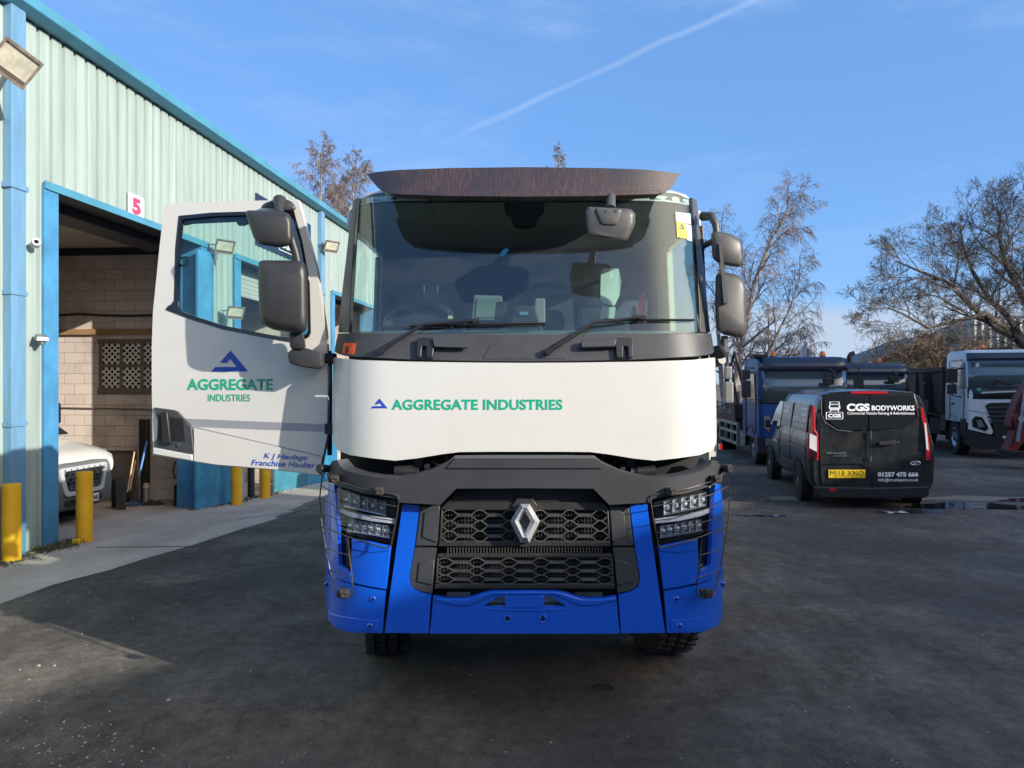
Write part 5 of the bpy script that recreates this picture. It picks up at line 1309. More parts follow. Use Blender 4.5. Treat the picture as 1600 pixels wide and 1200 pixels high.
# mirrors on the other side of the cab
mb = MB(); podmesh(mb, [(1118, 430), (1125, 425), (1150, 428), (1162, 436), (1166, 450), (1166.5, 515), (1162, 525), (1150, 527.5), (1128, 522), (1119, 515), (1117, 480)], 4.98, .13, .05, .78, 9, 5)
mm = mb.build('main_mirror', M_MIRP, tr, smooth=50)
mb = MB(); podmesh(mb, [(1111, 365), (1118, 361), (1140, 364), (1157, 374), (1161, 384), (1161.5, 410), (1157, 417), (1146, 417), (1123, 412), (1113, 404)], 4.98, .12, .05, .78, 8, 5)
mb.build('wide_angle_mirror', M_MIRP, tr, smooth=50)
mb = MB(); mb.hexa([P(1123, 380, 4.90), P(1128, 380, 4.90), P(1137, 474, 4.90), P(1131, 474, 4.90)], [P(1123, 380, 4.94), P(1128, 380, 4.94), P(1137, 474, 4.94), P(1131, 474, 4.94)])
mb.tube([P(1098, 338, 5.1), P(1112, 338, 5.02), P(1118, 350, 5.0), P(1120, 365, 5.0)], [.032, .030, .024, .022], 10); mb.tube([P(1098, 385, 5.1), P(1115, 376, 5.03)], .02, 8); mb.tube([P(1132, 525, 5.0), P(1131, 548, 5.0)], .022, 10)
mb.tube([P(1117, 552, 5.1), P(1131, 548, 5.0), P(1136, 553, 4.98)], [.05, .045, .02], 10); mb.tube([P(1117, 568, 5.1), P(1128, 562, 5.02)], .03, 8)
mb.build('mirror_arm', M_MIRP, mm, smooth=50)
# ================================================================== trees (bare, winter)
M_BIRCHT = mat('birch bark', (.36, .32, .29), .8, col2=(.16, .12, .10), vscale=9, stretch=(1, 1, .4))
M_BIRCHW = mat('birch twigs', (.165, .125, .11), .8)
M_OAKB = mat('oak bark', (.11, .095, .075), .9, var=.4, vscale=6, bump=.5, bscale=30, dist=.02)
M_OAKW = mat('oak twigs', (.11, .085, .065), .9)
def limb(mb, p, d, L, r, n, rnd, wob, grav, r_end=.35, sides=4):
    pts = [p.copy()]; rs = [r]; st = L / n
    for i in range(n):
        d = (d + Vector((rnd.uniform(-1, 1), rnd.uniform(-1, 1), rnd.uniform(-1, 1))) * wob + Vector((0, 0, grav))).normalized()
        p = p + d * st; pts.append(p.copy()); rs.append(r * (1 - (1 - r_end) * (i + 1) / n))
    mb.tube(pts, rs, sides, cap=False); return pts, rs, d
def spray(mb, p, d, L, r, depth, rnd, cfg):
    n = cfg['seg'][min(depth, len(cfg['seg']) - 1)]; g = cfg['grav'][min(depth, len(cfg['grav']) - 1)]; w = cfg['wob'][min(depth, len(cfg['wob']) - 1)]
    m_ = mb[0] if r > cfg['thick'] else mb[1]
    pts, rs, dd = limb(m_, p, d, L, r, n, rnd, w, g, .45, 6 if r > .05 else 4 if r > .02 else 3)
    if depth >= cfg['levels']: return
    k = cfg['kids'][min(depth, len(cfg['kids']) - 1)]
    for i in range(k):
        t = cfg['start'] + (1 - cfg['start']) * (i + rnd.random()) / k; j = min(len(pts) - 2, int(t * (len(pts) - 1))); f = t * (len(pts) - 1) - j; q = pts[j].lerp(pts[j + 1], min(1, f))
        base = (pts[j + 1] - pts[j]).normalized(); o = base.orthogonal().normalized(); o.rotate(Matrix.Rotation(rnd.uniform(0, 6.28), 3, base))
        ang = R(rnd.uniform(*cfg['ang'])); nd = (base * math.cos(ang) + o * math.sin(ang)).normalized()
        spray(mb, q, nd, L * rnd.uniform(*cfg['len']) * (1 - .35 * t), max(cfg['rmin'], rs[j] * cfg['rr']), depth + 1, rnd, cfg)
def tree(name, label, base, seed, cfg, trunk_pts, trunk_r, mats, cat='tree', group=None, stems=None):
    rnd = random.Random(seed); t = thing(name, label, cat, base, 0, group, world_space=True); A, B = MB(), MB(); tw = MB()
    for pts, r0, r1, kids, L0 in trunk_pts:
        pts = [Vector(base) + Vector(p) for p in pts]; n = len(pts); rs = [r0 + (r1 - r0) * i / (n - 1) for i in range(n)]
        tw.tube(pts, rs, 10)
        for i in range(kids):
            tt = cfg['first'] + (1 - cfg['first']) * (i + rnd.random() * .8) / kids; j = min(n - 2, int(tt * (n - 1))); f = tt * (n - 1) - j; q = pts[j].lerp(pts[j + 1], f)
            bd = (pts[j + 1] - pts[j]).normalized(); a = i * 2.4 + rnd.uniform(-.5, .5); o = bd.orthogonal().normalized(); o.rotate(Matrix.Rotation(a, 3, bd))
            ang = R(rnd.uniform(*cfg['bang'])); d = (bd * math.cos(ang) + o * math.sin(ang)).normalized()
            spray((A, B), q, d, L0 * rnd.uniform(.75, 1.2) * (1 - cfg['shrink'] * tt), rs[j] * cfg['br'], 1, rnd, cfg)
    tw.build('trunk', mats[0], t, smooth=60)
    if A.v: A.build('branches', mats[0], t, smooth=60, recalc=False)
    B.build('twigs', mats[1], t, recalc=False)
    return t
BIRCH = dict(seg=(6, 6, 6, 6), grav=(0, .01, -.06, -.26), wob=(.1, .15, .18, .20), thick=.024, levels=4, kids=(6, 7, 7, 5), start=.15, ang=(20, 46), len=(.48, .74), rmin=.0058, rr=.5, first=.22, bang=(22, 48), shrink=.62, br=.5)
def trunk_line(h, lean=(0, 0), n=9, seed=0, amp=.12):
    rnd = random.Random(seed); pts = []
    for i in range(n + 1):
        t = i / n; pts.append((lean[0] * t * t + (rnd.uniform(-amp, amp) if 0 < i else 0), lean[1] * t + (rnd.uniform(-amp, amp) if 0 < i else 0), h * t - .3 * (i == 0)))
    return pts
def top_at(px, py, Y): return ((px - CX) / F * Y, Y, CH + (HY - py) / F * Y)
# two birches over the warehouse roof, one tip over the cab
for px, py, Y, seed, lab in ((500, 222, 40, 3, 'slender bare birch rising over the warehouse roof, left of the pair'), (556, 236, 42, 8, 'slender bare birch half hidden behind the lorry roof, right of the pair'), (527, 286, 44, 14, 'shorter bare birch between the two taller ones over the warehouse')):
    x, y, z = top_at(px, py, Y); tree('birch_tree', lab, (x, y, G(x, y)), seed, dict(BIRCH, shrink=.75, rmin=.010, first=.3, bang=(18, 38)), [(trunk_line(z, (0, 0), 10, seed, .16), .17, .02, 32, 3.8)], 0, (M_BIRCHT, M_BIRCHW), group='birches beyond the warehouse')
x, y, z = top_at(869, 236, 46); tree('birch_tree', 'tip of a bare birch showing just over the lorry sun visor', (x, y, 0), 31, dict(BIRCH, shrink=.75, rmin=.010, first=.3, bang=(18, 38)), [(trunk_line(z, (0, 0), 10, 31, .16), .17, .02, 26, 2.6)], 0, (M_BIRCHT, M_BIRCHW), group='birches beyond the warehouse')
# the spreading birch right of the cab
x0 = (1140 - 800) / F * 30
tree('birch_tree', 'large bare birch with leaning stems and drooping twigs right of the lorry cab', (x0, 30, 0), 44, dict(BIRCH, rmin=.0052, shrink=.55, first=.2, kids=(7, 8, 6, 5)), [
    ([(0, 0, -.3), (.2, 0, 2), (.55, 0, 4), (1.0, .1, 6), (1.6, .1, 7.6), (2.1, .1, 8.4), (2.45, .1, 9.1)], .14, .02, 19, 2.5),
    ([(.1, .3, -.3), (-.2, .4, 2), (-.3, .6, 4.5), (-.2, .7, 6.5), (0, .8, 8.2)], .12, .02, 13, 2.3),
    ([(.2, 0, .5), (.9, -.1, 2.2), (1.6, -.2, 3.6), (2.3, -.2, 5.0), (2.8, -.2, 6.6)], .09, .018, 14, 2.3),
    ([(.2, .2, .3), (1.0, .2, 1.6), (2.0, .2, 2.6), (3.0, .2, 3.5)], .09, .018, 12, 2.2)], 0, (M_BIRCHT, M_BIRCHW))
# the oak at the right
OAK = dict(seg=(6, 6, 5, 4, 3), grav=(0, .03, .03, .02, 0), wob=(.12, .20, .22, .24, .26), thick=.026, levels=5, kids=(5, 5, 6, 5, 4), start=.15, ang=(24, 56), len=(.52, .80), rmin=.0058, rr=.50, first=.22, bang=(28, 58), shrink=.2, br=.42)
xo = (1640 - 800) / F * 30
def PT(px, py, dy=0.): Y = 30 + dy; return ((px - CX) / F * Y - xo, dy, CH + (HY - py) / F * Y)
tree('oak_tree', 'big spreading bare oak with dark crooked limbs behind the white lorry', (xo, 30, 0), 52, OAK, [
    ([(0, 0, -.3), (-.05, 0, 1.2), (0, 0, 2.4), (.1, .2, 4.0), (.2, .4, 5.4), (.0, .5, 6.8), (.3, .5, 8.0)], .34, .05, 12, 3.0),
    ([PT(1640, 560), PT(1600, 535), PT(1560, 515, -.5), PT(1520, 480, -1), PT(1480, 440, -1.2), PT(1440, 425, -1.5), PT(1400, 408, -1.6)], .17, .025, 12, 2.0),
    ([PT(1600, 535), PT(1575, 495, .5), PT(1548, 470, 1), PT(1520, 425, 1.2), PT(1505, 385, 1.4), PT(1500, 350, 1.5)], .15, .022, 11, 2.0),
    ([PT(1590, 530), PT(1540, 490, -1), PT(1500, 500, -1.5), PT(1450, 512, -2), PT(1410, 490, -2.2), PT(1380, 478, -2.4)], .11, .018, 9, 1.7),
    ([PT(1640, 540), PT(1600, 470, 1), PT(1570, 410, 1.5), PT(1560, 365, 2), PT(1565, 325, 2.2)], .16, .022, 11, 2.1)], 0, (M_OAKB, M_OAKW))
tree('oak_tree', 'second bare oak at the right edge, farther back than the spreading one', (33, 42, 0), 63, dict(OAK, levels=4, kids=(5, 6, 6, 5), rmin=.011), [([(0, 0, -.3), (0, 0, 2.5), (-.3, 0, 4.5), (-.2, 0, 7), (0, 0, 9)], .4, .05, 14, 3.6)], 0, (M_OAKB, M_OAKW))
# brown scrub and hawthorn behind the parked lorries
M_SCRUB = mat('brown scrub twigs', (.20, .135, .085), .9); M_SCRUB2 = mat('green grey scrub twigs', (.19, .17, .10), .9)
SCR = dict(seg=(4, 4, 3, 3), grav=(0, .03, 0, -.02), wob=(.15, .25, .3, .35), thick=.05, levels=3, kids=(7, 7, 6, 4), start=.1, ang=(25, 60), len=(.45, .7), rmin=.010, rr=.5, first=.02, bang=(15, 60), shrink=.2, br=.7)
for i, (px, Y, h, m_, lab) in enumerate(((1385, 38, 3.4, M_SCRUB2, 'greenish bare shrub at the left end of the scrub behind the parked lorries'), (1415, 40, 4.9, M_SCRUB, 'tall brown bare shrub in front of the dark shed'), (1450, 39, 5.4, M_SCRUB, 'rounded brown bare shrub beneath the oak limbs'), (1490, 40, 5.3, M_SCRUB, 'dense brown bare shrub left of the white lorry cab'), (1530, 41, 4.6, M_SCRUB2, 'greenish bare shrub above the white lorry roof'), (1570, 40, 4.8, M_SCRUB, 'brown bare shrub under the crooked oak limbs'), (1612, 41, 4.8, M_SCRUB2, 'bare shrub at the right edge of the scrub'))):
    x = (px - CX) / F * Y; rnd = random.Random(i); st = []
    for k in range(7):
        a = k * .9; l = .8 * h * .35; st.append(([(math.cos(a) * .5, math.sin(a) * .5, -.2), (math.cos(a) * l * .5, math.sin(a) * l * .5, h * .4), (math.cos(a) * l, math.sin(a) * l, h * .72)], .05, .015, 9, h * .36))
    tree('scrub_bush', lab, (x, Y, 0), 70 + i, SCR, st, 0, (M_OAKB, m_), cat='shrub', group='scrub behind the lorries')
# far sheds seen through the branches
def shed(name, label, pts, Yd, z, m, roofm):
    (xa, ya), (xb, yb) = pts; t = thing(name, label, 'building', (xa, ya, 0), world_space=True); mb = MB(); n = 60
    d = Vector((xb - xa, yb - ya)); 
    for i in range(n * 2 + 1):
        u = i / (2 * n); o = .12 if i % 2 else 0; p = Vector((xa, ya)) + d * u + Vector((d.y, -d.x)).normalized() * o
        mb.v += [(p.x, p.y, -.5), (p.x, p.y, z[0] + (z[1] - z[0]) * u)]
    for i in range(2 * n): mb.face(2 * i, 2 * i + 2, 2 * i + 3, 2 * i + 1)
    mb.build('wall', m, t)
    mb = MB(); dp = Vector((-d.y, d.x)).normalized() * Yd
    mb.hexa([(xa, ya, z[0]), (xb, yb, z[1]), (xb + dp.x, yb + dp.y, z[1]), (xa + dp.x, ya + dp.y, z[0])], [(xa, ya, z[0] + .25), (xb, yb, z[1] + .25), (xb + dp.x, yb + dp.y, z[1] + .25), (xa + dp.x, ya + dp.y, z[0] + .25)]); mb.build('roof', roofm, t)
    mb = MB(); mb.hexa([(xa, ya, -.5), (xa + dp.x, ya + dp.y, -.5), (xa + dp.x, ya + dp.y, z[0]), (xa, ya, z[0])], [(xa + .2, ya, -.5), (xa + dp.x + .2, ya + dp.y, -.5), (xa + dp.x + .2, ya + dp.y, z[0]), (xa + .2, ya, z[0])]); mb.build('end_wall', m, t)
M_SHED = mat('blue grey sheeting', (.07, .09, .105), .6, var=.2); M_SHED2 = mat('pale sheeting', (.45, .46, .42), .6, var=.2)
shed('metal_shed', 'dark blue grey metal shed with a rising roofline behind the brown scrub', ((26.9, 58), (32.0, 57)), 14, (3.6, 5.7), M_SHED, M_SHED)
shed('long_shed', 'long pale industrial shed seen through the oak branches', ((37, 62), (66, 50)), 18, (7.2, 7.2), M_SHED2, M_GALV)
# hedge line along the far boundary
def far_hedge():
    mb = MB(); rnd = random.Random(90)
    for k in range(9000):
        x = rnd.uniform(-30, 75); y = 62 + rnd.uniform(0, 10); h = (2.0 + 1.2 * noise.noise(Vector((x * .15, 3, 0)))) * rnd.random() ** .5
        a = rnd.uniform(0, 6.28); l = rnd.uniform(.4, 1.0); q = Vector((x, y, max(0, h))); d = Vector((math.cos(a) * l * .5, math.sin(a) * l * .5, l * rnd.uniform(.2, 1))); w = Vector((.025, 0, .0))
        mb.add([q - w, q + w, q + d], [(0, 1, 2)])
    o = mb.build('far_hedge', mat('far hedge twigs', (.13, .11, .075), .9), recalc=False); tag(o, kind='stuff')
far_hedge()
# ================================================================== parked vehicles
M_VBLACK = mat('van black paint', (.012, .014, .015), .20, coat=.35, spec=.35, rvar=.06, vscale=4, col2=(.030, .032, .032))
M_NAVYP = mat('navy cab paint', (.012, .018, .040), .35, coat=.4)
M_CABBLUE = mat('cab blue paint', (.008, .070, .26), .45, coat=.15, spec=.3, var=.4, vscale=2)
M_CABWHITE = mat('cab white paint', (.62, .64, .66), .35, coat=.3, var=.12, vscale=1.5)
M_DGLASS = mat('dark vehicle glass', (.035, .05, .052), .06, coat=.6, spec=.8)
M_LGLASS = mat('pale reflecting glass', (.075, .105, .12), .08, coat=.8, spec=1.)
M_RUST = mat('brown tipper steel', (.10, .045, .035), .7, col2=(.055, .035, .03), vscale=4)
M_DREDP = mat('dark red paint', (.20, .020, .018), .5, var=.5, vscale=5)
M_PLATEY = mat('yellow plate', (.80, .52, .02), .35); M_PLATEW = mat('white plate', (.75, .75, .72), .35)
class Frame:
    """local frame of a parked vehicle, with sight lines onto its faces"""
    def __init__(s, origin, rz):
        s.o = Vector(origin); s.rz = rz; s.m = Matrix.Translation(s.o) @ Matrix.Rotation(rz, 4, 'Z'); s.i = s.m.inverted()
        s.c = s.i @ Vector((0, 0, CH))
    def ray(s, px, py): return (s.i.to_3x3() @ Vector(((px - CX) / F, 1, (HY - py) / F)))
    def onY(s, px, py, y=0., lean=0., z0=1.):
        d = s.ray(px, py); yy = y
        for _ in range(8): t = (yy - s.c.y) / d.y; p = s.c + d * t; yy = y + lean * max(0, p.z - z0)
        return p
    def onX(s, px, py, x=0.): d = s.ray(px, py); t = (x - s.c.x) / d.x; return s.c + d * t
def loft(st, name, m, parent, smooth=35, bev=None, mirror=True, close=True):
    """st: list of (y, [(x, z), ...]) half sections from bottom to top"""
    mb = MB(); n = None
    for y, half in st:
        ring = [(x, z) for x, z in half] + [(-x, z) for x, z in reversed(half)]
        n = len(ring)
        for (x, z) in ring: mb.v.append((x, y[int(0)] if isinstance(y, tuple) else y, z))
    for j in range(len(st) - 1):
        for k in range(n): mb.face(j * n + k, j * n + (k + 1) % n, (j + 1) * n + (k + 1) % n, (j + 1) * n + k)
    if close: mb.face(*range(n)); mb.face(*[(len(st) - 1) * n + k for k in range(n)])
    return mb.build(name, m, parent, smooth=smooth, bev=bev)
def lpoly(name, pts, off, m, parent, bev=None):
    """thin plate from coplanar-ish 3-D points, thickened along off"""
    mb = MB(); n = len(pts); mb.add([p for p in pts] + [p + off for p in pts], [tuple(range(n))[::-1], tuple(range(n, 2 * n))] + [(i, (i + 1) % n, n + (i + 1) % n, n + i) for i in range(n)])
    return mb.build(name, m, parent, bev=bev)

# ---------------------------------------------------------------- black van
fv = Frame((5.90, 12.56, -.02), R(-9.5))
van = thing('black_van', 'black panel van seen from behind with white bodyworks lettering on its rear doors', 'van', fv.o, fv.rz)
def vsec(zt, wt=1., zb=.34, hw=.955):
    k = (zt - .34) / 1.63
    f = lambda z: .34 + (z - .34) * k
    return [(.70 * wt, zb), (.90 * wt, zb + .02), (hw * wt, .48), ((hw + .015) * wt, f(.85)), (hw * wt, f(1.10)), (.915 * wt, f(1.25)), (.875 * wt, f(1.50)), (.82 * wt, f(1.75)), (.765 * wt, f(1.87)), (.66 * wt, f(1.94)), (.35 * wt, f(1.968)), (.0, f(1.975))]
def rear_lean(z): return .10 * max(0, z - 1.) ** 1.2
st = []
mb = MB()
secs = [(0.0, 1.955, .955), (.05, 1.965, .985), (.14, 1.97, 1.), (.5, 1.975, 1.), (2.6, 1.975, 1.), (3.05, 1.96, 1.), (3.3, 1.90, .995), (3.75, 1.58, .99), (4.15, 1.30, .98), (4.6, 1.14, .95), (4.85, .98, .88), (4.93, .80, .80)]
n = None
for y, zt, wt in secs:
    h = vsec(zt, wt); ring = h + [(-x, z) for x, z in reversed(h)][1:]; n = len(ring)
    for x, z in ring: mb.v.append((x, y + (rear_lean(z) if y < .5 else 0), z))
for j in range(len(secs) - 1):
    for k in range(n): mb.face(j * n + k, j * n + (k + 1) % n, (j + 1) * n + (k + 1) % n, (j + 1) * n + k)
mb.face(*range(n)); mb.face(*[(len(secs) - 1) * n + k for k in range(n)])
body = mb.build('body', M_VBLACK, van, smooth=28)
V = lambda px, py, o=.0: fv.onY(px, py, -o, .11, 1.0)
OFFY = Vector((0, .012, 0))
def vpl(name, pts, m, par=body, o=.012, th=.012, bev=.003): return lpoly(name, [V(x, y, o) for x, y in pts], Vector((0, th, 0)), m, par, bev)
vpl('rear_door', [(1283, 616), (1355.5, 614), (1362, 762), (1284, 764), (1281, 700)], M_VBLACK, van, .016, .014, .006)
vpl('rear_door', [(1357.5, 614), (1429, 616), (1436, 640), (1447, 700), (1449, 762), (1364, 762)], M_VBLACK, van, .016, .014, .006)
rw = mat('blanked window gloss', (.012, .014, .015), .22, coat=.15, spec=.3)
vpl('door_window_panel', roundpoly([(1288, 620), (1355, 618), (1355.5, 671), (1312, 672), (1288, 652)], 4, 3), rw, van, .021, .006, .004)
vpl('door_window_panel', roundpoly([(1358, 618), (1429, 618), (1433, 650), (1414, 668), (1358.5, 672)], 4, 3), rw, van, .021, .006, .004)
mb = MB(); mb.tube([V(x, y, .026) for x, y in ((1283, 619), (1284, 648), (1290, 660), (1309, 672), (1330, 674))], .004, 5); mb.build('trim_line', mat('pale trim edge', (.25, .26, .26), .3), body)
mb = MB(); mb.tube([V(x, y, .017) for x, y in ((1355, 612), (1357, 640), (1360, 668), (1361.5, 700), (1363, 762))], .004, 5); mb.build('door_gap', M_BLACK, body)
for y0, y1 in ((673, 686), (713, 721)):
    mb = MB(); mb.box(V(1361, (y0 + y1) / 2, .03), (.018, .012, (y1 - y0) / 94)); mb.build('door_hinge', M_STEEL, body)
vpl('high_stop_lamp', [(1330, 611.5), (1385, 611.5), (1386, 615.5), (1329, 615.5)], M_REDL, van, .030, .03, .003)
VT = lambda u, v: V(u, v, .0245)
logo_truck(lambda u, v: VT(1290.5 + 27 * u, 655 - 28 * v), 'truck_emblem', M_WHITET, body)
text('rear_lettering', 'CGS', VT, (1323, 630.5, 1359, 642.5), M_WHITET, body, bold=.05)
text('rear_lettering', 'BODYWORKS', VT, (1362, 633.5, 1429, 641.5), M_WHITET, body, bold=.03)
text('rear_lettering', 'Commercial Vehicle Painting & Refurbishment', VT, (1324, 643.5, 1429, 649), M_WHITET, body, bold=.012)
text('rear_lettering', '01257 475 666', VT, (1371.5, 737.5, 1435, 745), M_WHITET, body, bold=.05)
text('rear_lettering', 'info@truckpaint.co.uk', VT, (1372, 747, 1435, 753.5), M_WHITET, body, bold=.008)
M_BADGE = mat('silver badge', (.55, .56, .58), .25, metal=.8)
text('model_badge', 'TRANSIT', VT, (1291, 706.5, 1322, 709.5), M_BADGE, body, bold=.01); text('model_badge', 'CUSTOM', VT, (1302, 711, 1323, 713.5), M_BADGE, body)
mb = MB(); c_ = V(1430.5, 723.5, .024); ring_ = [c_ + Vector((.075 * math.cos(a), 0, .030 * math.sin(a))) for a in [2 * math.pi * k / 24 for k in range(25)]]; mb.tube(ring_, .005, 5, cap=False); mb.tube([c_ + Vector((-.05, 0, 0)), c_ + Vector((-.02, 0, .008)), c_ + Vector((.0, 0, -.005)), c_ + Vector((.05, 0, .004))], .004, 5); mb.build('oval_badge', M_BADGE, body)
mb = MB(); mb.tube([V(1288, 732, .026), V(1292, 724, .026), V(1352, 723, .026), V(1359, 729, .026)], .008, 6); mb.build('plate_lamp_strip', M_VBLACK, body, smooth=60)
pl = vpl('number_plate', [(1294.5, 734), (1352, 734), (1352, 747), (1294.5, 747)], M_PLATEY, van, .024, .008, .002)
text('plate_letters', 'MJ18 XNO', lambda u, v: V(u, v, .026), (1297, 735.5, 1349.5, 745.5), M_BLACKT, pl, spacing=1.12)
dh = vpl('door_handle', roundpoly([(1373, 690), (1400, 688), (1400, 694), (1374, 696)], 3, 3), M_BLKP, van, .045, .03, .004)
mb = MB(); c_ = V(1403, 691, .03); mb.lathe([(0, -.01), (.014, -.008), (.016, .01)], c_, 'Y', 12); mb.build('door_lock', M_STEEL, dh)
bp_ = [(1273, 760), (1360, 762), (1452, 760), (1453, 772), (1448, 778), (1360, 779), (1284, 778), (1274, 773)]
lpoly('rear_bumper', [V(x, y, .07) for x, y in bp_], Vector((0, .12, 0)), M_BLKP, van, .02)
vpl('reflector', [(1296, 763), (1306, 763), (1306, 768), (1296, 768)], M_REDL, van, .075, .01, .002)
for sx, pts, pw in ((-1, [(1266, 637), (1273, 634), (1274.5, 672), (1279, 680), (1279, 720), (1266, 717), (1265, 680), (1267, 672)], [(1267, 677), (1278, 682), (1278, 706), (1266.5, 700)]), (1, [(1437, 636), (1440, 637), (1446, 660), (1452, 700), (1453, 719), (1446, 719), (1446, 690), (1440, 660)], [(1444, 660), (1447, 662), (1451, 704), (1447.5, 702)])):
    q = []
    for x, y in pts:
        p = fv.onX(x, y, -.962) if sx < 0 else V(x, y, .02)
        if sx < 0:
            p = V(x, y, .018)
            if x < 1272: p = Vector((-.975, .0, p.z)) + Vector((0, max(0., (1272 - x) / 94 * 1.6) + rear_lean(p.z), 0)); p.x = -.978 + .09 * max(0, p.z - 1.1)
        q.append(p)
    o = lpoly('tail_lamp', q, Vector((-.012 * sx * -1 if sx > 0 else -.02, -.012, 0)), M_REDL, van, .004)
    q2 = [V(x, y, .04) + Vector((-.018 if sx < 0 else 0, 0, 0)) for x, y in pw]; lpoly('clear_lens', q2, Vector((0, -.006, 0)), mat('clear lens', (.62, .58, .58), .12, coat=.6) if 'clear lens' not in MATS else MATS['clear lens'], o)
for px, py in ((1279, 650), (1434, 647)):
    mb = MB(); mb.box(V(px, py, .02), (.03, .03, .10)); mb.build('door_hinge', M_BLACK, body)
# side: dark glazing, door lines, rubbing strip, lettering, wheel arches
SX = lambda px, py, o=0.: fv.onX(px, py, -.965 - o)
def side_z(z): return -(.97 - .0 * z - (.16 * max(0, z - 1.1) ** 1.0))
def sp(y, z, o=.004): return Vector((side_z(z) - o - .02 * max(0, z - 1.5), y, z))
for y0, y1, nm in ((.45, 1.75, 'side_window_panel'), (1.85, 2.85, 'side_window_panel')):
    q = [sp(y0, 1.24), sp(y1, 1.24), sp(y1, 1.72), sp(y0 + .08, 1.72)]; lpoly(nm, q, Vector((.006, 0, 0)), rw, van)
lpoly('front_door_window', [sp(2.95, 1.22), sp(4.0, 1.20), sp(3.62, 1.55), sp(3.3, 1.72), sp(2.95, 1.72)], Vector((.006, 0, 0)), M_DGLASS, van)
for y_ in (.38, 1.80, 2.90, 3.95):
    mb = MB(); mb.tube([sp(y_, .45, .001), sp(y_, 1.1, .001), sp(y_, 1.75, .001)], .006, 4); mb.build('door_gap', M_BLACK, body)
mb = MB(); mb.box((-.985, 1.35, .95), (.012, 1.9, .035)); mb.build('slide_rail', M_STEEL, body)
mb = MB(); mb.box((-.985, 1.95, .60), (.02, 1.4, .10)); mb.build('rubbing_strip', M_BLKP, body, bev=.005)
for s_, y0, y1, z0, z1, bo_ in (('CGS', 1.05, .60, 1.50, 1.66, .06), ('BODYWORKS', 1.70, .55, 1.40, 1.48, .03), ('Commercial Vehicle', 1.65, .60, 1.31, 1.37, .01), ('CGS', 2.75, 2.2, 1.50, 1.66, .06), ('BODYWORKS', 2.8, 2.0, 1.40, 1.48, .03)):
    text('side_lettering', s_, lambda u, v, a=y0, b=y1, c=z0, d=z1: sp(a + (b - a) * u, c + (d - c) * v, .008), (0, 1, 1, 0), M_WHITET, body, bold=bo_)
text('side_lettering', '666', lambda u, v: sp(3.5 - .4 * u, .88 + .07 * v, .012), (0, 1, 1, 0), M_WHITET, body, bold=.03)
mb = MB(); podm = [(-1.10, 4.0, 1.25)]; mb.box((-1.03, 3.98, 1.22), (.10, .08, .17)); mb.box((-.97, 4.0, 1.16), (.08, .05, .05)); mb.build('door_mirror', M_BLKP, van, bev=.02)
for y_ in (.98, 4.02):
    for sx in (-1, 1):
        mb = MB(); pr = [(y_ + .40 * math.cos(R(a)), .35 + .40 * math.sin(R(a))) for a in range(-10, 191, 20)]
        for y, z in pr: mb.v += [(sx * .976, y, z), (sx * .72, y, z)]
        for k in range(len(pr) - 1): mb.face(2 * k, 2 * k + 2, 2 * k + 3, 2 * k + 1)
        base = len(mb.v); mb.v += [(sx * .978, y_ + .385 * math.cos(2 * math.pi * k / 24), .35 + .385 * math.sin(2 * math.pi * k / 24)) for k in range(24)]; mb.face(*range(base, base + 24))
        mb.build('wheel_arch', M_BLACK, van)
        make_wheel(van, (sx * .885, y_, .335), .335, .22, sx, tread=False, rim_mat=M_RIM)
mb = MB(); mb.box((0, 2.4, .33), (1.5, 4.2, .1)); mb.cyl((-.8, .98, .33), (.8, .98, .33), .06, 8); mb.cyl((.35, .15, .24), (.35, .5, .28), .035, 10); mb.build('underbody', M_BLACK, van)

# ---------------------------------------------------------------- cab builder for the lorries
def cab(parent, w, length, z0, z1, m, tilt=.10, rc=.22, top_r=.10, zw=1.6):
    """rounded cab with its front plane at y = 0 (x from 0 to w)"""
    mb = MB(); rings = []
    zs = [(z0, 0., 0.), (z0 + .3, 0, -.02), (zw, 0, 0.)] + [(zw + (z1 - top_r - zw) * k / 3, .012 * k, tilt * k / 3) for k in (1, 2, 3)] + [(z1 - top_r * .45, .05, tilt + .03), (z1 - top_r * .1, .10, tilt + .10), (z1, .18, tilt + .22)]
    for z, ins, sh in zs:
        pts = []
        for cx, a0 in ((ins + rc, 180), (w - ins - rc, 270)):
            for k in range(7):
                a = R(a0 + 90 * k / 6); pts.append((cx + rc * math.cos(a), sh + rc + rc * math.sin(a), z))
        pts += [(w - ins, length - ins, z), (ins, length - ins, z)]; rings.append(pts)
    n = len(rings[0])
    for r in rings: mb.v += r
    for j in range(len(rings) - 1):
        for k in range(n): mb.face(j * n + k, j * n + (k + 1) % n, (j + 1) * n + (k + 1) % n, (j + 1) * n + k)
    mb.face(*range(n)); mb.face(*[(len(rings) - 1) * n + k for k in range(n)])
    return mb.build('cab', m, parent, smooth=38)
def beacon(parent, x, y, z, r=.07):
    mb = MB(); mb.lathe([(0, .16), (r * .7, .15), (r, .10), (r, .03)], (x, y, z), 'Z', 16); o = mb.build('beacon', M_ORANGE, parent, smooth=50)
    mb = MB(); mb.lathe([(r * 1.1, .03), (r * 1.1, -.02), (0, -.02)], (x, y, z), 'Z', 16); mb.build('beacon_base', M_BLACK, o); return o
def mirror_pair(parent, x, y, z, sx, m=None):
    m = m or M_BLKP; mb = MB(); mb.box((x, y, z), (.22, .12, .42)); mb.box((x, y, z + .36), (.20, .12, .24)); o = mb.build('mirror', m, parent, bev=.03)
    mb = MB(); mb.tube([(x - sx * .22, y + .1, z + .52), (x, y + .05, z + .52), (x, y + .05, z - .28), (x - sx * .22, y + .1, z - .28)], .018, 6); mb.build('mirror_arm', M_BLACK, o)
    return o
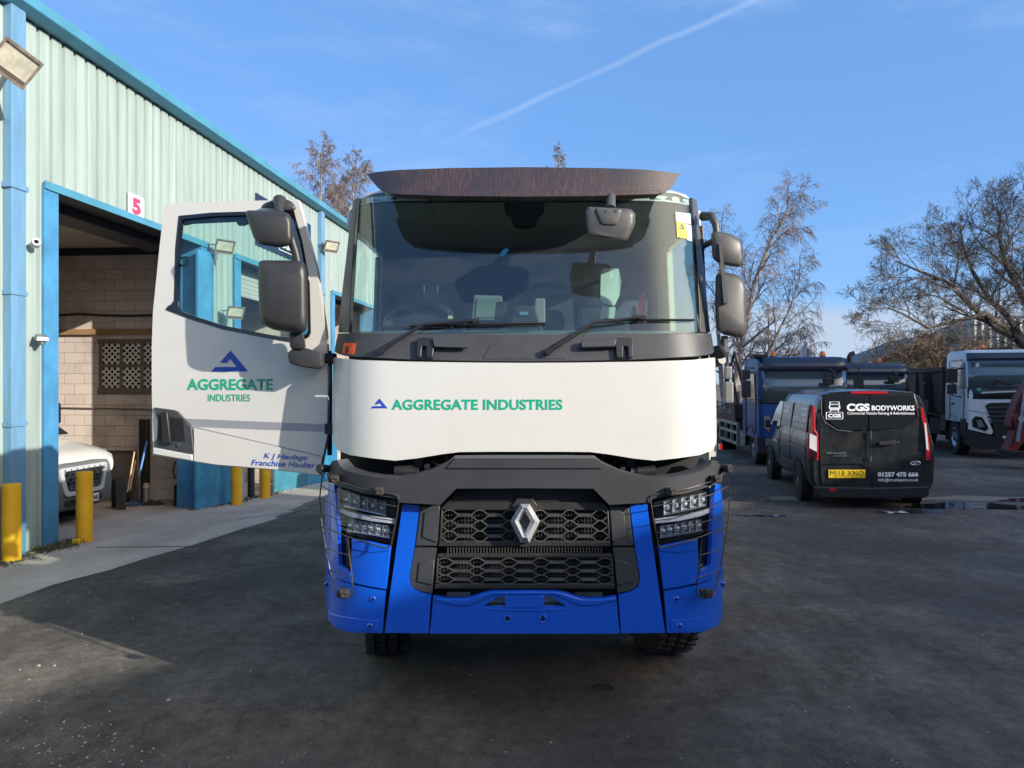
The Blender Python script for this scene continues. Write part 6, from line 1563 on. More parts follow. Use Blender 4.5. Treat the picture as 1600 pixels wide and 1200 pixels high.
def front_plate(fr, parent, name, pts, m, o=.012, th=.03, bev=.004, lean=0., z0=1.6): return lpoly(name, [fr.onY(x, y, -o, lean, z0) for x, y in pts], Vector((0, th, 0)), m, parent, bev)

# ---- blue crane lorry
Yb = 18.9; fb = Frame(((1186 - 800) / F * Yb, Yb, -.05), R(-5)); WB = 2.20
bt = thing('blue_lorry', 'blue lorry with dark sun visor and orange beacons parked behind the black van', 'lorry', fb.o, fb.rz)
cab(bt, WB, 1.9, .75, 2.78, M_CABBLUE, tilt=.14, zw=1.62)
lean_b = .14 / 1.05
def BW(x, z, o=.02): return Vector((x, lean_b * max(0, min(z, 2.7) - 1.62) - o, z))
def arcplate(parent, name, x0, x1, z0, z1, w, rc, m, P_, th=.02, n=14, top_in=.0):
    """plate wrapped round the rounded front of a cab"""
    mb = MB(); cols_ = []
    for k in range(n + 1):
        x = x0 + (x1 - x0) * k / n; dy = 0
        for cx, s_ in ((rc, -1), (w - rc, 1)):
            t = (x - cx) * s_
            if t > 0: dy = rc - math.sqrt(max(0, rc * rc - min(t, rc * .999) ** 2))
        for z in (z0, z1):
            xx = x if z == z0 else (w / 2 + (x - w / 2) * (1 - top_in)); p = P_(xx, z); p.y += dy; mb.v.append(tuple(p))
    for k in range(n): mb.face(2 * k, 2 * k + 2, 2 * k + 3, 2 * k + 1)
    o = mb.build(name, m, parent, smooth=40, recalc=False); sm = o.modifiers.new('thick', 'SOLIDIFY'); sm.thickness = th; sm.offset = 0; return o
arcplate(bt, 'windscreen', .07, WB - .07, 1.68, 2.42, WB, .22, M_LGLASS, lambda x, z: BW(x, z, .012), .01, 16, .03)
arcplate(bt, 'windscreen_seal', .03, WB - .03, 1.62, 1.68, WB, .22, M_BLACK, lambda x, z: BW(x, z, .014), .02, 16)
vz = arcplate(bt, 'sun_visor', .02, WB - .02, 2.44, 2.74, WB, .24, M_NAVYP, lambda x, z: BW(x, z, .14 if z < 2.6 else .02), .03, 16, .05)
mb = MB(); mb.box((.10, .5, 2.80), (.35, .5, .09)); mb.build('roof_deflector', M_BLACK, bt, bev=.02)
beacon(bt, .42, .35, 2.76); beacon(bt, 1.62, .35, 2.76)
mb = MB(); mb.hexa([(1.36, 1.2, 2.6), (1.50, 1.2, 2.6), (1.50, 1.34, 2.6), (1.36, 1.34, 2.6)], [(1.36, 1.2, 3.02), (1.50, 1.2, 3.20), (1.50, 1.34, 3.20), (1.36, 1.34, 3.02)]); mb.cyl((1.57, 1.25, 2.6), (1.57, 1.25, 3.02), .06, 10); mb.build('exhaust_stack', M_STEEL, bt, smooth=40)
front_plate(fb, bt, 'headlamp', [(1194, 651), (1202, 649), (1206, 668), (1201, 674), (1194, 668)], mat('dull headlamp', (.35, .38, .36), .15, metal=.5, var=.4, vscale=20), .04, .08)
front_plate(fb, bt, 'bumper', [(1183, 683), (1322, 683), (1322, 708), (1184, 708)], M_NAVYP, .08, .3)
front_plate(fb, bt, 'fog_lamp', [(1196, 686), (1206, 686), (1206, 696), (1196, 696)], M_STEEL, .10, .05)
mb = MB(); mb.tube([(1.65, -.03, 2.45), (1.75, -.10, 2.38), (1.72, -.12, 2.25)], .05, 8); mb.box((1.62, -.12, 2.16), (.26, .08, .16)); mb.build('front_mirror', M_BLACK, bt, bev=.02)
mirror_pair(bt, -.26, .25, 1.98, -1); mb = MB()
lpoly('side_window', [Vector((-.012, y, z)) for y, z in ((.38, 1.65), (1.35, 1.65), (1.35, 2.35), (.5, 2.35))], Vector((.01, 0, 0)), M_DGLASS, bt)
mb = MB(); mb.tube([(-.01, .32, .85), (-.01, .32, 2.4), (-.01, 1.45, 2.4), (-.01, 1.45, .85)], .012, 4); mb.build('door_gap', M_BLACK, bt)
for x in (.20, WB - .20): make_wheel(bt, (x, .95, .47), .47, .28, -1 if x < 1 else 1, tread=False)
for x in (.28, WB - .28): make_wheel(bt, (x, 5.6, .47), .47, .5, -1 if x < 1 else 1, tread=False, nm='rear_wheel')
mb = MB(); pr = [(.95 + .58 * math.cos(R(a)), .47 + .58 * math.sin(R(a))) for a in range(0, 181, 15)]
for y, z in pr: mb.v += [(-.02, y, z), (.45, y, z)]
for k in range(len(pr) - 1): mb.face(2 * k, 2 * k + 2, 2 * k + 3, 2 * k + 1)
mb.build('mudguard', M_BLACK, bt)
mb = MB(); mb.box((WB / 2, 3.6, .78), (.9, 6.6, .28)); mb.build('chassis', M_BLACK, bt)
mb = MB(); mb.box((WB / 2, 4.8, 1.12), (2.35, 4.6, .22)); mb.box((WB / 2, 2.5, 1.30), (2.3, .1, .3)); mb.build('flatbed', M_RUST, bt, bev=.02)
mb = MB()
for y in (2.2, 3.0, 3.9, 4.8): mb.box((-.06, y, .74), (.08, .09, .62))
for z in (.46, .76, 1.00): mb.box((-.06, 3.5, z), (.06, 2.7, .08))
mb.build('side_guard', M_GALV, bt)
mb = MB(); mb.tube([(.25, 2.35, 1.2), (.1, 2.35, 2.1), (-.10, 2.45, 3.0)], [.08, .06, .045], 8); mb.tube([(-.10, 2.45, 3.0), (-.12, 3.4, 2.2), (.1, 4.2, 1.4)], .04, 6); mb.tube([(.0, 2.5, 1.5), (-.2, 2.6, 2.7)], .04, 6); mb.box((.1, 2.5, 1.35), (.5, .5, .4))
mb.build('loader_crane', M_RUST, bt, bev=.01)
mb = MB(); mb.tube([(-.25, 2.7, 2.95), (-.30, 2.9, 2.0), (-.1, 3.0, 1.5)], .02, 6); mb.tube([(-.15, 2.5, 2.9), (-.25, 2.6, 2.1), (-.05, 2.8, 1.4)], .02, 6); mb.tube([(-.1, 2.3, 3.05), (.7, 2.3, 2.95)], .015, 5); mb.build('hydraulic_hose', M_BLACK, bt)
mb = MB(); mb.box((-.15, 3.6, 1.5), (.3, .5, .25)); mb.box((-.1, 4.4, 1.45), (.4, .4, .35)); mb.cyl((-.2, 3.2, 1.35), (-.2, 3.2, 1.9), .07, 8); mb.box((.0, 3.0, 1.7), (.25, .25, .4)); mb.build('crane_controls', M_GALV, bt, bev=.02)

# ---- dark lorry farther back
Yd = 24.; fd = Frame(((1303 - 800) / F * Yd, Yd, 0), R(-5)); WDk = 2.35
dt = thing('dark_lorry', 'dark navy lorry cab with beacon and long black mirrors, behind the van roof', 'lorry', fd.o, fd.rz)
cab(dt, WDk, 1.9, .75, 2.72, M_NAVYP, tilt=.14, zw=1.62)
DWf = lambda x, z, o: Vector((x, .133 * max(0, min(z, 2.7) - 1.62) - o, z))
arcplate(dt, 'windscreen', .07, WDk - .07, 1.70, 2.36, WDk, .22, M_LGLASS, lambda x, z: DWf(x, z, .012), .01, 16, .03)
arcplate(dt, 'sun_visor', .02, WDk - .02, 2.36, 2.62, WDk, .24, M_NAVYP, lambda x, z: DWf(x, z, .14 if z < 2.5 else .02), .03, 16, .05)
beacon(dt, .42, .4, 2.70); beacon(dt, 1.50, .4, 2.70)
mb = MB(); mb.cyl((1.0, 1.6, 2.5), (1.0, 1.6, 2.98), .07, 12); mb.tube([(1.0, 1.6, 2.95), (1.04, 1.6, 3.04), (1.16, 1.6, 3.08)], [.07, .07, .08], 10); mb.build('exhaust_stack', M_BLACK, dt, smooth=50)
mb = MB(); mb.box((1.75, -.1, 2.20), (.30, .08, .20)); mb.tube([(1.8, 0, 2.45), (1.85, -.08, 2.3)], .05, 8); mb.build('front_mirror', M_BLACK, dt, bev=.02)
for x, sx in ((WDk + .42, 1), (.55, 1)):
    mb = MB()
    if x > 2: mb.box((x, -.05, 2.28), (.24, .12, .30)); mb.box((x + .04, -.05, 1.82), (.26, .12, .50)); mb.tube([(WDk - .05, .1, 2.52), (x + .02, .0, 2.50), (x + .02, .0, 1.6)], .02, 6)
    else: mb.box((x, -.55, 1.98), (.27, .12, .50)); mb.tube([(x, -.1, 2.6), (x, -.55, 2.55), (x, -.55, 1.8)], .02, 6)
    mb.build('mirror', M_BLKP, dt, bev=.02)
front_plate(fd, dt, 'bumper', [(1300, 655), (1418, 655), (1418, 685), (1300, 685)], M_BLACK, .08, .3)
for x in (.2, WDk - .2): make_wheel(dt, (x, .95, .5), .5, .28, -1 if x < 1 else 1, tread=False)
for x in (.28, WDk - .28): make_wheel(dt, (x, 5.2, .5), .5, .5, -1 if x < 1 else 1, tread=False, nm='rear_wheel')
mb = MB(); mb.box((WDk / 2, 3.6, .8), (.9, 6.6, .28)); mb.box((WDk / 2, 4.6, 1.2), (2.35, 4.4, .5)); mb.build('chassis', M_BLACK, dt)

# ---- white tipper lorry
fw_ = Frame(((1511 - 800) / F * 21.2, 21.2, -.02), R(-14)); WW = 2.5
wt_ = thing('white_tipper_lorry', 'white tipper lorry with brown tipper body parked at the right edge of the yard', 'lorry', fw_.o, fw_.rz)
cab(wt_, WW, 1.95, 1.0, 3.03, M_CABWHITE, tilt=.22, rc=.16, top_r=.12, zw=1.75)
WWf = lambda x, z, o: Vector((x, .22 * max(0, min(z, 2.9) - 1.75) / 1.16 - o, z))
arcplate(wt_, 'windscreen', .05, WW - .05, 1.98, 2.72, WW, .16, M_LGLASS, lambda x, z: WWf(x, z, .012), .01, 16, .02)
arcplate(wt_, 'windscreen_header', .03, WW - .03, 2.72, 2.93, WW, .16, M_NAVYP, lambda x, z: WWf(x, z, .10 if z < 2.8 else .03), .02, 16, .02)
arcplate(wt_, 'lower_screen_panel', .03, WW - .03, 1.66, 1.98, WW, .16, M_BLKP, lambda x, z: WWf(x, z, .014), .02, 16)
fp = lambda nm, pts, m, o=.03, th=.04: front_plate(fw_, wt_, nm, pts, m, o, th)
fp('chrome_strip', [(1534, 612.5), (1640, 608), (1640, 610.5), (1534, 615)], M_CABWHITE, .04)
fp('grille', [(1540, 634), (1546, 630), (1640, 628), (1640, 690), (1556, 688), (1551, 660)], M_BLACK, .035)
for y in (636, 643, 650, 657): fp('grille_bar', [(1543, y), (1640, y - 1.5), (1640, y + .8), (1544, y + 2.2)], M_DARKP, .06, .03)
fp('nose_panel', [(1513, 622), (1539, 628), (1600, 625.5), (1640, 624), (1640, 627.5), (1546, 629.8), (1539, 634), (1541, 646), (1513, 640)], M_CABWHITE, .05)
fp('lamp_panel', [(1513, 642), (1541, 647), (1552, 675), (1549, 679), (1513, 671)], M_CABWHITE, .06)
fp('headlamp', [(1519, 655), (1525, 650), (1535, 652), (1545, 669), (1540, 674), (1520, 667)], M_GLOSSBLK, .075, .02)
fp('lamp_lens', [(1526, 657), (1533, 656), (1539, 667), (1529, 668)], M_STEEL, .09, .02)
fp('bumper', [(1511, 673), (1549, 682), (1640, 690), (1640, 706), (1530, 702), (1511, 695)], M_BLKP, .05, .3)
fp('number_plate', [(1567, 681), (1585, 682), (1585, 686), (1567, 685)], M_PLATEW, .10, .01)
mb = MB(); c_ = fw_.onY(1597, 617, -.07); mb.tube([c_ + Vector((.10 * math.cos(a), 0, .10 * math.sin(a))) for a in [2 * math.pi * k / 24 for k in range(25)]], .022, 6, cap=False); mb.tube([c_ + Vector((-.10, 0, -.10)), c_ + Vector((.10, 0, .10))], .012, 5); mb.build('ring_emblem', M_STEEL, wt_, smooth=60)
mb = MB(); mb.tube([fw_.onY(x, y, -.05, .19, 1.75) for x, y in ((1552, 606), (1558, 594), (1570, 600), (1582, 601))], .02, 5); mb.tube([fw_.onY(x, y, -.05, .19, 1.75) for x, y in ((1537, 603), (1545, 599), (1560, 598))], .014, 5); mb.build('wiper', M_BLACK, wt_)
fp('dash_papers', [(1517, 596), (1550, 596), (1550, 603), (1517, 603)], mat('pale papers', (.45, .46, .30), .6), -.10, .01) if False else None
stc = front_plate(fw_, wt_, 'sticker', [(1524.5, 567), (1530, 567), (1530, 573), (1524.5, 573)], mat('screen sticker', (.5, .58, .56), .5), .02, .004, None, .19, 1.75)
front_plate(fw_, wt_, 'sticker', [(1526.5, 606), (1533, 606), (1533, 611), (1526.5, 611)], mat('green sticker', (.05, .35, .25), .5), .03, .004, None)
SXW = lambda px, py, o=0.: fw_.onX(px, py, -o)
lpoly('side_window', [SXW(x, y, .012) for x, y in ((1487, 567), (1505, 565), (1508, 606), (1500, 607), (1487, 601))], Vector((.01, 0, 0)), M_DGLASS, wt_)
mb = MB(); q = [SXW(x, y, .02) for x, y in ((1482, 575), (1490, 575), (1490, 588), (1482, 588))]; mb.box((-.28, .35, 2.30), (.26, .14, .40)); mb.box((-.28, .35, 1.92), (.22, .14, .26)); mb.tube([(0, .5, 2.5), (-.26, .4, 2.55), (-.26, .4, 1.75), (0, .5, 1.70)], .02, 6); mb.build('mirror', M_BLKP, wt_, bev=.03)
mb = MB(); mb.tube([(-.01, .30, 1.1), (-.01, .22, 1.7), (-.01, .40, 2.75), (-.01, 1.5, 2.75), (-.01, 1.5, 1.1)], .010, 4); mb.build('door_gap', M_BLACK, wt_)
mb = MB(); mb.box((-.02, 1.2, 1.50), (.03, .20, .05)); mb.build('door_handle', M_BLACK, wt_)
text('door_badge', 'FMX', lambda u, v: Vector((-.014, 1.75 - .3 * u, 1.62 + .07 * v)), (0, 1, 1, 0), M_BLACKT, wt_, bold=.02) if False else None
mb = MB(); pr = [(1.25 + .66 * math.cos(R(a)), .52 + .66 * math.sin(R(a))) for a in range(-10, 191, 20)]
for y, z in pr: mb.v += [(-.015, y, z), (.5, y, z)]
for k in range(len(pr) - 1): mb.face(2 * k, 2 * k + 2, 2 * k + 3, 2 * k + 1)
mb.box((.25, .35, .85), (.5, .5, .5)); mb.box((.2, 2.2, .9), (.4, .5, .5)); mb.build('wheel_arch', M_BLKP, wt_)
M_RIMB = mat('bright rim', (.55, .58, .62), .25, metal=.9, var=.3, vscale=20)
for x in (.18, WW - .18): make_wheel(wt_, (x, 1.25, .52), .52, .32, -1 if x < 1 else 1, tread=False, rim_mat=M_RIMB)
for x in (.28, WW - .28):
    for y in (5.2, 6.55): make_wheel(wt_, (x, y, .52), .52, .5, -1 if x < 1 else 1, tread=False, nm='rear_wheel')
mb = MB(); mb.box((WW / 2, 4.5, .9), (.9, 7.6, .3)); mb.box((.4, 3.2, .75), (.7, 1.2, .5)); mb.build('chassis', M_BLACK, wt_)
mb = MB(); mb.hexa([(.10, 2.3, 1.15), (WW - .10, 2.3, 1.15), (WW - .10, 8.2, 1.15), (.10, 8.2, 1.15)], [(.02, 2.2, 2.5), (WW - .02, 2.2, 2.5), (WW - .02, 8.3, 2.5), (.02, 8.3, 2.5)])
mb.box((.0, 5.25, 2.52), (.12, 6.2, .14))
for y in (2.25, 3.7, 5.2, 6.7, 8.2): mb.box((.02, y, 1.85), (.12, .12, 1.4))
mb.box((.25, 2.2, 2.65), (.4, .35, .5)); mb.box((1.3, 2.15, 2.45), (2.4, .15, .3)); mb.build('tipper_body', M_RUST, wt_, bev=.02)
beacon(wt_, .55, .6, 3.02, .09); mb = MB(); mb.tube([(.2, .8, 3.0), (.2, .85, 3.35)], .008, 4); mb.box((.9, .5, 3.05), (.8, .05, .04)); mb.build('roof_bar', M_BLACK, wt_)

# ---- grey lorry mostly hidden behind the big one
fg = Frame((1.25, 13.6, -.03), R(-3))
gt = thing('grey_lorry', 'pale grey lorry almost hidden behind the big lorry, only its side and mirrors showing', 'lorry', fg.o, fg.rz)
cab(gt, 2.38, 2.0, .8, 2.75, mat('pale grey cab', (.42, .42, .40), .4, var=.2), tilt=.2, zw=1.7)
mb = MB(); mb.box((2.56, .1, 2.28), (.13, .14, .23)); mb.box((2.57, .1, 1.93), (.16, .14, .38)); o = mb.build('mirror', mat('mirror grey', (.20, .20, .19), .4), gt, bev=.03)
mb = MB(); mb.tube([(2.34, .2, 2.45), (2.52, .12, 2.45), (2.52, .12, 1.7), (2.34, .2, 1.66)], .016, 6); mb.build('mirror_arm', M_BLACK, o)
lpoly('side_window', [Vector((2.385, y, z)) for y, z in ((.45, 1.7), (1.4, 1.7), (1.4, 2.4), (.6, 2.4))], Vector((-.01, 0, 0)), M_DGLASS, gt)
for x in (.2, 2.18): make_wheel(gt, (x, 1.0, .5), .5, .3, -1 if x < 1 else 1, tread=False)
for x in (.3, 2.1): make_wheel(gt, (x, 5.0, .5), .5, .5, -1 if x < 1 else 1, tread=False, nm='rear_wheel')
mb = MB(); mb.box((1.2, 4.2, .85), (.9, 6.6, .3)); mb.build('chassis', M_BLACK, gt)
mb = MB(); mb.box((1.2, 4.9, 1.7), (2.2, 4.8, 1.2)); mb.build('load_body', mat('dull grey load body', (.15, .15, .15), .7), gt, bev=.02)
mb = MB(); mb.box((2.42, .05, .98), (.05, .08, .10)); mb.build('marker_lamp', M_REDL, gt)

# ---- red loader arm poking in at the right edge
ra = thing('red_loader_arm', 'dark red steel loader arm standing at the right edge in front of the white lorry', 'machine', P(1590, 705, 18.5) * 1, 0, world_space=True)
mb = MB(); poly = [(1640, 560), (1612, 590), (1592, 622), (1581, 652), (1579, 667), (1587, 672), (1578, 695), (1573, 704), (1590, 706), (1600, 690), (1612, 668), (1625, 640), (1645, 600)]
mb.prism(poly, lambda x, y: P(x, y, 18.4), lambda x, y: P(x, y, 18.4) + Vector((.05, .35, 0))); mb.build('arm', M_DREDP, ra, bev=.02)
mb = MB(); mb.prism([(1582, 650), (1600, 640), (1606, 662), (1588, 672)], lambda x, y: P(x, y, 18.33), lambda x, y: P(x, y, 18.33) + Vector((0, .06, 0))); mb.build('pivot_plate', M_DREDP, ra, bev=.01)
mb = MB(); mb.cyl(P(1596, 655, 18.25), P(1596, 655, 18.34), .07, 12); mb.tube([P(1605, 600, 18.3), P(1590, 690, 18.3)], .05, 8); mb.build('hydraulic_ram', M_STEEL, ra, smooth=40)
mb = MB(); mb.box(P(1583, 706, 18.45), (.5, .5, .08)); mb.box(P(1612, 700, 18.6), (.6, .8, .25)); mb.build('foot', M_BLACK, ra, bev=.01)

# ---------------------------------------------------------------- white van in the bay
fp_ = Frame((-6.28, 11.28, -.05), R(85)); 
pv = thing('white_van', 'white panel van with grey bumper parked nose out inside the open bay', 'van', fp_.o, fp_.rz)
M_GREYB = mat('grey bumper plastic', (.12, .122, .125), .55, bump=.2, bscale=500, dist=.001)
mb = MB()
def psec(zt, wt, zb): 
    f = lambda t: zb + (zt - zb) * t
    return [(.75 * wt, zb), (.98 * wt, f(.04)), (1.02 * wt, f(.3)), (1.02 * wt, f(.6)), (.98 * wt, f(.82)), (.88 * wt, f(.94)), (.6 * wt, f(.99)), (0, zt)]
secs = [(.10, .98, .84, .74), (.16, 1.05, .93, .72), (.35, 1.13, .97, .70), (.75, 1.24, .99, .55), (1.02, 1.34, 1.0, .32), (1.75, 2.15, 1., .32), (2.1, 2.30, 1., .32), (5.2, 2.36, 1., .32), (5.4, 2.3, .98, .34)]
for y, zt, wt, zb in secs:
    h = psec(zt, wt, zb); rg = h + [(-x, z) for x, z in reversed(h)][1:]; n = len(rg); mb.v += [(x, y, z) for x, z in rg]
for j in range(len(secs) - 1):
    for k in range(n): mb.face(j * n + k, j * n + (k + 1) % n, (j + 1) * n + (k + 1) % n, (j + 1) * n + k)
mb.face(*range(n)); mb.face(*[(len(secs) - 1) * n + k for k in range(n)]); mb.build('body', M_WHITE, pv, smooth=30)
# bumper: rounded in plan
mb = MB(); pr = []
for k in range(25):
    x = -1.02 + 2.04 * k / 24; u = abs(x) / 1.02; y = .02 + .10 * u ** 2 + .55 * max(0, u - .72) ** 1.6 / .28 ** 1.6 * .5; pr.append((x, y))
lv = [(.28, .06), (.34, .0), (.62, -.02), (.90, .03), (.96, .07)]
for z, dy in lv:
    for x, y in pr: mb.v.append((x, y + dy, z + (.06 * (abs(x) / 1.02) ** 2 if z > .8 else 0)))
for j in range(4):
    for k in range(24): mb.face(j * 25 + k, j * 25 + k + 1, (j + 1) * 25 + k + 1, (j + 1) * 25 + k)
o = mb.build('bumper', M_GREYB, pv, smooth=50, recalc=False); sm = o.modifiers.new('thick', 'SOLIDIFY'); sm.thickness = .05; sm.offset = -1
def bpl(nm, pts, m, par, y0=-.03, th=.03, bev=.004): return lpoly(nm, [Vector((x, y0 + .10 * (abs(x) / 1.02) ** 2, z)) for x, z in pts], Vector((0, th, 0)), m, par, bev)
gr = bpl('grille', roundpoly([(-.50, .87), (.50, .87), (.40, .55), (-.40, .55)], .06), M_BLACK, pv, -.005, .03)
o_ = roundpoly([(-.56, .91), (.56, .91), (.44, .50), (-.44, .50)], .08, 4); i_ = roundpoly([(-.48, .86), (.48, .86), (.38, .56), (-.38, .56)], .06, 4); m_ = len(o_); mb = MB()
A = [(x, -.035 + .10 * (x / 1.02) ** 2, z) for x, z in o_] + [(x, -.04 + .10 * (x / 1.02) ** 2, z) for x, z in i_]; Bk = [(x, y + .04, z) for x, y, z in A]
mb.v = A + Bk
for i in range(m_):
    j = (i + 1) % m_; mb.face(i, j, m_ + j, m_ + i); mb.face(i, j, 2 * m_ + j, 2 * m_ + i); mb.face(m_ + i, m_ + j, 3 * m_ + j, 3 * m_ + i)
mb.build('grille_surround', mat('pale grille surround', (.55, .56, .58), .3, metal=.3), gr, bev=.004)
mb = MB()
for r in range(5):
    z = .59 + r * .06; w = .36 + .1 * r / 4
    mb.box((0, -.02, z), (2 * w, .02, .010))
    for k in range(7): mb.box((-w + 2 * w * (k + .5 * (r % 2)) / 7, -.025, z + .03), (.012, .02, .055))
mb.build('grille_mesh', M_STEEL, gr)
bpl('lower_intake', roundpoly([(-.42, .44), (.42, .44), (.40, .36), (-.40, .36)], .03), M_BLACK, pv, -.03, .02)
np_ = bpl('number_plate', [(-.26, .47), (.26, .47), (.26, .36), (-.26, .36)], M_PLATEW, pv, -.06, .012, .002)
text('plate_letters', '2 YNE', lambda u, v: Vector((u, -.064 + .1 * (u / 1.02) ** 2, v)), (.0, .45, .245, .38), M_BLACKT, np_, bold=.03)
mb = MB()      # small rearing animal mark on the bonnet edge
lg = [(-.05, -.07), (-.03, -.07), (-.02, -.02), (.0, -.03), (.01, -.07), (.035, -.07), (.02, -.02), (.03, .02), (.06, .015), (.05, .035), (.025, .04), (.03, .07), (.0, .08), (-.015, .05), (-.05, .06), (-.03, .03), (-.035, -.01)]
mb.add([(x, .085 - .35 * 0 + .10 * (z + .07) / .15, .965 + z * .9) for x, z in lg] , [tuple(range(len(lg)))]); mb.build('bonnet_emblem', M_GLOSSBLK, pv)
for sx in (-1, 1):
    lpoly('headlamp', [Vector((sx * x, y, z)) for x, y, z in ((.70, .12, .94), (.95, .26, .97), (1.0, .48, 1.08), (.92, .30, 1.07), (.74, .15, 1.0))], Vector((sx * .015, -.03, 0)), mat('lamp unit', (.4, .42, .44), .12, metal=.5) if 'lamp unit' not in MATS else MATS['lamp unit'], pv, .005)
lpoly('windscreen', [Vector(p) for p in ((-.90, 1.10, 1.44), (.90, 1.10, 1.44), (.84, 1.70, 2.12), (-.84, 1.70, 2.12))], Vector((0, -.012, .012)), M_PANE and mat('van windscreen', (.10, .13, .10), .06, coat=.8), pv)
lpoly('scuttle', [Vector(p) for p in ((-.94, .92, 1.30), (.94, .92, 1.30), (.92, 1.10, 1.43), (-.92, 1.10, 1.43))], Vector((0, -.012, .012)), M_BLKP, pv)
mb = MB(); mb.tube([(-.5, 1.0, 1.40), (.15, 1.12, 1.50)], .012, 5); mb.tube([(.2, 1.0, 1.40), (.80, 1.14, 1.52)], .012, 5); mb.build('wiper', M_BLACK, pv)
for sx in (-1, 1):
    make_wheel(pv, (sx * .90, 1.0, .34), .34, .22, sx, tread=False); make_wheel(pv, (sx * .90, 4.4, .34), .34, .22, sx, tread=False)
    mb = MB(); base = 0; mb.v += [(sx * 1.045, 1.0 + .42 * math.cos(2 * math.pi * k / 24), .38 + .42 * math.sin(2 * math.pi * k / 24)) for k in range(24)]; mb.face(*range(24)); mb.build('wheel_arch', M_BLACK, pv)
    mb = MB(); mb.box((sx * 1.22, 1.35, 1.62), (.2, .12, .34)); mb.build('door_mirror', M_BLKP, pv, bev=.03)
    lpoly('side_window', [Vector((sx * 1.03, y, z)) for y, z in ((1.35, 1.45), (2.3, 1.45), (2.3, 2.0), (1.75, 2.0))], Vector((sx * -.02, 0, 0)), M_DGLASS, pv)
mb = MB(); mb.box((0, 2.7, .32), (1.7, 4.6, .12)); mb.build('underbody', M_BLACK, pv)

# ---------------------------------------------------------------- bits and pieces by the block wall
def stood(px, py, Y): p = P(px, py, Y); return p
YT = 14.35
def zf(Y, X=-7): return G(X, Y) + .004
def lean_thing(name, label, cat, a, b, r, m, sides=8, foot=True):
    A_ = P(*a); B_ = P(*b); base = A_ if A_.z < B_.z else B_; t = thing(name, label, cat, (base.x, base.y, base.z), 0, world_space=True); return t, A_, B_
bd = thing('dark_board', 'dark square board leaning upright beside the white van', 'board', P(189, 797, 13.2), 0, world_space=True)
z0 = zf(13.2); mb = MB(); mb.hexa([P(181, 797, 13.2), P(197, 798, 13.2), P(197, 798, 13.26), P(181, 797, 13.26)], [P(180, 745, 13.3), P(195, 744, 13.3), P(195, 744, 13.36), P(180, 745, 13.36)]); mb.build('panel', mat('dark sheet', (.045, .05, .052), .6, var=.3), bd, bev=.005)
mb = MB(); mb.hexa([P(174, 793, 13.5), P(181, 793, 13.5), P(181, 793, 13.6), P(174, 793, 13.6)], [P(174, 745, 13.6), P(181, 745, 13.6), P(181, 745, 13.7), P(174, 745, 13.7)]); mb.build('back_panel', M_BLACK, bd)
sb_ = thing('steel_channel', 'tall black steel channel standing against the block wall', 'beam', P(225, 790, 14.55), 0, world_space=True)
mb = MB(); Yc_ = 14.5
mb.hexa([P(217, 790, Yc_), P(228, 790, Yc_), P(228, 790, Yc_ + .05), P(217, 790, Yc_ + .05)], [P(217, 655, Yc_), P(228, 655, Yc_), P(228, 655, Yc_ + .05), P(217, 655, Yc_ + .05)])
mb.hexa([P(230, 758, Yc_), P(235, 758, Yc_), P(235, 758, Yc_ + .05), P(230, 758, Yc_ + .05)], [P(229.5, 655, Yc_), P(235, 655, Yc_), P(235, 655, Yc_ + .05), P(229.5, 655, Yc_ + .05)]); mb.build('channel', mat('black steel', (.016, .015, .016), .5), sb_)
mb = MB(); mb.hexa([P(228.1, 758, Yc_ + .02), P(229.9, 758, Yc_ + .02), P(229.9, 758, Yc_ + .04), P(228.1, 758, Yc_ + .04)], [P(228.1, 656, Yc_ + .02), P(229.4, 656, Yc_ + .02), P(229.4, 656, Yc_ + .04), P(228.1, 656, Yc_ + .04)]); mb.build('web', M_STEEL, sb_)
t = thing('shovel', 'long-handled shovel with a blue shaft leaning against the wall', 'shovel', P(212, 782, 14.0), 0, world_space=True)
mb = MB(); mb.tube([P(217, 745, 14.0), P(229.5, 689, 14.3)], .020, 8); mb.build('shaft', mat('blue shaft', (.07, .20, .50), .4), t, smooth=60)
mb = MB(); mb.hexa([P(209, 782, 13.9), P(219, 782, 13.9), P(219, 782, 13.92), P(209, 782, 13.92)], [P(214, 745, 14.0), P(219, 744, 14.0), P(219, 744, 14.02), P(214, 745, 14.02)]); mb.build('blade', M_STEEL, t, bev=.004)
for a, b, lab in (((199, 770, 14.0), (210, 706, 14.35), 'pale wooden broom handle leaning on the wall, left of the two'), ((203, 766, 14.0), (212, 719, 14.3), 'pale wooden broom handle leaning on the wall, shorter and right of the other')):
    t = thing('broom', lab, 'broom', P(a[0], 784, a[2]), 0, group='brooms against the wall', world_space=True); mb = MB(); mb.tube([P(*a), P(*b)], .014, 8); mb.build('handle', mat('pale wood', (.55, .42, .28), .6), t, smooth=60)
    mb = MB(); mb.hexa([P(a[0] - 6, 785, 13.9), P(a[0] + 4, 785, 13.9), P(a[0] + 4, 785, 14.0), P(a[0] - 6, 785, 14.0)], [P(a[0] - 3, 768, 14.), P(a[0] + 3, 768, 14.), P(a[0] + 3, 768, 14.05), P(a[0] - 3, 768, 14.05)]); mb.build('head', M_DARKBEAM, t)
t = thing('timber_offcut', 'short dark timber leaning against the wall above the dark board', 'timber', P(192, 745, 14.4), 0, world_space=True)
mb = MB(); mb.hexa([P(187, 748, 14.2), P(195, 744, 14.2), P(195, 744, 14.28), P(187, 748, 14.28)], [P(180, 715, 14.5), P(185, 713, 14.5), P(185, 713, 14.58), P(180, 715, 14.58)]); mb.build('plank', M_DARKBEAM, t)
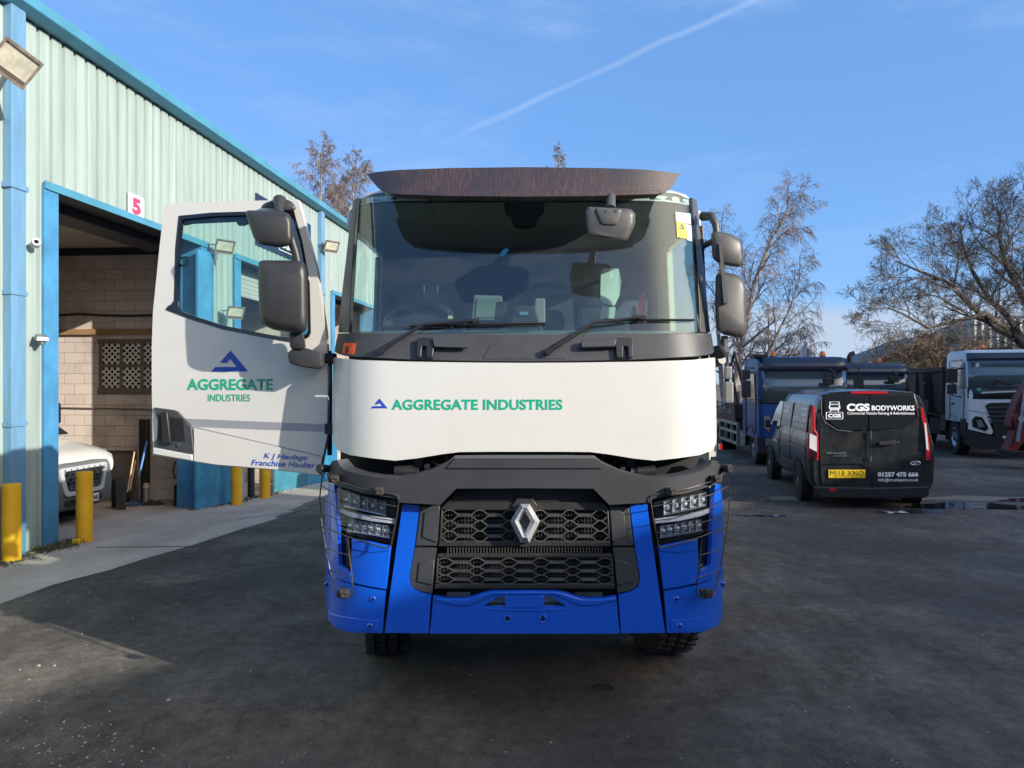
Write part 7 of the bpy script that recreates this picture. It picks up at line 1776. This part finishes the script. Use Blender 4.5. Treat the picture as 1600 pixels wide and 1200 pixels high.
def heap(name, label, cat, px0, px1, py, Y, h, m, seed):
    mb = MB(); rnd = random.Random(seed); n = 14; x0, x1 = P(px0, py, Y).x, P(px1, py, Y).x; z0 = P(0, py, Y).z
    for i in range(n):
        for j in range(6):
            u, v = i / (n - 1), j / 5; e = math.sin(math.pi * u) * math.sin(math.pi * v); mb.v.append((x0 + (x1 - x0) * u, Y - .25 + .5 * v + rnd.uniform(-.02, .02), z0 + h * e * rnd.uniform(.5, 1.2)))
    for i in range(n - 1):
        for j in range(5): mb.face(i * 6 + j, (i + 1) * 6 + j, (i + 1) * 6 + j + 1, i * 6 + j + 1)
    o = mb.build(name, m, smooth=60, recalc=False); return tag(o, label, cat)
heap('rag_heap', 'low heap of dark blue rags on the floor by the shovel', 'rags', 198, 222, 793, 13.9, .14, mat('blue rag', (.05, .10, .20), .9, var=.5, vscale=8), 2)
heap('sack_heap', 'low heap of dark sacks lying along the foot of the block wall', 'sacks', 215, 258, 791, 14.1, .12, mat('dark sack', (.05, .045, .04), .9, var=.5, vscale=8), 5)
t = thing('paint_tin', 'small cream tin standing on a stump under the steel channel', 'tin', P(229, 762, 14.1), 0, world_space=True)
mb = MB(); c_ = P(228.5, 762, 14.1); mb.lathe([(0, .0), (.055, .0), (.055, .075), (.058, .08), (0, .08)], c_, 'Z', 16); mb.build('tin', mat('cream tin', (.50, .42, .34), .5), t, smooth=40)
mb = MB(); mb.lathe([(0, -.30), (.06, -.30), (.045, -.002), (0, -.002)], c_, 'Z', 12); mb.build('stump', M_GALV, t)
# fire extinguisher
t = thing('fire_extinguisher', 'red fire extinguisher on the end of the block wall above a grey stand', 'extinguisher', P(283, 753, 13.9), 0, world_space=True)
c_ = P(282, 753, 13.9); mb = MB(); mb.lathe([(0, 0), (.06, 0), (.065, .02), (.065, .22), (.05, .27), (.02, .29), (0, .29)], c_, 'Z', 18); mb.build('cylinder', mat('extinguisher red', (.22, .02, .03), .35), t, smooth=40)
mb = MB(); mb.tube([c_ + Vector((0, 0, .28)), c_ + Vector((0, -.02, .34)), c_ + Vector((-.10, 0, .36)), c_ + Vector((-.13, 0, .20)), c_ + Vector((-.10, 0, .05))], .012, 6); mb.box(c_ + Vector((0, -.02, .32)), (.05, .06, .04)); mb.build('hose', M_BLACK, t, smooth=60)
mb = MB(); mb.box(c_ + Vector((.0, .02, -.22)), (.10, .12, .42)); mb.build('stand', mat('grey stand', (.35, .34, .34), .6), t, bev=.01)
mb = MB(); mb.box(c_ + Vector((-.085, .02, -.24)), (.05, .1, .38)); mb.build('stand_side', M_BLACK, t, bev=.01)
# scrap of white sheet on the ground by the van
def scrap():
    p = on_ground(1400, 802); mb = MB(); rnd = random.Random(9); n = 9
    for i in range(n):
        for j in range(5): mb.v.append((p.x - .17 + .34 * i / 8 + rnd.uniform(-.02, .02), p.y - .08 + .16 * j / 4 + rnd.uniform(-.015, .015), rnd.uniform(.008, .035)))
    for i in range(n - 1):
        for j in range(4): mb.face(i * 5 + j, (i + 1) * 5 + j, (i + 1) * 5 + j + 1, i * 5 + j + 1)
    o = mb.build('plastic_scrap', mat('grey plastic scrap', (.45, .47, .50), .25), recalc=False); tag(o, 'crumpled scrap of pale plastic lying on the tarmac behind the black van', 'litter')
scrap()
